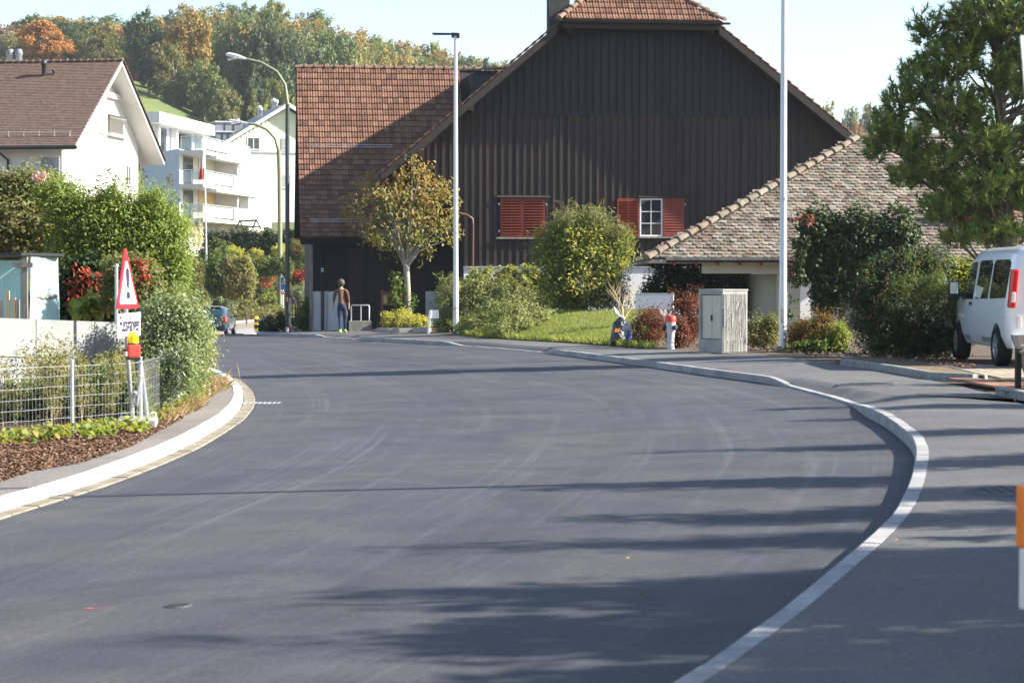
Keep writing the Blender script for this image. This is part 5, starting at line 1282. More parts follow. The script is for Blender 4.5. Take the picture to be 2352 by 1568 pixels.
whip_lamp(660, 762, 76.5, [(660, 560), (660, 320), (660.5, 240), (655, 195), (636, 165), (600, 144), (565, 136)], 3, .085, 'taller green lamp with curved arm and dark lower pole near the barn wing', (M['lampgreen_dark'], M['lampgreen']))
whip_lamp(643, 716, 149.5, [(643, 560), (642, 400), (640, 345), (632, 318), (612, 297), (590, 287), (572, 284)], 3, .165, 'shorter pale green lamp with curved arm farther along the road', (M['lampgreen'], M['lampgreen']))
# pedestrian crossing sign and red plate on a white post
M['sign_red'] = plain('sign_red', (.5, .015, .02), .45)
Y = 148.5; q = P(652, 722, Y); o = thing('crossing_sign', 'blue pedestrian crossing sign over a red plate between two lamp posts', 'sign', q); s = Y / F
MB().tube([P(650, 722, Y), P(650, 636, Y)], .05, 8).build('post', M['white'], o)
def px_rect(x0, y0, x1, y1, Y, th=.03, dy=0):
    a, b = P(x0, y1, Y), P(x1, y0, Y); return MB().box(((a.x + b.x) / 2, Y + dy, (a.z + b.z) / 2), (b.x - a.x, th, b.z - a.z))
px_rect(645, 637, 660, 666, Y, .04, -.1).build('blue_panel', M['blue'], o)
mb = MB(); mb.prism([P(646, 653.5, Y - .13), P(659, 653.5, Y - .13), P(652.5, 639, Y - .13)], (0, .01, 0)); recalc(mb.build('white_triangle', M['white'], o))
# the walking figure in the triangle
mb = MB(); Yq = Y - .145; c = P(652.6, 648, Yq); L_ = lambda a, b, r_=.03: mb.tube([P(*a, Yq), P(*b, Yq)], r_, 5)
L_((652.8, 645.5), (652.2, 649)); L_((652.2, 649), (650.4, 652.5)); L_((652.2, 649), (654.2, 652.5)); L_((652.8, 646.2), (651, 648)); L_((652.8, 646.2), (654.4, 647.8)); mb.lathe(P(653.1, 644.3, Yq), [(.02, -.03), (.04, 0), (.02, .03)], 8); mb.build('walker_symbol', M['blackplastic'], o)
px_rect(646, 668, 660, 676, Y, .03, -.1).build('red_panel', M['sign_red'], o)
px_rect(647, 670.6, 659, 672.8, Y, .03, -.105).build('white_text', M['white'], o)
# bollard
q = P(589, 760, 124); s = 124 / F; o = thing('bollard', 'yellow and black banded bollard on the far traffic island', 'bollard', (q.x, 124, P(589, 760, 124).z)); h = 34 * s / 5
M['yellow'] = plain('yellow_paint', (.75, .5, .02), .5)
for i in range(5):
    mb = MB(); prof = [(.125, 0), (.125, h)] if i < 4 else [(.125, 0), (.125, h * .8), (.06, h)]
    mb.lathe((q.x, 124, q.z + i * h), prof, 14); mb.build('band', M['blackplastic'] if i % 2 else M['yellow'], o)
isl = [(555, 748), (600, 740), (655, 745), (600, 757)]
mb = MB(); cen = P(589, 757, 124); n = 20
mb.prism([(cen.x + 1.6 * math.cos(2 * math.pi * i / n), 125 + 7 * math.sin(2 * math.pi * i / n), G(cen.x, 124) + .02) for i in range(n)], (0, 0, .1)); o = recalc(mb.build('traffic_island', M['kerb'], None)); o['kind'] = 'structure'
# folded road barrier with two round sign backs
Y = 75.3; q = P(675, 762, Y); o = thing('road_barrier', 'folded red and white road barrier with two round sign backs beside the green lamp post', 'barrier', q)
M['faded_red'] = plain('faded_red_board', (.3, .13, .11), .7); M['faded_white'] = plain('faded_white_board', (.5, .46, .45), .7); M['tan'] = plain('tan_sign_back', (.38, .3, .23), .6)
for (ya, yb, name) in ((682, 694, 'board'), (751, 761, 'board')):
    a, b = P(656, ya, Y), P(687, ya + 8, Y + 1.6); hgt = (yb - ya) * Y / F; bd = None
    for i in range(5):
        p0, p1 = a.lerp(b, i / 5), a.lerp(b, (i + 1) / 5); mb = MB(); mb.prism([p0, p1, p1 - ZV * hgt, p0 - ZV * hgt], (.02, -.025, 0)); recalc(mb.build('board', M['faded_red'] if i % 2 == (ya > 700) else M['faded_white'], o))
for (xc, yc, ry_) in ((666, 708, 14), (666.5, 737, 14)):
    c = P(xc, yc, Y + .7); n = Vector((-.95, -.28, 0)).normalized(); mb = MB(); mb.lathe(c, [(ry_ * Y / F * 1.02, 0), (ry_ * Y / F * 1.02, .02)], 24, 0, n); mb.build('round_sign', M['tan'], o)
mb = MB()
for (x, y, x2, y2, dy) in ((671, 690, 671, 757, .9), (678, 690, 679, 757, 1.2), (683, 692, 685, 757, 1.5), (664, 722, 692, 727, .7), (661, 752, 688, 757, .5)): mb.tube([P(x, y, Y + dy), P(x2, y2, Y + dy)], .022, 6)
mb.build('frame', M['darkmetal'], o)

# ================================================================ left verge: warning sign, fence, panels, plastic greenhouse
sb = SP(306, 985); Y = sb.y; sg = thing('warning_sign', 'red rimmed triangular warning sign with exclamation mark over a white pedestrian plate', 'warning sign', sb)
M['sign_rim'] = plain('sign_rim_red', (.62, .02, .03), .4); M['sign_face'] = NG('sign_face_white').set((.82, .82, .84), .4).mat; M['sign_ink'] = plain('sign_ink', (.03, .025, .06), .5)
s = Y / F
d = Vector((.14, .99, 0)).normalized()            # the plates stand almost edge-on: their width runs away from the camera
def SPl(cx, y, off, fwd=0.0):
    """point on the sign plane: picture height y, metres off the centre line along the plate"""
    c = P(cx, y, Y); return c + d * off + Vector((d.y, -d.x, 0)) * fwd
hW = .405
def tri(y0, y1, f0, f1, fwd): return None
cx0, yt, yb = 291, 571, 709
def cxa(y): return 288.5 + (y - 571) * (294 - 288.5) / 138
def plate_tri(sc, fwd, name, mat, parent, inset):
    yt_, yb_ = yt + inset * 2.6, yb - inset; hw = hW * sc
    mb = MB(); r = hw * .08
    pts = [SPl(cxa(yb_), yb_, -hw + r, fwd), SPl(cxa(yb_), yb_, hw - r, fwd), SPl(cxa(yb_), yb_ - 4, hw, fwd), SPl(cxa(yt_), yt_ + 2, r, fwd), SPl(cxa(yt_), yt_, 0, fwd), SPl(cxa(yt_), yt_ + 2, -r, fwd), SPl(cxa(yb_), yb_ - 4, -hw, fwd)]
    mb.prism(pts, Vector((-d.y, d.x, 0)) * .012); return recalc(mb.build(name, mat, parent))
tr = plate_tri(1, 0, 'triangle', M['sign_rim'], sg, 0); plate_tri(.74, .008, 'face', M['sign_face'], tr, 11)
def blob(ya, yb_, w0, w1, name):
    mb = MB(); n = 10; L_, R_ = [], []
    for i in range(n + 1):
        t = i / n; y = ya + (yb_ - ya) * t; w_ = (w0 + (w1 - w0) * t) * (1 - (2 * t - 1) ** 6 * .75); L_.append(SPl(cxa(y), y, -w_, .014)); R_.append(SPl(cxa(y), y, w_, .014))
    mb.prism(L_ + R_[::-1], Vector((-d.y, d.x, 0)) * .004); recalc(mb.build(name, M['sign_ink'], tr))
blob(615, 664, .068, .035, 'exclamation_bar'); blob(670, 686, .062, .062, 'exclamation_dot')
hw2 = .42; mb = MB()
c0, c1 = 296, 298
pts = []
for (sx, y) in ((-1, 720), (1, 718), (1, 772), (-1, 775)): pts.append(SPl((c0 + c1) / 2, y, sx * hw2, 0))
mb.prism(pts, Vector((-d.y, d.x, 0)) * .012); pl = recalc(mb.build('plate', M['sign_face'], sg))
# the word on the plate, built as strokes
def letters(word, x0, x1, zt_, zb__, fwd):
    cu = bpy.data.curves.new('word', 'FONT'); cu.body = word; cu.size = 1; cu.extrude = .0; cu.offset = .017; ob = bpy.data.objects.new('word', cu); link(ob)
    dg = bpy.context.evaluated_depsgraph_get(); me = bpy.data.meshes.new_from_object(ob.evaluated_get(dg)); bpy.data.objects.remove(ob)
    xs_ = [v.co.x for v in me.vertices]; mn, mx = min(xs_), max(xs_)
    for v in me.vertices:
        t = (v.co.x - mn) / (mx - mn); off = x0 + (x1 - x0) * t; y = zb__ + (zt_ - zb__) * (v.co.y / .72)
        p = SPl(297, y, off, fwd) - Vector(world_loc(pl)); v.co = p
    me.materials.clear(); me.materials.append(M['sign_ink']); o = bpy.data.objects.new('lettering', me); link(o, pl)
letters('Fussgänger', -hw2 * .86, hw2 * .92, 724, 760, .005)
post = MB(); a = SP(305, 980, .12); bk = Vector((-d.y, d.x, 0)) * .045
post.tube([a, P(300, 800, Y) + bk, P(297, 690, Y) + bk], .026, 10)
post.tube([P(297, 700, Y) + bk, P(292, 600, Y) + bk], .02, 8); post.build('post', M['steel'], sg)
mb = MB(); mb.tube([a + Vector((.1, .4, 0)), P(322, 830, Y + .45)], .028, 10); mb.tube([P(314, 930, Y + .3), P(322, 862, Y + .2)], .02, 8); mb.tube([SP(296, 972, .1), P(312, 900, Y + .1)], .018, 8); mb.build('brace', M['steel'], sg)
mb = MB(); c = SP(306, 983); mb.bbox(c + Vector((0, .3, .05)), (.46, .75, .11), .02, R(8)); ft = mb.build('foot', M['concrete'], sg)
for sx in (-1, 1):
    mb = MB(); q = c + Vector((sx * .17, .15, .1)); mb.tube([q, q + Vector((0, 0, .06)), q + Vector((.03, .03, .08)), q + Vector((.06, .06, .06)), q + Vector((.06, .06, 0))], .008, 6); mb.build('lifting_loop', M['steel'], ft)
M['amber'] = NG('amber_lens').set((.85, .6, .01), .15, 0, .6).mat; M['amber'].node_tree.nodes['Principled BSDF'].inputs['Subsurface Weight'].default_value = .2
fl_c = P(306, 806, Y - .12); fl = thing('warning_light', 'yellow flashing light on a red battery box clamped to the sign post', 'warning light', fl_c)
mb = MB(); mb.bbox(fl_c + Vector((0, 0, 0)), (.15, .17, .15), .02, R(20)); fb = mb.build('battery_box', M['hydred'], fl)
mb = MB(); mb.bbox(fl_c + Vector((0, 0, -.085)), (.15, .16, .035), .01, R(20)); mb.build('base', M['blackplastic'], fl)
mb = MB(); mb.bbox(fl_c + Vector((-.035, -.088, -.03)), (.075, .006, .05), .002, R(20)); mb.build('sticker', M['sign_face'], fb)
mb = MB(); z0 = .078; mb.lathe(fl_c + Vector((0, 0, z0)), [(.068, 0), (.068, .012), (.06, .014)], 18); mb.build('collar', M['blackplastic'], fl)
mb = MB(); mb.lathe(fl_c + Vector((0, 0, z0 + .014)), [(.062, 0), (.066, .02), (.062, .035), (.066, .05), (.062, .065), (.066, .08), (.06, .11), (.035, .13), (.01, .132)], 20); mb.build('lens', M['amber'], fl)
mb = MB(); mb.tube([fl_c + Vector((-.07, .03, .0)), fl_c + Vector((-.13, .05, .01))], .012, 6); mb.build('clamp', M['blackplastic'], fl)
# free standing grey post
q = P(268, 715, 30); o = MB().tube([P(267.5, 740, 30), P(267.5, 612, 30)], .024, 8).lathe(P(267.5, 611, 30), [(.03, 0), (.03, .02), (.01, .03)], 10).build('garden_post', M['steel'], None); tag(o, 'thin grey post standing left of the triangular warning sign', 'post')
# fence
fpts = [(-30, 1012), (166, 994), (323, 979), (436, 921)]; fb_ = [SP(x, y) for x, y in fpts]; fz = .8
fn = thing('wire_fence', 'low galvanised wire mesh fence along the left pavement', 'fence', fb_[1])
for b in fb_[1:] + [fb_[2].lerp(fb_[3], .38), fb_[2].lerp(fb_[3], .72)]:
    mb = MB(); mb.tube([b - ZV * .2, b + ZV * (fz + .02)], .024, 10); mb.lathe(b + ZV * (fz + .02), [(.026, 0), (.026, .012), (.01, .02)], 10); mb.build('post', M['steel'], fn)
rf = random.Random(8)
for a, b in zip(fb_, fb_[1:]):
    mb = MB(); L_ = (b - a).length; hs = [.06, .18, .3, .42, .54, .66, .77]
    for h in hs:
        n = max(3, int(L_ / .3)); mb.tube([a.lerp(b, i / n) + Vector((0, 0, h * fz / .8 + rf.uniform(-.006, .006))) for i in range(n + 1)], .0022 if h < .7 else .003, 4, cap=False)
    n = int(L_ / .06)
    for i in range(n + 1):
        p = a.lerp(b, i / n); mb.tube([p + Vector((0, 0, .06)), p + Vector((rf.uniform(-.004, .004), 0, .42)), p + Vector((0, 0, .77))], .0016, 3, cap=False)
    mb.build('wire_mesh', M['steel'], fn)
# panels of the garden wall
wa, wb_ = P(-60, 728, 28.6), P(345, 743, 31.2); wz0, wz1 = P(0, 727, 28.9).z, P(345, 743, 31.2).z; wa.z = wb_.z = 0
wl = thing('panel_wall', 'low garden wall of pale concrete panels behind the wire fence', 'wall', (wa.x + 3, 29, 0)); M['panel'] = mottled('pale_concrete_panel', (.2, .21, .205), (.27, .275, .27), 1.6, .9, .25, 90)
dv = (wb_ - wa); Lw_ = dv.length; dv.normalize(); nv = Vector((-dv.y, dv.x, 0))
for k in range(3):
    a, b = wa + dv * (Lw_ * k / 3 + .006), wa + dv * (Lw_ * (k + 1) / 3 - .006); z = wz0
    za, zb2 = wz0 + (wz1 - wz0) * k / 3, wz0 + (wz1 - wz0) * (k + 1) / 3
    for lo_, hi_, of, mt in ((.52, 0, 0, 'panel'), (.76, .525, .02, 'panel'), (1.5, .765, .03, 'concrete')):
        MB().prism([a + ZV * (za - lo_) + nv * of, b + ZV * (zb2 - lo_) + nv * of, b + ZV * (zb2 - hi_) + nv * of, a + ZV * (za - hi_) + nv * of], nv * .06).build('panel', M[mt], wl)
# plastic greenhouse
gc = P(58, 700, 31.5); zr_g = P(58, 590, 31.5).z; gh = thing('greenhouse', 'small turquoise plastic covered greenhouse behind the panel wall', 'greenhouse', (gc.x - .6, 32, .1))
g = NG('turquoise_plastic_film'); v = g.geo((9, 9, .8)); nn = g.noise(v, 2.5, 5); g.set(g.ramp(nn, [(.3, (.34, .55, .55)), (.7, (.55, .74, .73))]), .45, 0, .4); g.bump(g.noise(g.geo((6, 6, 1.2)), 3, 4), .8, .04)
t = g.new('ShaderNodeBsdfTranslucent'); t.inputs['Color'].default_value = (.45, .7, .7, 1); m_ = g.new('ShaderNodeMixShader'); m_.inputs[0].default_value = .4; g.L(g.b.outputs[0], m_.inputs[1]); g.L(t.outputs[0], m_.inputs[2]); g.L(m_.outputs[0], g.out.inputs['Surface']); M['film'] = g.mat
e1 = P(136, 700, 32.6); e2 = P(-80, 700, 31.9)
def sheet(a, b, z0, z1, name, waves, amp, mat, sag=0):
    mb = MB(); n = 24; m = 6; V = []; dd_ = (b - a).normalized(); nn_ = Vector((dd_.y, -dd_.x, 0)); r_ = random.Random(waves)
    ph = [r_.uniform(0, 6) for _ in range(4)]
    for i in range(n + 1):
        for j in range(m + 1):
            t, u = i / n, j / m; w_ = amp * (math.sin(t * waves + ph[0]) + .6 * math.sin(t * waves * 2.3 + ph[1])) * (.3 + .7 * (1 - u)) + amp * .8 * math.sin(u * 4 + t * 3 + ph[2])
            p = a.lerp(b, t); V.append((p.x + nn_.x * w_, p.y + nn_.y * w_, z0 + (z1 - z0) * u))
    mb.add(V, [(i * (m + 1) + j, (i + 1) * (m + 1) + j, (i + 1) * (m + 1) + j + 1, i * (m + 1) + j + 1) for i in range(n) for j in range(m)], 0, True); return mb.build(name, mat, gh)
g0, g1, g2 = gc.copy(), e1.copy(), e2.copy(); g0.z = g1.z = g2.z = 0
sheet(g0 + Vector((.07, 0, 0)), g1, .1, zr_g, 'film', 14, .02, M['film']); sheet(g2, g0 - Vector((.05, 0, 0)), .1, zr_g - .05, 'film', 6, .012, M['film'])
MB().box(g0 + ZV * zr_g / 2, (.08, .08, zr_g)).build('corner_post', M['wood_grey'], gh)
MB().box(g0 + Vector((-.02, -.05, zr_g - .12)), (.3, .05, .07)).build('bracket', M['wood_grey'], gh)
rp = [g0 + Vector((.0, -.25, 0)), g1 + Vector((.1, -.1, 0)), g1 + Vector((-1.5, 1.5, 0)), g2 + Vector((0, 1.5, 0)), g2 + Vector((0, -.25, 0))]
mb = MB(); mb.prism([p + ZV * (zr_g + .02) for p in rp], (0, 0, .04)); recalc(mb.build('roof', M['darkmetal'], gh))
a, b = P(68, 676, 31.6), P(131, 683, 32.4); mb = MB(); mb.tube([a + Vector((0, -.06, 0)), (a + b) / 2 + Vector((0, -.06, -.03)), b + Vector((0, -.06, .02))], .03, 6); mb.build('batten', M['wood_grey'], gh)
M['newwood'] = mottled('raw_timber_stake', (.4, .3, .17), (.55, .43, .27), 12, .8, .3, 50, stretch=(1, 1, .15))
for i, (x, yt_, lab) in enumerate(((18, 668, 'tallest raw timber stake in front of the turquoise greenhouse'), (32, 684, 'middle timber stake beside the tallest one at the greenhouse'), (41, 688, 'thinner brown stake next to the greenhouse corner post'), (3, 690, 'dark stake at the left edge by the greenhouse'))):
    o = MB().box((P(x, 700, 30.9).x, 30.9, P(x, yt_, 30.9).z / 2), (.05, .04, P(x, yt_, 30.9).z)).build('stake', M['newwood'] if i < 2 else M['wood_grey'], None); tag(o, lab, 'stake', 'stakes at the greenhouse')
# ================================================================ plants
def LM(name, *cols, **k): M[name] = leafmat(name, list(cols), **k)
LM('leaf_light', (.15, .2, .045), (.21, .265, .065), (.12, .165, .04), (.31, .33, .11), transl=.5)
LM('leaf_mid', (.055, .09, .022), (.08, .12, .03), (.11, .145, .038), (.07, .085, .03))
LM('leaf_shrub', (.085, .115, .025), (.12, .155, .03), (.17, .19, .045), (.22, .2, .05))
LM('leaf_hedge', (.10, .13, .04), (.15, .17, .06), (.2, .2, .08), (.09, .105, .04), (.22, .17, .08), transl=.45)
LM('leaf_dark', (.012, .026, .009), (.022, .042, .012), (.034, .058, .016), (.016, .026, .010), transl=.2)
LM('leaf_olive', (.09, .10, .035), (.13, .14, .05), (.17, .16, .065), (.14, .11, .055))
LM('leaf_privet', (.11, .15, .065), (.165, .21, .10), (.25, .29, .17), (.13, .165, .075), rough=.4, spec=.45)
LM('leaf_sapling', (.13, .16, .055), (.19, .2, .075), (.26, .21, .09), (.16, .17, .06), transl=.5)
LM('leaf_yellow', (.34, .29, .05), (.42, .37, .09), (.24, .26, .05), (.45, .42, .16))
LM('leaf_lime', (.16, .19, .035), (.22, .24, .05), (.12, .16, .03), (.28, .27, .07))
LM('leaf_red', (.2, .02, .012), (.3, .05, .02), (.13, .018, .012), (.27, .08, .03), transl=.3)
LM('leaf_barberry', (.075, .022, .022), (.12, .035, .03), (.17, .06, .035), (.06, .035, .02), (.22, .08, .05))
LM('leaf_barberry_mixed', (.09, .03, .022), (.10, .09, .03), (.15, .055, .03), (.12, .13, .035), (.07, .05, .02))
LM('leaf_cherry', (.11, .14, .04), (.17, .19, .06), (.23, .2, .07), (.29, .18, .08), (.2, .17, .065), (.36, .14, .07))
LM('leaf_juniper', (.075, .095, .022), (.125, .145, .036), (.175, .18, .055), (.085, .10, .028), transl=.15)
LM('leaf_ivy', (.10, .14, .03), (.17, .19, .045), (.24, .24, .07), (.05, .085, .02), rough=.45)
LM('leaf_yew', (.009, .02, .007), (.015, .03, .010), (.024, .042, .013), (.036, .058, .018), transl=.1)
LM('needle', (.055, .085, .026), (.095, .135, .034), (.15, .195, .046), (.21, .235, .06), transl=.2)
LM('berry', (.3, .04, .015), (.36, .07, .02), transl=.0)
LM('plume', (.5, .45, .33), (.62, .57, .44), transl=.4)
LM('dry_grass', (.26, .175, .10), (.34, .24, .15), (.22, .14, .085), (.17, .17, .07))
LM('grass', (.12, .155, .035), (.17, .2, .045), (.22, .24, .06), (.28, .26, .10), transl=.5)
LM('mulch_bits', (.07, .036, .022), (.11, .06, .036), (.17, .10, .065), (.05, .03, .02), transl=.05)
LM('strawberry', (.14, .19, .03), (.22, .25, .05), (.1, .15, .025), (.3, .2, .06))
LM('flower_pink', (.5, .25, .38), (.6, .4, .5))
M['stem_tan'] = plain('tan_stem', (.3, .23, .13), .8)
def extra(o, part, lobes, k, per, leaf, mat, seed, kw=None):
    r = np.random.default_rng(seed); V, t, c = crown(lobes, k, per, leaf, r, **(kw or {})); l = np.array(tuple(o.location))
    q_ = link(bpy.data.objects.new(part, fast_mesh(part, V - l, 4, M[mat], t)), o); q_['kind'] = 'stuff'
def blades(pos, h, w_, r, lean=.5):
    n = len(pos); H = h * r.uniform(.5, 1.2, n)[:, None]; a = r.uniform(0, 2 * math.pi, n); d = np.stack([np.cos(a), np.sin(a), np.zeros(n)], 1)
    b = r.uniform(0, 2 * math.pi, n); s = np.stack([np.cos(b), np.sin(b), np.zeros(n)], 1) * (w_ / 2); up_ = np.array([0, 0, 1.0])
    V = np.empty((n, 4, 3)); ln = lean * r.uniform(.1, 1, n)[:, None]
    V[:, 0] = pos - s; V[:, 1] = pos + s; V[:, 2] = pos + s * .6 + d * H * ln * .4 + up_ * H * .6; V[:, 3] = pos + d * H * ln + up_ * H
    return V.reshape(-1, 3)
def stuff(name, V, n, mat, t):
    o = bpy.data.objects.new(name, fast_mesh(name, V, n, M[mat], t)); link(o); o['kind'] = 'stuff'; return o

# ---------------------------------------------------------------- lawn
lawA = [SP(x, y) for x, y in [(1500, 802), (1400, 794), (1300, 787), (1200, 781.5), (1110, 776), (1062, 771)]]
lawB = [P(1500, 712, 60), P(1400, 714, 61), P(1300, 715, 62), P(1180, 716, 64), P(1080, 724, 67), P(1020, 738, 69)]
def lawn_z(x, y, t, a, b):
    return SZ(a[0], a[1]) + .03 + (b[2] - SZ(a[0], a[1])) * t ** 1.15
lawn = strip('lawn', [tuple(q) for q in lawA], [tuple(q) for q in lawB], 16, lawn_z, M['lawn'], n=40)
LB = BVHTree.FromPolygons([v.co.copy() for v in lawn.data.vertices], [list(p.vertices) for p in lawn.data.polygons])
r = np.random.default_rng(11); pos = []
A_, B__ = resample_t([tuple(q) for q in lawA], 60), resample_t([tuple(q) for q in lawB], 60)
for _ in range(26000):
    i = r.uniform(0, 58.9); t = r.uniform(-.01, 1) ; a = A_[int(i)] + (A_[int(i) + 1] - A_[int(i)]) * (i % 1); b = B__[int(i)] + (B__[int(i) + 1] - B__[int(i)]) * (i % 1); p = a + (b - a) * t
    h = LB.ray_cast(Vector((p[0], p[1], 20)), Vector((0, 0, -1)))[0]
    if h: pos.append(tuple(h))
pos = np.array(pos); stuff('grass', blades(pos, .055, .016, r, .9), 4, 'grass', r.uniform(0, 1, len(pos)) * .8)
pos = []
for _ in range(2500):                                                    # ragged taller edge towards the pavement
    i = r.uniform(0, 58.9); a = A_[int(i)] + (A_[int(i) + 1] - A_[int(i)]) * (i % 1); pos.append((a[0] + r.normal() * .05, a[1] + abs(r.normal()) * .35, SZ(a[0], a[1]) + .02))
pos = np.array(pos); stuff('grass', blades(pos, .16, .02, r, .8), 4, 'grass', r.uniform(0, 1, len(pos)))

# ---------------------------------------------------------------- cherry tree with its yellow underplanting
tb = SP(936, 757); Yc = tb.y + .6
spec = [(925, 470, 95, 75), (860, 480, 60, 60), (1000, 500, 60, 70), (930, 400, 55, 45), (945, 370, 28, 30), (880, 430, 50, 40), (985, 445, 45, 40), (920, 545, 70, 40), (1020, 545, 38, 40), (850, 530, 30, 35), (960, 570, 50, 30), (815, 490, 26, 22)]
r = np.random.default_rng(21); rnd = random.Random(21); lob = lobes_px(spec, Yc, .8)
ct = thing('cherry_tree', 'small cherry tree with pale trunk and reddening leaves in front of the barn wing', 'tree', (tb.x, Yc, SZ(tb.x, Yc)))
V, tint, c = crown(lob, 210, 24, .15, r, spread=.36, aspect=.45, shell=(.3, 1.12), upw=.15, droop=1.0)
hz = np.clip((V.reshape(-1, 4, 3)[:, 0, 2] - 3.0) / 4.0, 0, 1); tint = np.clip(tint * .6 + hz * .5 * r.uniform(.3, 1.2, len(tint)), 0, 1)
link(bpy.data.objects.new('crown', fast_mesh('crown', V - np.array(tuple(ct.location)), 4, M['leaf_cherry'], tint)), ct)
mb = MB(); f0 = P(933, 610, Yc); tb0 = Vector(ct.location)
mb.tube([tb0 - ZV * .1, P(938, 720, Yc), P(936, 660, Yc), f0], [.15, .115, .105, .105], 10)
lims = [c[i] for i in r.choice(len(c), 34, replace=False)]
for e in lims:
    e = Vector(e); side = 1 if e.x > f0.x else -1; m1 = f0.lerp(e, .3) + Vector((0, 0, .18 + rnd.uniform(-.1, .1))); m2 = f0.lerp(e, .65) + Vector((rnd.uniform(-.15, .15), rnd.uniform(-.1, .1), .12))
    rr_ = rnd.uniform(.018, .045); mb.tube([f0 - ZV * .12, m1, m2, e + (e - m2) * .25], [rr_, rr_ * .75, rr_ * .5, rr_ * .2], 5, cap=False)
mb.build('trunk', M['bark_pale'], ct)
extra(ct, 'trunk_shoots', lobes_px([(918, 650, 16, 30), (908, 690, 14, 30), (952, 690, 8, 22), (898, 640, 10, 14), (920, 710, 20, 16)], Yc - .25, .8), 34, 16, .13, 'leaf_mid', 22, dict(spread=.16, droop=1.0, upw=.1))
plant('spindle_shrub', 'bright yellow variegated shrub around the cherry tree trunk', 'shrub', [(920, 735, 38, 24), (955, 740, 30, 18), (890, 738, 18, 20), (975, 748, 16, 12), (930, 722, 16, 16)], Yc - .9, M['leaf_yellow'], 150, 40, .065, SP(930, 762), 6, .012, seed=23, kw=dict(spread=.16))
# ---------------------------------------------------------------- juniper mound, ivy, tall shrub, bare bush
plant('juniper', 'wide dark green juniper mound at the pavement edge', 'shrub', [(1060, 715, 50, 48), (1035, 700, 30, 55), (1120, 700, 60, 55), (1190, 700, 60, 48), (1230, 700, 42, 36), (1090, 670, 55, 36), (1150, 680, 60, 40), (1030, 665, 24, 32), (1080, 742, 60, 32), (1040, 750, 40, 22), (1190, 730, 62, 40, -8.5), (1130, 735, 58, 38, -7), (1240, 738, 40, 30, -8.5), (1085, 748, 42, 26, -4), (1190, 755, 70, 18, -9.5), (1150, 700, 50, 36, -5)], 68.4, M['leaf_juniper'], 680, 56, .115, SP(1120, 772), 10, .03, seed=31, dep=.8, kw=dict(spread=.26, aspect=.22, upw=.7, outw=1.0))
o = [x for x in scene.objects if x.name == 'juniper'][0]; extra(o, 'sprays', lobes_px([(1020, 640, 22, 14), (1035, 655, 30, 16), (1015, 680, 14, 30)], 67.6), 60, 10, .22, 'leaf_juniper', 32, dict(aspect=.1, spread=.15, upw=.2))
plant('ivy_mound', 'yellow-green flowering ivy heap behind the juniper mound', 'shrub', [(1130, 645, 50, 30), (1200, 645, 60, 32), (1260, 665, 50, 38), (1300, 690, 36, 30), (1090, 650, 30, 26), (1320, 708, 24, 14)], 71.5, M['leaf_ivy'], 330, 46, .1, SP(1210, 765) + Vector((0, 8, .3)), 5, .03, seed=33, dep=.6, kw=dict(spread=.2, aspect=.7))
plant('tall_shrub', 'tall arching shrub with narrow yellowing leaves below the right window', 'shrub', [(1330, 580, 70, 60), (1275, 600, 50, 60), (1395, 590, 50, 56), (1310, 525, 44, 40), (1365, 530, 40, 38), (1350, 655, 80, 45), (1280, 650, 40, 40), (1415, 640, 34, 40), (1252, 555, 30, 34), (1425, 560, 26, 30), (1300, 690, 60, 26), (1390, 690, 50, 26)], 63.6, M['leaf_shrub'], 420, 56, .135, P(1345, 716, 63.6), 26, .03, seed=35, dep=.75, trunk_h=.02, kw=dict(aspect=.26, droop=.5, spread=.36))
o = [x for x in scene.objects if x.name == 'tall_shrub'][0]; extra(o, 'yellow_leaves', lobes_px([(1400, 610, 50, 70), (1350, 660, 80, 40), (1330, 580, 80, 60)], 63.4), 160, 7, .12, 'leaf_yellow', 36, dict(aspect=.35, spread=.25, shell=(.6, 1.05)))
extra(o, 'tip_sprays', lobes_px([(1310, 500, 40, 26), (1370, 505, 40, 26), (1420, 540, 30, 30), (1255, 540, 20, 28)], 63.6), 170, 9, .22, 'leaf_olive', 37, dict(aspect=.1, spread=.3, upw=.0))
# pruned bush with bare branches
b0 = P(1432, 735, 55); o = thing('pruned_bush', 'bare branched pruned bush on the lawn left of the pale metal box', 'shrub', b0); mb = MB(); rnd = random.Random(5)
for k in range(11):
    e = P(rnd.uniform(1392, 1472), rnd.uniform(655, 690), 56 + rnd.uniform(-.4, .4)); m1 = b0.lerp(e, .35) + Vector((rnd.uniform(-.1, .1), rnd.uniform(-.1, .1), .05)); mb.tube([b0, m1, b0.lerp(e, .7) + Vector((0, 0, .08)), e], [.02, .014, .010, .004], 5)
    for j in range(3): t = e + Vector((rnd.uniform(-.25, .25), rnd.uniform(-.2, .2), rnd.uniform(.0, .25))); mb.tube([b0.lerp(e, .75), t], [.006, .003], 4)
mb.build('branch', M['stem_tan'], o)
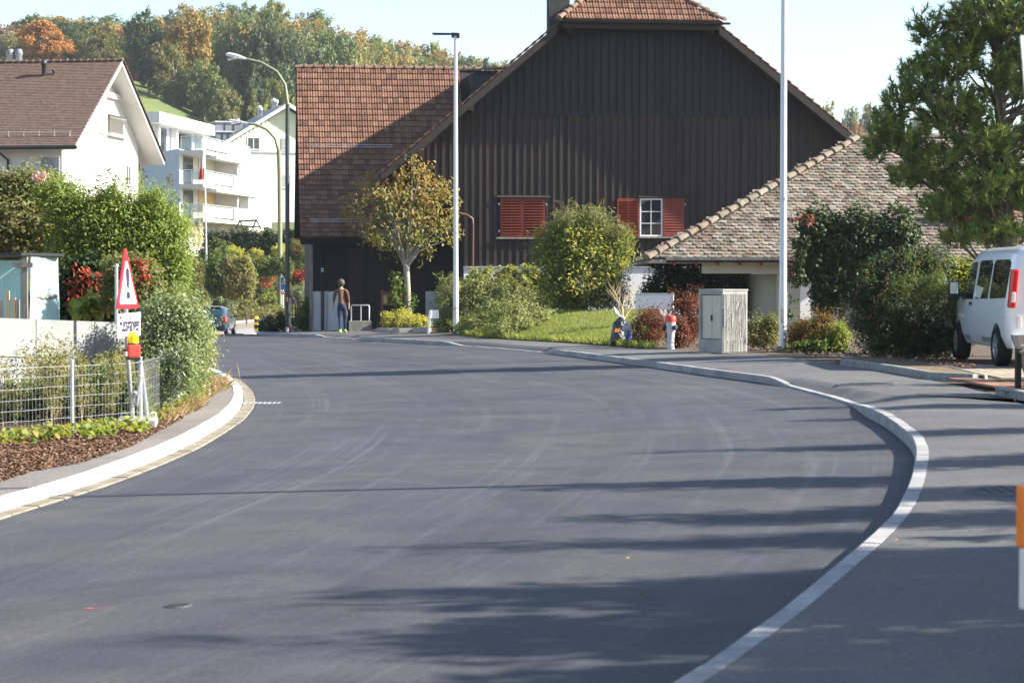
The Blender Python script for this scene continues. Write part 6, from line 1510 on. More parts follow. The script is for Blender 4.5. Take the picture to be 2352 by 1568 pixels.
# ---------------------------------------------------------------- barberries and the planting along the right pavement
def barb(x, y0, y1, rx, Y, label, mat='leaf_barberry', seed=1, k=130, arch=14, group='barberry bushes'):
    b = SP(x, min(y1 + 6, 812)) if False else P(x, y1, Y); o = plant('barberry', label, 'shrub', [(x, (y0 + y1) / 2, rx, (y1 - y0) / 2), (x - rx * .3, y1 - (y1 - y0) * .35, rx * .7, (y1 - y0) * .35), (x + rx * .35, y0 + (y1 - y0) * .3, rx * .55, (y1 - y0) * .3)], Y, M[mat], k, 36, .05, b, 12, .012, seed=seed, dep=.9, group=group, kw=dict(spread=.15, aspect=.55))
    r = np.random.default_rng(seed + 50); P0 = []
    for _ in range(arch):
        e = P(x + r.uniform(-rx * 1.1, rx * 1.2), y0 - r.uniform(-8, 22), Y + r.uniform(-.3, .3)); s0_ = b + Vector((r.uniform(-.15, .15), 0, (e.z - b.z) * .4))
        for t in np.linspace(.1, 1, 20): P0.append(tuple(s0_.lerp(e, t) + Vector((0, 0, .1 * math.sin(t * 3))) + Vector(r.normal(0, .018, 3))))
    P0 = np.array(P0); link(bpy.data.objects.new('shoots', fast_mesh('shoots', leaves(P0, r.uniform(.03, .06, len(P0)), r, .5) - np.array(tuple(o.location)), 4, M[mat], r.uniform(0, 1, len(P0)))), o)['kind'] = 'stuff'; return o
barb(1490, 708, 798, 44, 48.6, 'dense dark red barberry bush under the pale metal box', seed=41)
barb(1580, 672, 802, 44, 47.6, 'tallest dark red barberry with arching shoots behind the hydrant', seed=42, k=150, arch=26)
barb(1560, 735, 802, 24, 46.8, 'low red barberry right beside the hydrant', seed=43, k=70, arch=8)
barb(1756, 728, 802, 40, 44.8, 'yellow-green cotoneaster between the utility cabinet and the lamp post', 'leaf_olive', 44, 150, 10, 'low shrubs by the carport')
barb(1870, 722, 812, 62, 43.6, 'reddish and green mixed barberry right of the lamp post', 'leaf_barberry_mixed', 45, 230, 16, 'low shrubs by the carport')
barb(1925, 745, 815, 26, 43.0, 'small yellow-green shrub left of the dark yew hedge', 'leaf_lime', 46, 70, 6, 'low shrubs by the carport')
plant('ground_ivy', 'low green ground cover at the lamp post foot below the red barberry', 'ground cover', [(1840, 806, 34, 10), (1880, 812, 36, 10), (1925, 816, 30, 8)], 43.0, M['leaf_mid'], 90, 24, .07, P(1880, 818, 43), 0, seed=47, kw=dict(spread=.12, aspect=.8))
# dark hedge behind the box and under the carport
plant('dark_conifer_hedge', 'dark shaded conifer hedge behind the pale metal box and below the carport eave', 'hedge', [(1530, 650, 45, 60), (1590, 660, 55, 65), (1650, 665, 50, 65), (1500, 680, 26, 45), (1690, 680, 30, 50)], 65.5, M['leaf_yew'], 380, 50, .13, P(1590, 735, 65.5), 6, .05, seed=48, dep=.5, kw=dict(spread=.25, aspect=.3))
plant('sunlit_shrub', 'bright green sunlit shrub seen through the carport', 'shrub', [(1712, 670, 26, 45), (1702, 640, 20, 22), (1722, 700, 20, 30)], 68.5, M['leaf_light'], 110, 36, .13, P(1712, 735, 68.5), 3, .02, seed=49, kw=dict(spread=.2))
# climber over the carport roof edge
cl = plant('climbing_plant', 'dark green climber hanging over the carport eave and cream wall', 'climbing plant', [(1900, 560, 70, 70), (1960, 530, 70, 60), (1870, 610, 50, 60), (1930, 640, 60, 70), (2010, 580, 70, 70), (1880, 510, 45, 34), (2060, 540, 60, 60), (1895, 690, 26, 40), (2080, 600, 60, 60), (2000, 650, 60, 60)], 59.2, M['leaf_dark'], 520, 44, .14, P(1930, 745, 59.2), 8, .04, seed=51, dep=.5, kw=dict(spread=.26, aspect=.5, droop=.7))
extra(cl, 'hanging_shoots', lobes_px([(1815, 700, 14, 40), (1830, 640, 20, 26), (1840, 560, 24, 20), (1835, 600, 14, 30)], 58.6, .5), 50, 12, .11, 'leaf_dark', 52, dict(spread=.14, droop=1.2))
extra(cl, 'reddened_leaves', lobes_px([(1810, 590, 20, 10), (1815, 630, 10, 25), (1850, 505, 30, 20)], 58.5, .5), 22, 7, .10, 'leaf_barberry', 53, dict(spread=.15, droop=1))
# yew with red berries and the clipped dark hedge below it
yw = plant('yew', 'big dark yew full of red berries left of the white van', 'shrub', [(2050, 700, 90, 110), (2120, 720, 90, 100), (2000, 730, 55, 95), (2170, 740, 70, 85), (2080, 640, 70, 60), (2130, 610, 60, 50), (2040, 620, 40, 40), (2150, 790, 60, 40), (2060, 790, 80, 40)], 38.5, M['leaf_yew'], 700, 60, .075, P(2090, 838, 38.5), 14, .04, seed=55, dep=.7, kw=dict(spread=.2, aspect=.22, upw=.3, outw=.9))
extra(yw, 'young_tips', lobes_px([(2090, 590, 20, 40), (2130, 560, 14, 30), (2040, 610, 14, 24), (2110, 650, 70, 40), (2150, 660, 60, 34), (2000, 620, 16, 24), (2080, 690, 60, 30)], 37.6, .5), 120, 30, .06, 'leaf_mid', 56, dict(spread=.13, aspect=.22, outw=1))
rb_ = np.random.default_rng(57); cc, dd_ = clumps(lobes_px([(2080, 630, 90, 70), (2130, 660, 80, 60), (2010, 690, 50, 60), (2120, 570, 40, 26), (2060, 740, 60, 40)], 37.5, .6), 110, rb_, (.8, 1.02)); mb = MB()
for q in cc: mb.lathe(Vector(q), [(.003, -.01), (.011, 0), (.003, .01)], 5)
mb.build('berries', M['berry'], yw, kind='stuff')
plant('laurel_hedge', 'yellow-green sunlit hedge between the yew and the white van', 'hedge', [(2140, 640, 50, 36), (2190, 640, 46, 36), (2220, 660, 30, 50), (2110, 650, 40, 36)], 41.5, M['leaf_lime'], 240, 44, .09, P(2170, 800, 41.5), 4, .03, seed=58, dep=.5, kw=dict(spread=.2, aspect=.5))
# pine
r = np.random.default_rng(61); rnd = random.Random(61); Yp = 40.0
pspec = [(2300, 40, 130, 70), (2215, 85, 60, 60), (2130, 60, 40, 50), (2180, 140, 80, 50), (2110, 180, 60, 50), (2070, 240, 50, 44), (2190, 250, 90, 60), (2320, 180, 90, 60), (2090, 320, 60, 44), (2020, 300, 36, 50), (2150, 380, 80, 50), (2260, 330, 90, 60), (2080, 400, 46, 34), (2240, 440, 90, 56), (2330, 420, 80, 60), (2160, 480, 60, 40), (2290, 530, 80, 40), (2420, 120, 120, 90), (2440, 300, 110, 90), (2420, 460, 90, 60), (2320, -60, 110, 70), (2300, -180, 90, 80), (2300, -300, 60, 70), (2420, -60, 80, 70), (2010, 345, 26, 30), (2200, 545, 46, 24)]
plob = lobes_px(pspec, Yp, 1.1); base = Vector((P(2298, 760, Yp).x, Yp, .2)); pine = thing('pine_tree', 'tall bushy pine behind the white van with gaps of sky between its branches', 'tree', base)
cc, dd_ = clumps(plob, 4200, r, (.35, 1.0)); V, T = [], []
for q, dq in zip(cc, dd_):
    ax = np.array([dq[0] * .7, dq[1] * .7, dq[2] * .35 + .75]) + r.normal(0, .25, 3); ax /= np.linalg.norm(ax); tt = r.uniform()
    n = 24; s0_ = q - ax * .12 + ax * r.uniform(0, .2, (n, 1)); dirn = unit(ax + r.normal(0, .62, (n, 3))); L_ = r.uniform(.11, .19, (n, 1)); sd = unit(np.cross(dirn, r.normal(size=(n, 3)))) * .013
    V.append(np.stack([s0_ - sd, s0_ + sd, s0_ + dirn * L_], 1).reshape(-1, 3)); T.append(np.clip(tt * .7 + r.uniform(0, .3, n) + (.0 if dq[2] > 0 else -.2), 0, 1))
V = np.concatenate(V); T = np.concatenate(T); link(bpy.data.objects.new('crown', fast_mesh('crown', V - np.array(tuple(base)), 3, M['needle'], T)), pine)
mb = MB(); top = Vector((P(2310, -330, Yp).x, Yp, P(2310, -330, Yp).z)); tr = [base.lerp(top, t) + Vector((.12 * math.sin(t * 7), 0, 0)) for t in np.linspace(0, 1, 9)]
mb.tube([base - ZV * .1] + tr, [.2] + [.17 * (1 - t * .85) for t in np.linspace(0, 1, 9)], 9)
for i in r.choice(len(cc), 110, replace=False):
    e = Vector(cc[i]); h0_ = min(max((e.z - base.z) / (top.z - base.z) - .1, .12), .95); s0_ = base.lerp(top, h0_) + Vector((.12 * math.sin(h0_ * 7), 0, 0)); m_ = s0_.lerp(e, .5) + Vector((0, 0, -.12)); rr_ = .018 + .02 * r.uniform()
    mb.tube([s0_, m_, e], [rr_ * 1.4, rr_, rr_ * .35], 5, cap=False)
mb.build('trunk', M['bark'], pine)
plant('red_creeper', 'fiery red creeper leaves on the roof behind the pine', 'climbing plant', [(2200, 500, 50, 26), (2260, 490, 40, 26), (2230, 530, 50, 20), (2310, 470, 30, 30)], 62.6, M['leaf_red'], 80, 22, .13, P(2230, 620, 62.6), 6, .02, seed=63, dep=.4, kw=dict(spread=.22, droop=.8))

# ---------------------------------------------------------------- trees right of the frame whose shadows lie on the road
def shade_tree(tipX, tipY, Xc, rad, label, seed, mat='needle', dens=1.0):
    z0 = .2; h = (Xc - tipX) * math.tan(SUN_EL); Yq = tipY - (Xc - tipX) * math.tan(SUN_AZ - math.pi / 2); r = np.random.default_rng(seed); o = thing('roadside_conifer', label, 'tree', (Xc, Yq, z0), 0, 'conifers along the right pavement outside the frame')
    lob = []; n = 9
    for i in range(n):
        t = i / (n - 1); rr_ = rad * (1 - t) ** .8 + .08; lob.append((Vector((Xc + r.normal() * .12, Yq + r.normal() * .12, z0 + .6 + (h - .6) * t)), (rr_, rr_, h / n * .75)))
    V, t_, c = crown(lob, int(520 * dens), 24, .22, r, spread=.3, aspect=.16, shell=(.3, 1.05), upw=.1, outw=1.2)
    link(bpy.data.objects.new('crown', fast_mesh('crown', V - np.array(tuple(o.location)), 4, M[mat], t_)), o)
    MB().tube([(Xc, Yq, z0 - .1), (Xc, Yq, z0 + h * .9)], [.14, .03], 8).build('trunk', M['bark'], o)
for i, (tx, ty, xc, rad) in enumerate(((.95, 17.35, 10.2, .95), (2.3, 20.6, 11.2, .75), (1.25, 15.0, 9.5, .8), (3.6, 24.4, 12.5, .85), (5.2, 29.3, 13.5, 1.0), (-.2, 11.7, 9.8, 1.35), (-.9, 10.3, 9.4, 1.7), (-1.0, 8.3, 9.2, 1.7), (.4, 13.4, 9.9, .8), (3.9, 26.5, 12.8, .7))):
    shade_tree(tx, ty, xc, rad, 'roadside conifer outside the frame number %s counted away from the camera' % ['seven', 'eight', 'five', 'nine', 'eleven', 'three', 'two', 'one', 'four', 'ten'][i], 70 + i, dens=2.0 if i in (5, 6, 7, 2) else 1.2)

for i, (X, Yq, h) in enumerate(((8.6, 7.2, 4.0), (8.8, 9.4, 4.4), (8.9, 11.4, 4.1), (9.0, 13.2, 3.3))):  # unseen hedge, added to throw shade over the near pavement
    r = np.random.default_rng(90 + i); o = thing('shade_hedge', 'tall hedge section %s of four outside the frame right of the near pavement' % ['one', 'two', 'three', 'four'][i], 'hedge', (X, Yq, .2), 0, 'hedge sections outside the frame')
    lob = [(Vector((X + r.normal() * .1, Yq + r.normal() * .2, .2 + h * t)), (.8, 1.15, h * .22)) for t in (.2, .4, .6, .8)]
    V, t_, c = crown(lob, 95, 24, .2, r, spread=.3, aspect=.45); link(bpy.data.objects.new('foliage', fast_mesh('foliage', V - np.array((X, Yq, .2)), 4, M['leaf_mid'], t_)), o)
r = np.random.default_rng(99); o = thing('added_shade_tree', 'broad leafy tree outside the frame right of the near pavement', 'tree', (9.5, 9.4, .2))  # unseen crown, added and shaped to shade the nearest stretch of road
lob = [(Vector((9.2, 7.9, 4.9)), (1.2, 1.1, .9)), (Vector((9.4, 9.1, 5.2)), (1.2, 1.0, .9)), (Vector((9.5, 10.3, 5.3)), (1.2, 1.0, .9)), (Vector((9.8, 9.2, 4.4)), (1.2, 1.6, .8))]
V, t_, c = crown(lob, 130, 24, .2, r, spread=.32, aspect=.45); link(bpy.data.objects.new('crown', fast_mesh('crown', V - np.array((9.5, 9.4, .2)), 4, M['leaf_mid'], t_)), o); mb = MB(); limbs(mb, (9.5, 9.4, .2), [c[i * 12] for i in range(10)], .14, random.Random(3), .6); mb.build('trunk', M['bark'], o)
# ---------------------------------------------------------------- left garden
plant('elder_bush', 'large light green leafy bush behind the triangular warning sign', 'shrub', [(300, 525, 95, 62), (225, 510, 70, 60), (360, 540, 65, 58), (320, 590, 90, 50), (190, 550, 70, 60), (395, 590, 34, 36), (345, 480, 36, 28), (390, 630, 36, 55), (140, 450, 46, 40), (255, 462, 36, 26)], 35.5, M['leaf_light'], 640, 84, .066, P(290, 745, 35.5), 12, .05, seed=81, dep=.8, kw=dict(spread=.3, aspect=.42, droop=.3))
o = [x for x in scene.objects if x.name == 'elder_bush'][0]
rq = np.random.default_rng(82); mb = MB(); LP_, RP_ = [], []
for (x0, y0, x1, y1) in ((275, 480, 250, 378), (330, 480, 324, 385), (350, 500, 396, 402), (392, 570, 440, 512), (385, 510, 428, 470), (235, 490, 226, 402), (150, 450, 112, 398), (305, 480, 288, 408), (210, 500, 196, 430), (345, 490, 368, 430), (255, 480, 268, 400), (360, 520, 412, 446), (395, 600, 450, 560)):
    a, b = P(x0, y0, 35.3), P(x1, y1, 35.1); n = 46; mb.tube([a, a.lerp(b, .5) + Vector((0, 0, .06)), b], [.014, .009, .003], 4, cap=False)
    for k in range(n):
        t = rq.uniform(.05, 1.0); p = a.lerp(b, t) + Vector((0, 0, .06 * math.sin(math.pi * t))) + Vector(rq.normal(0, .055 * (1.25 - t * .6), 3)); (RP_ if t > .72 and x0 in (275, 350, 330) else LP_).append(tuple(p))
l = np.array(tuple(o.location)); mb.build('shoot_stems', M['stem_tan'], o)
for nm, A, mt in (('shoot_leaves', LP_, 'leaf_light'), ('reddish_tips', RP_, 'leaf_barberry_mixed')):
    A = np.array(A); q_ = link(bpy.data.objects.new(nm, fast_mesh(nm, leaves(A, rq.uniform(.05, .085, len(A)), rq, .42, droop=.5) - l, 4, M[mt], rq.uniform(0, 1, len(A)))), o); q_['kind'] = 'stuff'
plant('mixed_hedge', 'dense green and russet bush at the left edge above the greenhouse', 'shrub', [(40, 480, 80, 80), (110, 500, 70, 80), (20, 560, 70, 50), (90, 430, 50, 40), (140, 570, 50, 60), (-40, 500, 80, 100), (10, 425, 36, 30)], 37.0, M['leaf_hedge'], 520, 70, .066, P(60, 745, 37), 8, .05, seed=84, dep=.7, kw=dict(spread=.22, aspect=.5))
o = [x for x in scene.objects if x.name == 'mixed_hedge'][0]; extra(o, 'russet_leaves', lobes_px([(40, 520, 80, 60), (120, 540, 60, 60)], 36.4, .7), 110, 14, .09, 'leaf_olive', 85, dict(spread=.2)); extra(o, 'pink_flowers', lobes_px([(92, 408, 16, 10)], 36.0), 16, 14, .05, 'flower_pink', 86, dict(spread=.08))
plant('virginia_creeper', 'red and dark green creeper right of the turquoise greenhouse', 'climbing plant', [(200, 660, 60, 70), (250, 680, 50, 60), (180, 700, 50, 40), (290, 690, 40, 50)], 33.6, M['leaf_dark'], 260, 40, .10, P(220, 745, 33.6), 10, .02, seed=87, dep=.5, kw=dict(spread=.2, aspect=.75))
o = [x for x in scene.objects if x.name == 'virginia_creeper'][0]; extra(o, 'red_leaves', lobes_px([(185, 665, 34, 50), (215, 640, 30, 30), (240, 690, 20, 30), (180, 700, 26, 22)], 33.0, .5), 20, 12, .085, 'leaf_red', 88, dict(spread=.13, droop=1, aspect=.7)); extra(o, 'large_pale_leaves', lobes_px([(190, 708, 30, 16), (250, 700, 20, 14), (205, 715, 30, 10)], 32.4, .5), 20, 8, .17, 'leaf_lime', 89, dict(spread=.16, aspect=.9))
plant('dogwood', 'brownish leaved shrub just right of the warning triangle with red leaves', 'shrub', [(290, 625, 50, 40), (330, 640, 40, 50), (270, 660, 40, 50)], 32.2, M['leaf_olive'], 170, 40, .065, P(310, 745, 32.2), 8, .02, seed=90, kw=dict(spread=.16))
o = [x for x in scene.objects if x.name == 'dogwood'][0]; extra(o, 'red_leaves', lobes_px([(318, 610, 16, 14), (325, 640, 10, 20)], 31.4, .5), 10, 10, .08, 'leaf_red', 91, dict(spread=.1))
plant('privet_hedge', 'grey-green privet hedge behind the right end of the wire fence', 'hedge', [(370, 790, 55, 85), (410, 800, 45, 85), (440, 790, 30, 75), (345, 830, 30, 70), (390, 720, 50, 30), (425, 740, 40, 36), (400, 880, 40, 50), (360, 890, 30, 40)], 30.3, M['leaf_privet'], 520, 50, .055, SP(400, 940) + Vector((-.4, .8, 0)), 16, .012, seed=92, dep=.9, kw=dict(spread=.3, aspect=.4))
extra([x for x in scene.objects if x.name == 'privet_hedge'][0], 'shoots_through_fence', lobes_px([(372, 870, 34, 70), (405, 850, 30, 60), (430, 830, 18, 50), (345, 890, 20, 50)], 27.6, .5), 190, 22, .05, 'leaf_privet', 94, dict(spread=.13, aspect=.35))
bbq = plant('bamboo_grass', 'feathery pale green reed clump at the road end of the privet hedge', 'reeds', [(455, 800, 22, 50), (465, 840, 20, 45), (450, 770, 22, 30), (470, 790, 14, 24)], 33.5, M['leaf_sapling'], 150, 34, .12, SP(470, 890) + Vector((-.3, .2, 0)), 14, .006, seed=93, kw=dict(spread=.16, aspect=.12, droop=.4))
# saplings behind the fence
r = np.random.default_rng(95); protos = []
def sapling(h, seed):
    rr_ = np.random.default_rng(seed); o = thing('willow_sapling', 'thin willow sapling with narrow leaves behind the wire fence', 'sapling', (0, 0, 0), 0, 'saplings behind the wire fence'); mb = MB(); P0 = []
    for k in range(4):
        e = Vector((rr_.normal() * .14, rr_.normal() * .14, h * rr_.uniform(.7, 1))); m_ = Vector((e.x * .3, e.y * .3, h * .5)); mb.tube([(rr_.normal() * .03, 0, 0), m_, e], [.006, .005, .002], 4, cap=False)
        for t in np.linspace(.2, 1, 60): q = Vector((0, 0, 0)).lerp(m_, t * 2) if t < .5 else m_.lerp(e, t * 2 - 1); P0.append(tuple(q + Vector(rr_.normal(0, .035, 3))))
    mb.build('stem', M['stem_tan'], o, local=True); P0 = np.array(P0); link(bpy.data.objects.new('foliage', fast_mesh('foliage', leaves(P0, rr_.uniform(.045, .085, len(P0)), rr_, .3, droop=-.6), 4, M['leaf_sapling'], rr_.uniform(0, 1, len(P0)))), o); return o
spots = [(r.uniform(-10, 330), r.uniform(925, 985)) for _ in range(70)]; hs = [1.25, .85, 1.05, .65, .95]
pr = [sapling(h, 200 + i) for i, h in enumerate(hs)]
for i, (x, y) in enumerate(spots):
    q = SP(x, y) + Vector((0, .35, 0)); o = pr[i] if i < 5 else copy_tree(pr[i % 5]); o.location = (q.x, q.y, SZ(q.x, q.y)); o.rotation_euler.z = r.uniform(0, 6.28)
    k = r.uniform(.55, 1.02); o.scale = (k, k, k if x > 60 else k * .85)
plant('bramble_growth', 'low leafy undergrowth inside the wire fence in front of the panel wall', 'undergrowth', [(60, 920, 80, 40), (160, 925, 80, 45), (260, 920, 70, 50), (20, 950, 60, 30), (220, 870, 50, 30), (310, 930, 30, 40)], 26.6, M['leaf_mid'], 260, 30, .06, SP(160, 980) + Vector((0, 1, 0)), 0, seed=96, dep=.6, kw=dict(spread=.18))
# strawberries at the fence foot, mulch, dry verge grass
pos = []; r = np.random.default_rng(97)
for _ in range(520):
    x = r.uniform(0, 345); y = np.interp(x, [0, 166, 345], [1016, 998, 985]) + r.normal() * 7 + 4; q = SP(x, y); pos.append((q.x, q.y, q.z + r.uniform(.03, .13)))
for _ in range(260):
    x = r.uniform(345, 470); y = np.interp(x, [345, 470], [968, 905]) + r.normal() * 7; q = SP(x, y); pos.append((q.x, q.y, q.z + r.uniform(.02, .12)))
pos = np.array(pos); stuff('strawberry_leaves', leaves(pos, r.uniform(.05, .11, len(pos)), r, .75, None, 0, 1.4), 4, 'strawberry', r.uniform(0, 1, len(pos)))
pos = []
for _ in range(9000):
    x = r.uniform(-20, 420); lo = np.interp(x, [0, 75, 181, 302, 420], [1101, 1077, 1059, 1020, 955]); hi = np.interp(x, [0, 166, 323, 420], [1008, 992, 975, 930]); y = hi + (lo + 6 - hi) * r.uniform() ** .85; q = SP(x, y); pos.append((q.x, q.y, q.z + .012))
pos = np.array(pos); stuff('mulch', leaves(pos, r.uniform(.02, .075, len(pos)), r, .4, None, 0, 1.6), 4, 'mulch_bits', r.uniform(0, 1, len(pos)))
pos = []
for _ in range(1100):
    x = r.uniform(380, 530); lo = np.interp(x, [380, 469, 500, 530], [975, 935, 900, 888]); hi = np.interp(x, [380, 440, 495, 530], [940, 900, 868, 880]); y = hi + (lo + 3 - hi) * r.uniform(); q = SP(x, y); pos.append((q.x, q.y, q.z))
pos = np.array(pos); stuff('dry_grass', blades(pos, .12, .007, r, 1.8), 4, 'dry_grass', r.uniform(0, 1, len(pos)))
pos = []
for _ in range(24):
    x = r.uniform(460, 500); y = r.uniform(800, 885); q = SP(485, 885) + Vector((r.normal() * .12, r.normal() * .5, 0)); pos.append(tuple(q))
pos = np.array(pos); stuff('dry_grass', blades(pos, .3, .005, r, .9), 4, 'dry_grass', r.uniform(0, 1, len(pos)))
# weeds in the stony bed, litter under the hedges
pos = []
for _ in range(900):
    x = r.uniform(1600, 2250); y = np.interp(x, [1600, 1720, 1850, 1930, 2250], [806, 808, 822, 826, 866]) + r.uniform(-8, 2); q = SP(x, y); pos.append((q.x, q.y + r.uniform(0, .6), q.z + .06 + (.07 if x > 1935 else 0)))
pos = np.array(pos); stuff('leaf_litter', leaves(pos, r.uniform(.03, .08, len(pos)), r, .6, None, 0, 2.0), 4, 'mulch_bits', r.uniform(0, 1, len(pos)))
# ================================================================ houses behind
M['house_white'] = mottled('white_house_render', (.56, .555, .53), (.64, .63, .61), 1.2, .9, .15, 60)
M['house_cream'] = mottled('pale_yellow_cladding', (.58, .6, .44), (.66, .67, .52), 1, .85, .15, 30)
M['house_shaded'] = mottled('shade_tinted_render', (.5, .54, .6), (.57, .61, .66), 1.5, .9, .15, 60)  # white render again, with the blue-grey of shade put into its colour
M['peach'] = mottled('peach_wall', (.6, .42, .2), (.66, .48, .26), 1, .9, .1)
M['shutter_grey'] = plain('grey_roller_shutter', (.3, .31, .33), .5); M['slate'] = plain('grey_metal_roof', (.2, .21, .23), .5, .3)
g = NG('rail_glass'); g.set((.5, .6, .62), .08, 0, .6); t = g.new('ShaderNodeBsdfTransparent'); m_ = g.new('ShaderNodeMixShader'); m_.inputs[0].default_value = .6; g.L(g.b.outputs[0], m_.inputs[1]); g.L(t.outputs[0], m_.inputs[2]); g.L(m_.outputs[0], g.out.inputs['Surface']); M['railglass'] = g.mat; M['alu'] = plain('aluminium', (.6, .62, .63), .35, .6)
class Fr:
    """a building's own axes: a along the face, b into the building"""
    def __init__(s, o, a): s.o = Vector((o[0], o[1], 0)); s.a = Vector((a[0], a[1], 0)).normalized(); s.b = Vector((-s.a.y, s.a.x, 0))
    def __call__(s, a, b, z): return s.o + s.a * a + s.b * b + ZV * z
    def box(s, a0, a1, b0, b1, z0, z1, name, mat, parent, mb=None):
        m = mb or MB(); m.prism([s(a0, b0, z0), s(a1, b0, z0), s(a1, b1, z0), s(a0, b1, z0)], ZV * (z1 - z0))
        return recalc(m.build(name, mat, parent)) if mb is None else m
def window(f, a0, a1, z0, z1, parent, b=0.0, shutter=None, frame='white'):
    mb = MB(); t = .07
    for q in ((a0, a0 + t, z0, z1), (a1 - t, a1, z0, z1), (a0 + t, a1 - t, z0, z0 + t), (a0 + t, a1 - t, z1 - t, z1), ((a0 + a1) / 2 - t / 2, (a0 + a1) / 2 + t / 2, z0 + t, z1 - t)):
        mb.prism([f(q[0], b - .03, q[2]), f(q[1], b - .03, q[2]), f(q[1], b - .03, q[3]), f(q[0], b - .03, q[3])], f.b * .06)
    o = mb.build('window', M[frame], parent); f.box(a0 + t, a1 - t, b - .01, b + .01, z0 + t, z1 - t, 'pane', M['glass_dark'], o)
    f.box(a0 - .05, a1 + .05, b - .1, b - .02, z0 - .06, z0, 'sill', M['alu'], o)
    if shutter:
        zs = z0 + (z1 - z0) * (1 - shutter); n = max(3, int((z1 - zs) / .12)); mb = MB()
        for i in range(n): z = zs + (z1 - zs) * i / n; mb.prism([f(a0 + .02, b - .07, z), f(a1 - .02, b - .07, z), f(a1 - .02, b - .045, z + (z1 - zs) / n * .9), f(a0 + .02, b - .045, z + (z1 - zs) / n * .9)], f.b * .015)
        mb.build('roller_shutter', M['shutter_grey'], o)
    return o
# ---- house with the big brown roof, far left
YF, YB = 112.0, 126.7
Fp, Bp, Ap = P(174, 335, YF), P(378, 370, YB), P(279, 141, 119.4); ze, za_ = Fp.z, Ap.z
gdir = Vector((Bp.x - Fp.x, Bp.y - Fp.y, 0)); GD = gdir.length; f = Fr(Fp, (-gdir.y, gdir.x)); f.b = gdir.normalized()      # a: left along the eave, b: along the gable
hs = thing('gabled_house', 'white gabled house with large brown tiled roof at the left edge', 'house', f(5, GD / 2, 0)); LH = 17.0; hm = GD / 2
for (b0, b1) in ((0, hm), (GD, hm)):
    mb = MB(); mb.prism([f(0, b0, ze), f(LH, b0, ze), f(LH, b1, za_), f(0, b1, za_)], (0, 0, -.22)); recalc(mb.build('roof', M['house_white'], hs))
upd = (f.b * hm + ZV * (za_ - ze)); sl_ = upd.length; upd.normalize(); ms = []
for r_ in range(int(sl_ / .17)):
    for c_ in range(int(LH / .17)):
        ms.append(frame_of(f(.085 + c_ * .17 + (.085 if r_ % 2 else 0), 0, ze + .02) + upd * (r_ * .17), -f.a, upd) @ Matrix.Rotation(R(-5), 4, 'X'))
tl = MB(); tl.add([(-.083, 0, .03), (.083, 0, .03), (.083, .26, .02), (-.083, .26, .02), (-.083, .0, -.0), (.083, .0, -.0)], [(0, 1, 2, 3), (4, 5, 1, 0)])
place_tiles('roof_tile', ms, tl, M['brown_tile'], hs, 0)
ms = [frame_of(f(i * .4, hm, za_ + .02), f.b, f.a) for i in range(int(LH / .4))]; place_tiles('ridge_tile', ms, ridge_cap(.43, .12, .1), M['brown_tile'], hs, 60)
ms = []
for i in range(int(sl_ / .3)): ms.append(frame_of(f(-.03, GD, ze + .02) + (f.b * -hm + ZV * (za_ - ze)).normalized() * i * .3, f.a, (f.b * -hm + ZV * (za_ - ze)).normalized()))
place_tiles('verge_tile', ms, beaver_tile(.2, .36), M['brown_tile'], hs, 40)
zb0 = 2.0; wi = 1.1
rz = lambda b: ze + (za_ - ze) * (1 - abs(b - hm) / hm) - .2
f.box(wi + .25, LH - .5, .9, 1.15, zb0, rz(.9), 'front_wall', M['house_white'], hs); f.box(wi + .25, LH - .5, GD - 1.85, GD - 1.6, zb0, rz(GD - 1.6), 'rear_wall', M['house_white'], hs)
fg = Fr(f(wi, 0, 0), f.b); fg.b = f.a.copy()                              # gable face: a along the gable, b inwards
def on_gable(x, y):
    d = ray(x, y); o = Vector((0, 0, CAMZ)); n = f.a; t = (fg.o - o).dot(n) / d.dot(n); q = o + d * t; return (q - fg.o).dot(fg.a), q.z
(a0, z0), (a1, z1) = on_gable(247, 310), on_gable(283, 190)
mb = MB()
def gw(pts): mb.prism([fg(a, 0, z) for a, z in pts], fg.b * .25)
zt_l = min(rz(a0), rz(a1)) - .35
gw([(.9, zb0), (a0, zb0), (a0, rz(a0)), (.9, rz(.9))])
gw([(a1, zb0), (GD - 1.6, zb0), (GD - 1.6, rz(GD - 1.6))] + ([(hm, rz(hm))] if hm > a1 else []) + [(a1, rz(a1))])
gw([(a0, zb0), (a1, zb0), (a1, z0), (a0, z0)]); gw([(a0, zt_l), (a1, zt_l), (a1, rz(a1))] + ([(hm, rz(hm))] if a0 < hm < a1 else []) + [(a0, rz(a0))])
recalc(mb.build('gable_wall', M['house_white'], hs)); fg.box(a0 - .1, a1 + .1, 1.8, 1.9, z0 - .1, zt_l + .2, 'loggia_wall', M['cream'], hs); fg.box(a0 - .05, a1 + .05, .25, 1.9, z0 - .2, z0, 'loggia_floor', M['concrete'], hs)
for q in (a0 - .1, a1): fg.box(q, q + .1, .25, 1.8, z0, zt_l + .1, 'loggia_side', M['cream'], hs)
fg.box(a0 - .1, a1 + .1, .25, 1.8, zt_l + .1, zt_l + .2, 'loggia_ceiling', M['house_white'], hs); fg.box(a0 - .1, a1 + .1, -.25, .0, z0 - .05, z0 + .12, 'balcony_slab', M['house_white'], hs); fg.box(a0 - .1, a1 + .1, -.22, -.0, z1 - 1.1, z1 - .8, 'tie_beam', M['house_white'], hs)
mb = MB(); mb.tube([fg(a0, -.2, z0 + 1.0), fg(a1, -.2, z0 + 1.0)], .025, 6)
for i in range(9): t = i / 8; mb.tube([fg(a0 + (a1 - a0) * t, -.2, z0 + .1), fg(a0 + (a1 - a0) * t, -.2, z0 + 1.0)], .012, 4)
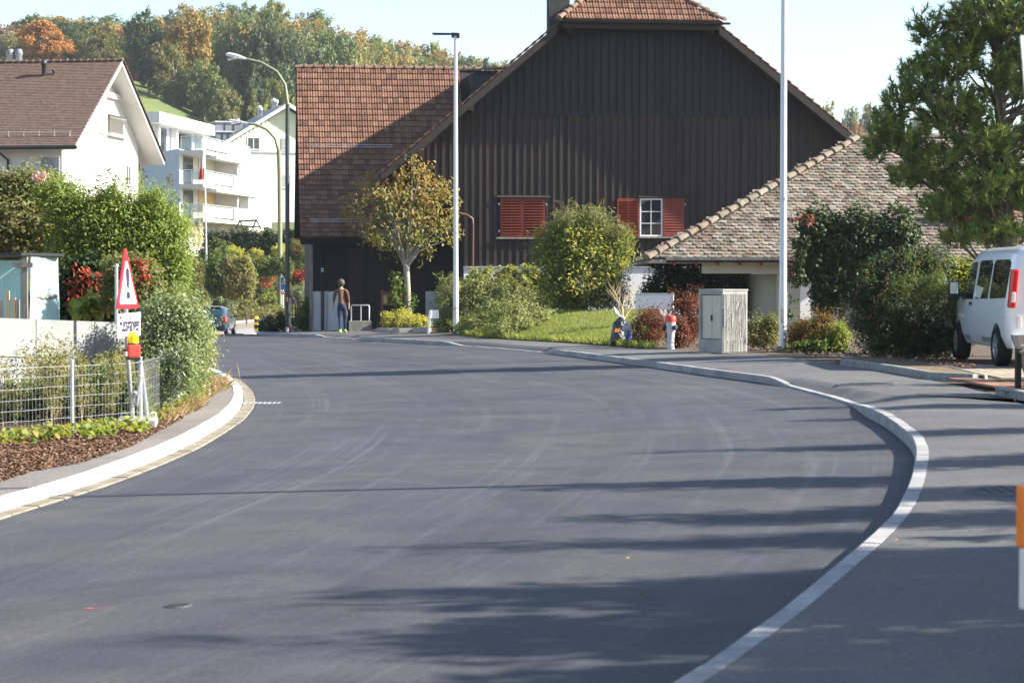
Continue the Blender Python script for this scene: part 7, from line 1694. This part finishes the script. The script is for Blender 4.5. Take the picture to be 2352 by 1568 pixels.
mb.build('balcony_rail', M['alu'], hs)
for (x0, y0, x1, y1) in ((228, 267, 233, 304), (222, 370, 234, 400), (288, 380, 300, 425)):
    (p, q), (r_, s_) = on_gable(x0, y1), on_gable(x1, y0); window(fg, p, max(r_, p + .8), q, s_, hs, 0, .9 if x0 < 280 else None)
ff = Fr(f(0, .9, 0), f.a); ff.b = f.b.copy()
def on_front(x, y):
    d = ray(x, y); o = Vector((0, 0, CAMZ)); t = (ff.o - o).dot(ff.b) / d.dot(ff.b); q = o + d * t; return (q - ff.o).dot(ff.a), q.z
(a0, z1), (a1, z0) = on_front(137, 360), on_front(93, 420); window(ff, a0, a1, z0, z1, hs, 0, .97)
mb = MB(); p = [on_front(x, y) for x, y in ((2, 344), (8, 352), (20, 368), (21, 420))]; mb.tube([ff(p[0][0], -.9, p[0][1]), ff(p[1][0], -.6, p[1][1]), ff(p[2][0], -.1, p[2][1]), ff(p[3][0], -.1, p[3][1] - 1)], .07, 7); mb.build('downpipe', M['darkmetal'], hs)
mb = MB(); mb.tube([f(-.1, -.1, ze - .08), f(LH, -.1, ze - .08)], .1, 7); mb.build('gutter', M['gutter_metal'], hs)
mb = MB(); pz_ = ze + .55
for k in (0,): mb.tube([f(.5, .75, pz_ + .25), f(LH, .75, pz_ + .25)], .02, 5)
for i in range(20): mb.tube([f(.6 + i * .85, .75, pz_ - .1), f(.6 + i * .85, .75, pz_ + .3)], .025, 4)
mb.build('snow_guard', M['alu'], hs)
def roofpt(x, y):
    d = ray(x, y); o = Vector((0, 0, CAMZ)); n = (f.a.cross(upd)).normalized(); t = (f(0, 0, ze) - o).dot(n) / d.dot(n); return o + d * t
for (x, y, h, r0) in ((101, 175, 1.0, .12), (123, 173, .45, .06)):
    q = roofpt(x, y); mb = MB(); mb.lathe(q - ZV * .1, [(r0, 0), (r0, h * .7), (r0 * 1.4, h * .72), (r0 * 1.5, h * .85), (r0 * .6, h)], 12); mb.build('vent_pipe', M['darkmetal'], hs)
for x in (23, 43):
    q = P(x, 146, 121.5); mb = MB(); mb.lathe(q - ZV * .3, [(.2, 0), (.2, .75), (.26, .8), (.2, 1.05), (.16, 1.1)], 14); mb.build('flue', M['slate'], hs)
# ---- white terraced apartment block
c0, c1, cl_ = P(412, 400, 165), P(606, 400, 190), P(325, 400, 172)
fa = Fr(c0, (c1.x - c0.x, c1.y - c0.y)); LA = math.hypot(c1.x - c0.x, c1.y - c0.y); fa.b = Vector((-fa.a.y, fa.a.x, 0))
ap = thing('apartment_block', 'white stepped apartment block with railed balconies behind the flagpole', 'apartment block', fa(LA / 2, 4, 5))
zr0 = P(412, 342, 165).z; zf = [P(412, y, 165).z for y in (500, 422, 345)]
fl_ = Vector((cl_.x - c0.x, cl_.y - c0.y, 0)); WL_ = fl_.length; fl_.normalize()
mb = MB(); mb.prism([c0 + ZV * (3 - c0.z), c0 + fa.a * LA + ZV * (3 - c0.z), c0 + fa.a * LA + fl_ * WL_ + ZV * (3 - c0.z), c0 + fl_ * WL_ + ZV * (3 - c0.z)], ZV * (zr0 - 3)); recalc(mb.build('block', M['house_white'], ap))
mb = MB(); mb.prism([c0 + ZV * (3 - c0.z) - fa.a * .06, c0 + fl_ * WL_ + ZV * (3 - c0.z) - fa.a * .06, c0 + fl_ * WL_ + ZV * (zr0 - c0.z) - fa.a * .06, c0 + ZV * (zr0 - c0.z) - fa.a * .06], fa.a * .05); recalc(mb.build('end_wall', M['house_shaded'], ap))  # sheet over the white block; its shade is in the colour
BD = 1.9
for i, z in enumerate(zf):
    La = LA * (.8 if i < 2 else .55)
    fa.box(-.05, La, -BD, -.01, z - .28, z, 'balcony_slab', M['house_white'], ap)
    if i < 2:
        fa.box(La * .55, La * .85, -.05, -.02, z + .02, z + 2.2, 'patio_door', M['glass_dark'], ap); fa.box(1.0, 3.5, -.05, -.02, z + .02, z + 2.2, 'patio_door', M['glass_dark'], ap)
        fa.box(5, 9.5, -.06, -.02, z, z + 2.4, 'niche', M['peach'] if i == 0 else M['cream'], ap)
        fa.box(8.5, La, -BD - .1, -BD + .06, z - .28, z + .95, 'parapet', M['house_white'], ap)
        fa.box(9.8, 10.1, -BD, -.02, z, z + 2.5, 'screen_wall', M['house_white'], ap)
    mb = MB(); mb.tube([fa(0, -BD + .05, z + 1.05), fa(La, -BD + .05, z + 1.05)], .04, 6); mb.tube([fa(0, -BD + .05, z + 1.05), fa(0, -.1, z + 1.05)], .04, 6)
    n = 14
    for k in range(n + 1): mb.tube([fa(La * k / n, -BD + .05, z), fa(La * k / n, -BD + .05, z + 1.05)], .03, 5)
    for k in range(3): mb.tube([fa(0, -BD + .05 + BD * .45 * k, z), fa(0, -BD + .05 + BD * .45 * k, z + 1.05)], .03, 5)
    mb.build('railing', M['alu'], ap)
    for k in range(n): fa.box(La * k / n + .1, La * (k + 1) / n - .1, -BD + .03, -BD + .06, z + .12, z + .95, 'rail_pane', M['railglass'], ap)
    fa.box(0.03, .06, -BD + .1, -.15, z + .12, z + .95, 'rail_pane', M['railglass'], ap)
    if i: fa.box(2, La * .8, -BD - .5, -BD + .4, z - .55, z - .32, 'awning', M['house_white'], ap)
for i, z in enumerate(zf[:2]): fa.box(LA * .82, LA * .82 + 1.9, -.05, -.02, z + .1, z + 1.5, 'roller_shutter', M['shutter_grey'], ap)
# penthouse
p0, p1, pl = P(338, 300, 171), P(463, 300, 186), P(290, 300, 176); fp2 = Fr(p0, (p1.x - p0.x, p1.y - p0.y)); LP = (Vector((p1.x, p1.y, 0)) - fp2.o).length; ztp = P(338, 258, 171).z; zbp = P(338, 283, 171).z
fp2.box(-.5, LP, -1.2, 6, zbp, ztp, 'flat_roof', M['house_white'], ap); fp2.box(1.0, LP - 1.5, 0, 6, zr0 - .1, zbp, 'penthouse_wall', M['house_shaded'], ap)
for (a0, a1) in ((2, 5), (7, 12)): fp2.box(a0, a1, -.05, -.01, zr0 + .3, zbp - .15, 'pane', M['glass_dark'], ap)
for a in (1.2, 6, LP - 2): fp2.box(a, a + .4, -.6, -.2, zr0, zbp, 'column', M['house_white'], ap)
# ---- pale yellow gabled house
Yh = 200.0; fy = Fr(P(560, 500, Yh), (1, .34)); fy.b = Vector((-fy.a.y, fy.a.x, 0)); yh = thing('pale_gabled_house', 'pale yellow gabled house with grey metal dormers left of the barn', 'house', P(620, 500, Yh + 5))
def on_y(x, y): q = P(x, y, Yh); return (q.x - fy.o.x) / fy.a.x, q.z
apx, eL, eR = on_y(655, 242), on_y(498, 345), on_y(780, 322)
wl0 = on_y(522, 400)[0]; wr0 = on_y(770, 400)[0]; lz = lambda a: eL[1] + (apx[1] - eL[1]) * (a - eL[0]) / (apx[0] - eL[0]); rz2 = lambda a: apx[1] + (eR[1] - apx[1]) * (a - apx[0]) / (eR[0] - apx[0])
mb = MB(); mb.prism([fy(a, 0, z) for a, z in ((wl0, 4), (wr0, 4), (wr0, rz2(wr0) - .2), (apx[0], apx[1] - .2), (wl0, lz(wl0) - .2))], fy.b * 10); recalc(mb.build('wall', M['house_white'], yh))
zc = on_y(600, 347)[1]; mb = MB(); zz = zc; i = 0
while zz < apx[1] - .4:
    la = wl0 + .05 if lz(wl0) - .2 > zz + .2 else eL[0] + (zz + .4 - eL[1]) * (apx[0] - eL[0]) / (apx[1] - eL[1]); ra = wr0 if rz2(wr0) - .2 > zz + .2 else apx[0] + (zz + .4 - apx[1]) * (eR[0] - apx[0]) / (eR[1] - apx[1])
    if ra - la > .1: MB().prism([fy(la, -.06, zz), fy(ra, -.06, zz), fy(ra, -.035, zz + .23), fy(la, -.035, zz + .23)], fy.b * .03).build('cladding_board', M['house_cream'], yh)
    zz += .24
fy.box(wl0 - .1, wr0 + .1, -.12, 0, zc - .12, zc, 'string_course', M['alu'], yh)
for (p, q) in ((eL, apx), (apx, eR)):
    mb = MB(); mb.prism([fy(p[0], -.8, p[1]), fy(q[0], -.8, q[1]), fy(q[0], -.8, q[1] + .3), fy(p[0], -.8, p[1] + .3)], fy.b * 11.5); recalc(mb.build('roof', M['slate'], yh))
    mb = MB(); mb.prism([fy(p[0], -.86, p[1] - .06), fy(q[0], -.86, q[1] - .06), fy(q[0], -.86, q[1] + .32), fy(p[0], -.86, p[1] + .32)], fy.b * .05); recalc(mb.build('barge_board', M['house_white'], yh))
for (x0, y0, x1, y1, sh) in ((567, 315, 595, 344, .0), (643, 315, 663, 344, 1), (548, 390, 580, 426, .9), (548, 465, 580, 503, .9), (640, 400, 664, 430, .9)):
    (a0, z1), (a1, z0) = on_y(x0, y0), on_y(x1, y1); window(fy, a0, a1, z0, z1, yh, -.07 if y0 < 340 else -.001, sh or None)
for (x0, y0, x1, y1, b) in ((512, 277, 572, 330, 3.0), (505, 303, 545, 345, 1.2)):
    (a0, z1), (a1, z0) = on_y(x0, y0), on_y(x1, y1); dm = fy.box(a0, a1, b, b + 3, z0 - 1.5, z1, 'dormer', M['slate'], yh); fy.box(a0 - .1, a1, b - .15, b + 3.1, z1, z1 + .12, 'dormer_roof', M['alu'], dm)
    for k in range(1, 3): fy.box(a0 + (a1 - a0) * k / 3 - .04, a0 + (a1 - a0) * k / 3 + .04, b - .06, b, z0, z1, 'seam', M['darkmetal'], dm)
for (x, y, h) in ((614, 268, 1.6), (617, 262, 1.2), (590, 290, .7), (646, 240, 1.2), (652, 238, 1.0), (565, 280, .8)):
    a, z = on_y(x, y); mb = MB(); mb.lathe(fy(a, 4, z - .6), [(.16, 0), (.16, h), (.24, h + .05), (.24, h + .3), (.1, h + .4)], 10); mb.build('vent', M['alu'], yh)
# ---- small roofs glimpsed between
o = thing('distant_house', 'small house with red roof glimpsed between the apartment block and the dormers', 'house', P(520, 345, 215)); c = P(520, 345, 215)
MB().box(c - ZV * 2.2, (5, 5, 3.4)).build('wall', M['cream'], o); mb = MB(); mb.prism([c + Vector((-3, -3, -.6)), c + Vector((3, -3, -.6)), c + Vector((0, -3, 1.2))], (0, 6, 0)); recalc(mb.build('roof', M['tile'], o))
c = P(182, 110, 470); o = thing('distant_house', 'tiny white house peeping out between the trees on the hill', 'house', c); MB().box(c - ZV * 1.5, (5, 4, 3)).build('wall', M['house_white'], o); mb = MB(); mb.prism([c + Vector((-3, -2.2, 0)), c + Vector((3, -2.2, 0)), c + Vector((0, -2.2, 1.6))], (0, 4.4, 0)); recalc(mb.build('roof', M['slate'], o))
# ---- flagpole, swing frame, railing
b = P(474, 590, 150); o = thing('flagpole', 'white flagpole with a limp red and white flag before the apartment block', 'flagpole', b)
MB().tube([b - ZV * .5, P(469.5, 330, 150)], [.07, .04], 8).build('pole', M['white'], o); M['flag_red'] = plain('flag_red', (.6, .07, .05), .8); M['flag_white'] = plain('flag_white', (.68, .6, .6), .8)
for (y0, y1, m_, nm) in ((347, 388, 'flag_white', 'flag_upper'), (388, 412, 'flag_red', 'flag_lower')):
    mb = MB(); V = []
    for j in range(7):
        t = j / 6; y = y0 + (y1 - y0) * t; wd = (4 + (y - 347) * .12)
        for i in range(7): u = i / 6; q = P(469.5 - u * wd - (y - 347) * .02, y, 150); V.append((q.x, q.y - .06 + .12 * math.sin(u * 9 + t * 1.5), q.z))
    mb.add(V, [(j * 7 + i, j * 7 + i + 1, (j + 1) * 7 + i + 1, (j + 1) * 7 + i) for j in range(6) for i in range(6)], 0, True); mb.build(nm, M[m_], o)
o = thing('swing_frame', 'dark wooden swing frame on the terrace under the pale house', 'swing frame', P(570, 525, 172)); mb = MB()
for (x0, y0, x1, y1, dy) in ((541, 527, 550, 508, 0), (561, 527, 551, 508, 0), (580, 525, 588, 506, 1), (600, 527, 589, 506, 1)): mb.tube([P(x0, y0, 172 + dy), P(x1, y1, 172 + dy)], .07, 6)
mb.build('leg', M['barge'], o); MB().tube([P(549, 508, 172), P(590, 506, 173)], .09, 6).build('top_beam', M['barge'], o)
o = thing('garden_railing', 'grey garden railing and white bench beside the pampas grass', 'railing', P(425, 585, 140)); mb = MB()
for y in (547, 585): mb.tube([P(405, y, 139), P(455, y + 2, 141)], .03, 5)
for i in range(13): mb.tube([P(405 + i * 4.1, 547, 139), P(405 + i * 4.1, 586, 139)], .018, 4)
mb.build('rail', M['alu'], o); mb = MB()
for y in (556, 564, 572): px_rect(396, y, 432, y + 4, 138, .1).build('bench_slat', M['white'], o)

# ================================================================ garden slope beyond the road
GB = BVHTree.FromPolygons(*[(lambda o: ([v.co.copy() for v in o.data.vertices], [list(p.vertices) for p in o.data.polygons]))(bpy.data.objects['ground'])][0])
def gdown(q): h = GB.ray_cast(Vector((q.x, q.y, 60)), Vector((0, 0, -1)))[0]; return Vector((q.x, q.y, h.z if h else q.z))
def bush(name, label, cat, x, y0, y1, rx, Y, mat, seed, k=90, per=36, leaf=.16, spread=.3, n=3, group=None, **kw):
    r = np.random.default_rng(seed); h = (y1 - y0) / 2; sp_ = [(x, (y0 + y1) / 2, rx, h)]
    for i in range(n): sp_.append((x + r.uniform(-.6, .6) * rx, (y0 + y1) / 2 + r.uniform(-.5, .6) * h, rx * r.uniform(.4, .65), h * r.uniform(.4, .6)))
    b = gdown(P(x, y1, Y)); b.z = min(b.z + .1, P(x, y1, Y).z); return plant(name, label, cat, sp_, Y, M[mat], k, per, leaf, b, 6, .04, seed=seed, dep=.8, group=group, kw=dict(dict(spread=spread), **kw))
bush('brown_shrub', 'large brownish green shrub left above the blue car', 'shrub', 440, 585, 715, 52, 142, 'leaf_olive', 301, 260, 44, .17, .4, aspect=.25)
bush('feathery_shrub', 'low feathery yellow-olive shrub behind the privet hedge', 'shrub', 388, 638, 728, 52, 140, 'leaf_lime', 302, 190, 40, .12, .26, aspect=.25)
bush('laurel_ball', 'rounded glossy green bush right behind the blue car', 'shrub', 508, 648, 730, 48, 147, 'leaf_privet', 303, 260, 40, .14, .3)
bush('laurel_ball', 'smaller glossy green bush left above the blue car roof', 'shrub', 455, 682, 730, 32, 144, 'leaf_privet', 304, 120, 36, .13, .28)
for i, (x, y0, y1, rx, lab) in enumerate(((500, 575, 690, 24, 'left columnar shrub below the dark terrace hedge'), (535, 580, 695, 26, 'middle columnar shrub below the dark terrace hedge'), (566, 588, 690, 22, 'right columnar shrub beside the red leaved one'))):
    bush('columnar_shrub', lab, 'shrub', x, y0, y1, rx, 138, 'leaf_sapling' if i else 'leaf_mid', 305 + i, 150, 34, .16, .3, group='columnar shrubs on the garden slope')
rs = bush('red_tipped_shrub', 'tall green shrub with coral red shoots left of the pale lamp post', 'shrub', 594, 602, 712, 34, 153, 'leaf_mid', 310, 200, 36, .15, .3); extra(rs, 'red_shoots', lobes_px([(590, 620, 24, 26), (610, 640, 20, 30), (575, 650, 10, 24)], 151.5, .6), 70, 16, .15, 'leaf_red', 311, dict(spread=.22))
bush('yellow_mound', 'low yellow-green mound at the far kerb behind the traffic island', 'shrub', 560, 692, 722, 34, 149, 'leaf_lime', 312, 90, 34, .14, .25)
bush('yellow_mound', 'pale lime shrub between the red tipped shrub and the far lamp post', 'shrub', 618, 672, 716, 26, 151, 'leaf_lime', 313, 90, 34, .14, .25)
bush('yellow_flowers', 'patch of bright yellow flowers at the foot of the far lamp post', 'flowers', 622, 702, 722, 24, 150, 'leaf_yellow', 314, 80, 30, .10, .2)
plant('clipped_hedge', 'clipped green hedge halfway up the garden slope', 'hedge', [(x, 615, 22, 26) for x in range(490, 660, 20)], 148, M['leaf_mid'], 260, 34, .18, gdown(P(570, 640, 148)), 4, .03, seed=315, dep=.5, kw=dict(spread=.3))
plant('terrace_hedge', 'long dark hedge on the terrace edge below the apartment block', 'hedge', [(x, 562, 24, 36) for x in range(480, 720, 20)], 163, M['leaf_dark'], 420, 36, .2, gdown(P(590, 600, 163)), 4, .04, seed=316, dep=.5, kw=dict(spread=.35))
plant('terrace_hedge', 'mid green shrubs below the left end of the dark terrace hedge', 'shrub', [(500, 580, 24, 30), (470, 600, 26, 24), (520, 600, 24, 24)], 152, M['leaf_mid'], 150, 34, .18, gdown(P(500, 610, 152)), 4, .03, seed=317, dep=.5, kw=dict(spread=.3))
for i, (x, y, rx) in enumerate(((540, 577, 22), (640, 570, 18), (590, 583, 16))):
    bush('yellow_flowers', ('golden flower clump in front of the terrace hedge, left of the lamp posts', 'golden flower clump directly behind the pale lamp post', 'small golden flower clump between the two larger ones')[i], 'flowers', x, y - 12, y + 14, rx, 155, 'leaf_yellow', 320 + i, 40, 26, .14, .25, group='golden flower clumps')
tr2 = bush('garden_tree', 'young green tree turning pink left of the barn wing corner', 'tree', 692, 548, 660, 30, 158, 'leaf_mid', 325, 150, 36, .15, .3); extra(tr2, 'pink_leaves', lobes_px([(690, 565, 26, 24)], 157), 30, 16, .14, 'leaf_barberry_mixed', 326, dict(spread=.25))
bush('red_creeper', 'bright red creeper over the small porch left of the barn wing', 'climbing plant', 690, 622, 646, 26, 154, 'leaf_red', 327, 80, 30, .13, .2)
o = thing('porch', 'dark little porch roof under the red creeper', 'porch', gdown(P(692, 660, 155))); px_rect(668, 641, 722, 647, 155, 1.5).build('roof', M['darkmetal'], o); px_rect(695, 647, 722, 700, 156, .2).build('wall', M['peach'], o); px_rect(671, 647, 674, 720, 154.5, .1).build('post', M['barge'], o)
bush('laurel_ball', 'glossy green bush between the dark lamp pole and the barn wing', 'shrub', 690, 650, 712, 28, 152, 'leaf_privet', 328, 170, 36, .13, .26)
bush('lime_ground_cover', 'lime green low plants behind the folded road barrier', 'shrub', 680, 698, 722, 28, 149, 'leaf_lime', 329, 80, 30, .11, .2)
plant('dark_planter_shrub', 'dark low evergreen at the foot of the green lamp post by the kerb', 'shrub', [(628, 745, 34, 22), (612, 752, 24, 14), (648, 742, 18, 26), (640, 755, 26, 12)], 76.8, M['leaf_yew'], 170, 40, .08, SP(630, 766) + Vector((0, .6, 0)), 5, .015, seed=330, kw=dict(spread=.16, aspect=.3))
plant('dark_planter_shrub', 'dark shrub between the folded barrier and the barn wing corner post', 'shrub', [(700, 725, 18, 32), (690, 745, 22, 16), (706, 705, 12, 20)], 78.5, M['leaf_mid'], 120, 36, .08, gdown(P(700, 760, 78.5)) + ZV * .2, 5, .015, seed=331, kw=dict(spread=.16))
pg = thing('pampas_grass', 'clump of cream pampas plumes before the dark terrace hedge', 'grass', gdown(P(445, 560, 150))); r = np.random.default_rng(333); pb = Vector(pg.location); V = []
for i in range(16):
    e = P(r.uniform(424, 464), r.uniform(506, 530), 150 + r.normal() * .6); n = 60; t = r.uniform(0, 1, n)[:, None]; b1 = np.array(tuple(e)); ax = np.array([0, 0, -1.2]); V.append(leaves(b1 + ax * t + r.normal(0, .07, (n, 3)), .3, r, .2, droop=-1))
link(bpy.data.objects.new('plumes', fast_mesh('plumes', np.concatenate(V) - np.array(tuple(pb)), 4, M['plume'], r.uniform(0, 1, 960))), pg)
pos = np.array([tuple(pb + Vector((r.normal() * .5, r.normal() * .5, 0))) for _ in range(300)]); link(bpy.data.objects.new('blades', fast_mesh('blades', blades(pos, 2.0, .03, r, .6) - np.array(tuple(pb)), 4, M['grass'], r.uniform(0, 1, 300))), pg)
# low planting that covers the bank between the shrubs
pos = []
for _ in range(16000):
    x = r.uniform(330, 720); Y = r.uniform(143, 176); q = gdown(P(x, 600, Y)); pos.append((q.x, q.y, q.z + .2 + abs(r.normal()) * .35))
pos = np.array(pos); stuff('ground_cover', leaves(pos, r.uniform(.15, .4, len(pos)), r, .5, None, 0, .6), 4, 'leaf_olive', r.uniform(0, 1, len(pos)))

# ================================================================ woods on the hill
M['forest'] = leafmat('forest_leaf', [(.55, .6, .55), (.8, .8, .8), (1.0, 1.0, 1.0), (1.25, 1.15, 1.0)], .3, objcolor=True)
r = np.random.default_rng(400); PROT = []
def tree_mesh(seed, kind):
    q = np.random.default_rng(seed); lob = []
    if kind == 'round':
        for i in range(11):
            z = q.uniform(.17, .86); rad = .42 * math.sin(math.pi * min(1, (z - .1) / .85)) ** .7; a = q.uniform(0, 6.28); d = q.uniform(.2, .9) * rad; s = q.uniform(.13, .2); lob.append((Vector((d * math.cos(a), d * math.sin(a), z)), (s, s, s * .85)))
        lob.append((Vector((0, 0, .5)), (.32, .32, .4)))
    else:
        for i in range(9): z = .18 + .78 * i / 8; s = .2 * (1 - i / 8.6) + .03; lob.append((Vector((q.normal() * .02, q.normal() * .02, z)), (s, s, .09)))
    V, t, c = crown(lob, 330, 28, .034 if kind == 'round' else .03, q, spread=.055, aspect=.7, shell=(.35, 1.05), upw=.4)
    nz = V.reshape(-1, 4, 3)[:, 0, 2]; me = fast_mesh('crown', V, 4, M['forest'], np.clip(t, 0, 1)); mb = MB(); mb.tube([(0, 0, -.03), (0.01, 0, .3), (0, .01, .7)], [.022, .017, .005], 6)
    for i in range(6): e = Vector(c[i * 9]); mb.tube([(0.005, 0, .25 + .05 * i), tuple((e + Vector((0, 0, .4))) / 2), tuple(e)], [.009, .006, .002], 4, cap=False)
    return me, mb.mesh('trunk', M['bark_pale'] if kind == 'round' else M['bark'])
PR = [tree_mesh(410 + i, 'round') for i in range(5)]; PC = [tree_mesh(420 + i, 'conifer') for i in range(2)]
COLS = {'orange': (0.5, 0.225, 0.062), 'rust': (0.375, 0.175, 0.094), 'gold': (0.413, 0.288, 0.088), 'olive': (0.25, 0.237, 0.094), 'green': (0.15, 0.2, 0.075), 'dark': (0.088, 0.131, 0.062), 'bluegreen': (.15, .195, .095), 'mauve': (0.275, 0.2, 0.163), 'lime': (0.3, 0.312, 0.088)}
WORDS = {'orange': 'orange', 'rust': 'russet', 'gold': 'golden', 'olive': 'olive', 'green': 'green', 'dark': 'dark green', 'bluegreen': 'blue-green', 'mauve': 'bare mauve-brown', 'lime': 'yellow-green'}
def hill_tree(x, ytop, Y, wpx, col, label, kind='round', ybase=None):
    X = (x - 1176) / F * Y; zb = (float(hill(X, Y)) if Y > 240 else gdown(Vector((X, Y, 0))).z) if ybase is None else P(x, ybase, Y).z; h = P(x, ytop, Y).z - zb
    if h < 1.5: return
    o = thing('broadleaf_tree' if kind == 'round' else 'conifer_tree', label, 'tree', (X, Y, zb - .3), 0, 'trees of the wood on the hill'); i = int(r.integers(0, 5 if kind == 'round' else 2)); cm, tm = (PR if kind == 'round' else PC)[i]
    c = bpy.data.objects.new('crown', cm); link(c, o); cc_ = COLS[col]; k = r.uniform(.85, 1.15); c.color = (cc_[0] * k, cc_[1] * k, cc_[2] * k, 1); link(bpy.data.objects.new('trunk', tm), o)
    wd = wpx * Y / F; o.scale = (wd / .82, wd / .82, h + .3) if kind == 'round' else (wd / .42, wd / .42, h + .3); o.rotation_euler.z = r.uniform(0, 6.28)
named = [(105, 40, 352, 135, 'orange', 'large orange beech behind the brown roof ridge'), (232, 50, 350, 110, 'olive', 'olive yellow tree right of the orange beech'), (20, 50, 372, 70, 'mauve', 'bare mauve-brown tree at the left edge of the wood'), (345, 14, 345, 110, 'dark', 'dark green tree left of the orange topped group'), (425, 5, 343, 130, 'gold', 'tall golden orange topped tree at the meadow edge'),
         (400, 90, 336, 110, 'olive', 'olive green tree below the golden one at the meadow'), (470, 120, 335, 110, 'green', 'green bushy tree on the meadow slope above the flat roof'), (520, 200, 330, 90, 'olive', 'rounded olive tree at the lower meadow corner'), (555, 5, 352, 110, 'bluegreen', 'tall blue-green tree left of the lamp head'), (625, 0, 350, 130, 'bluegreen', 'broad blue-green tree behind the curved lamp arm'),
         (690, 30, 348, 120, 'bluegreen', 'large blue-green tree above the yellow house'), (760, 60, 350, 120, 'green', 'green tree above the left end of the wing ridge'), (830, 75, 352, 110, 'olive', 'olive tree above the wing roof ridge'), (900, 88, 356, 100, 'gold', 'golden tree above the middle of the wing ridge'), (590, 150, 333, 70, 'dark', 'dark tree in the gap above the yellow-green bushes')]
for x, yt_, Y, wd, col, lab in named: hill_tree(x, yt_, Y, wd, col, lab)
for (x, yt_, Y, wd, col, lab, kd) in ((380, 238, 226, 50, 'orange', 'small orange maple behind the white flat roof', 'round'), (580, 215, 262, 40, 'olive', 'small conifer pair left of the yellow bushes', 'conifer'), (612, 205, 250, 62, 'lime', 'yellow-green tree behind the pale gabled house', 'round'), (570, 262, 246, 40, 'lime', 'yellow bush left of the pale house vents', 'round'), (668, 190, 254, 60, 'lime', 'yellow tree right of the curved lamp post', 'round'), (535, 285, 240, 40, 'orange', 'orange shrub behind the grey dormers', 'round'), (508, 300, 238, 30, 'rust', 'russet shrub beside the apartment penthouse', 'round'), (640, 170, 300, 80, 'olive', 'olive tree behind the yellow trees', 'round'), (705, 150, 300, 80, 'olive', 'loose brownish tree at the left end of the wing roof', 'round')):
    hill_tree(x, yt_, Y, wd, col, lab, kd)
sky_line = [(-120, 60), (0, 60), (30, 30), (120, 28), (200, 30), (260, 40), (310, 30), (350, 36), (400, 10), (470, -4), (560, -6), (640, -2), (700, 12), (780, 45), (850, 72), (940, 98), (1000, 92), (1060, 112), (1110, 120), (1150, 126), (1230, 134)]
pal = ['rust', 'olive', 'olive', 'bluegreen', 'orange', 'green', 'mauve', 'dark', 'rust', 'gold']; pal2 = ['green', 'bluegreen', 'olive', 'olive', 'gold', 'bluegreen', 'green', 'gold', 'lime']
for row, (Y, dy) in enumerate(((366, 40), (388, 26), (412, 14), (438, 5), (470, 0))):
    x = -110 + row * 17
    while x < 1240:
        x += r.uniform(54, 84); yt_ = float(np.interp(x, *zip(*sky_line))) + dy + r.uniform(-8, 12); p_ = pal if x < 480 else pal2; col = p_[int(r.integers(0, len(p_)))]; kd = 'conifer' if r.uniform() < .06 else 'round'
        if kd == 'conifer': col = 'dark' if r.uniform() < .7 else 'bluegreen'
        where = 'above the brown house roof' if x < 290 else 'above the meadow' if x < 560 else 'behind the curved lamps' if x < 700 else 'over the wing roof ridge'
        hill_tree(x, yt_, Y, r.uniform(100, 150) if kd == 'round' else r.uniform(40, 55), col, '%s %s in row %s of the wood %s' % (WORDS[col], 'conifer' if kd == 'conifer' else 'tree', ('one', 'two', 'three', 'four', 'five')[row], where), kd)
for (x, yt_, Y, wd, col) in ((1900, 226, 420, 70, 'lime'), (1945, 236, 430, 60, 'green'), (1990, 228, 440, 60, 'olive'), (1965, 270, 400, 40, 'orange'), (2040, 232, 430, 70, 'green'), (2110, 236, 430, 70, 'olive'), (1860, 240, 450, 60, 'green'), (2190, 240, 430, 80, 'rust'), (2270, 240, 430, 80, 'green'), (2350, 235, 430, 80, 'olive')):
    hill_tree(x, yt_, Y, wd, col, '%s skyline tree, %s one to the right of the barn roof slope' % (WORDS[col], {1860: 'first', 1900: 'second', 1945: 'third', 1965: 'fourth', 1990: 'fifth', 2040: 'sixth', 2110: 'seventh', 2190: 'eighth', 2270: 'ninth', 2350: 'tenth'}[x]))
# shrubs along the foot of the wood on the meadow
for i in range(34):
    x = r.uniform(310, 700); yb_ = np.interp(x, [310, 600, 700], [200, 338, 352]); Y = 338 + r.uniform(-3, 6); hill_tree(x, yb_ - r.uniform(30, 60), Y, r.uniform(30, 50), ['olive', 'green', 'mauve', 'gold', 'dark'][i % 5], '%s bush at the lower edge of the wood on the meadow' % WORDS[['olive', 'green', 'mauve', 'gold', 'dark'][i % 5]])
# ================================================================ a little autumn haze
g = bpy.data.materials.new('haze_air'); g.use_nodes = True; t = g.node_tree; t.nodes.remove(t.nodes['Principled BSDF'])
v = t.nodes.new('ShaderNodeVolumePrincipled'); v.inputs['Color'].default_value = (.86, .92, 1, 1); v.inputs['Density'].default_value = .00015; v.inputs['Anisotropy'].default_value = .2
t.links.new(v.outputs[0], t.nodes['Material Output'].inputs['Volume'])
mb = MB(); mb.box((0, 430, 47.5), (1160, 990, 115)); hz = mb.build('haze', g, None); hz['kind'] = 'stuff'
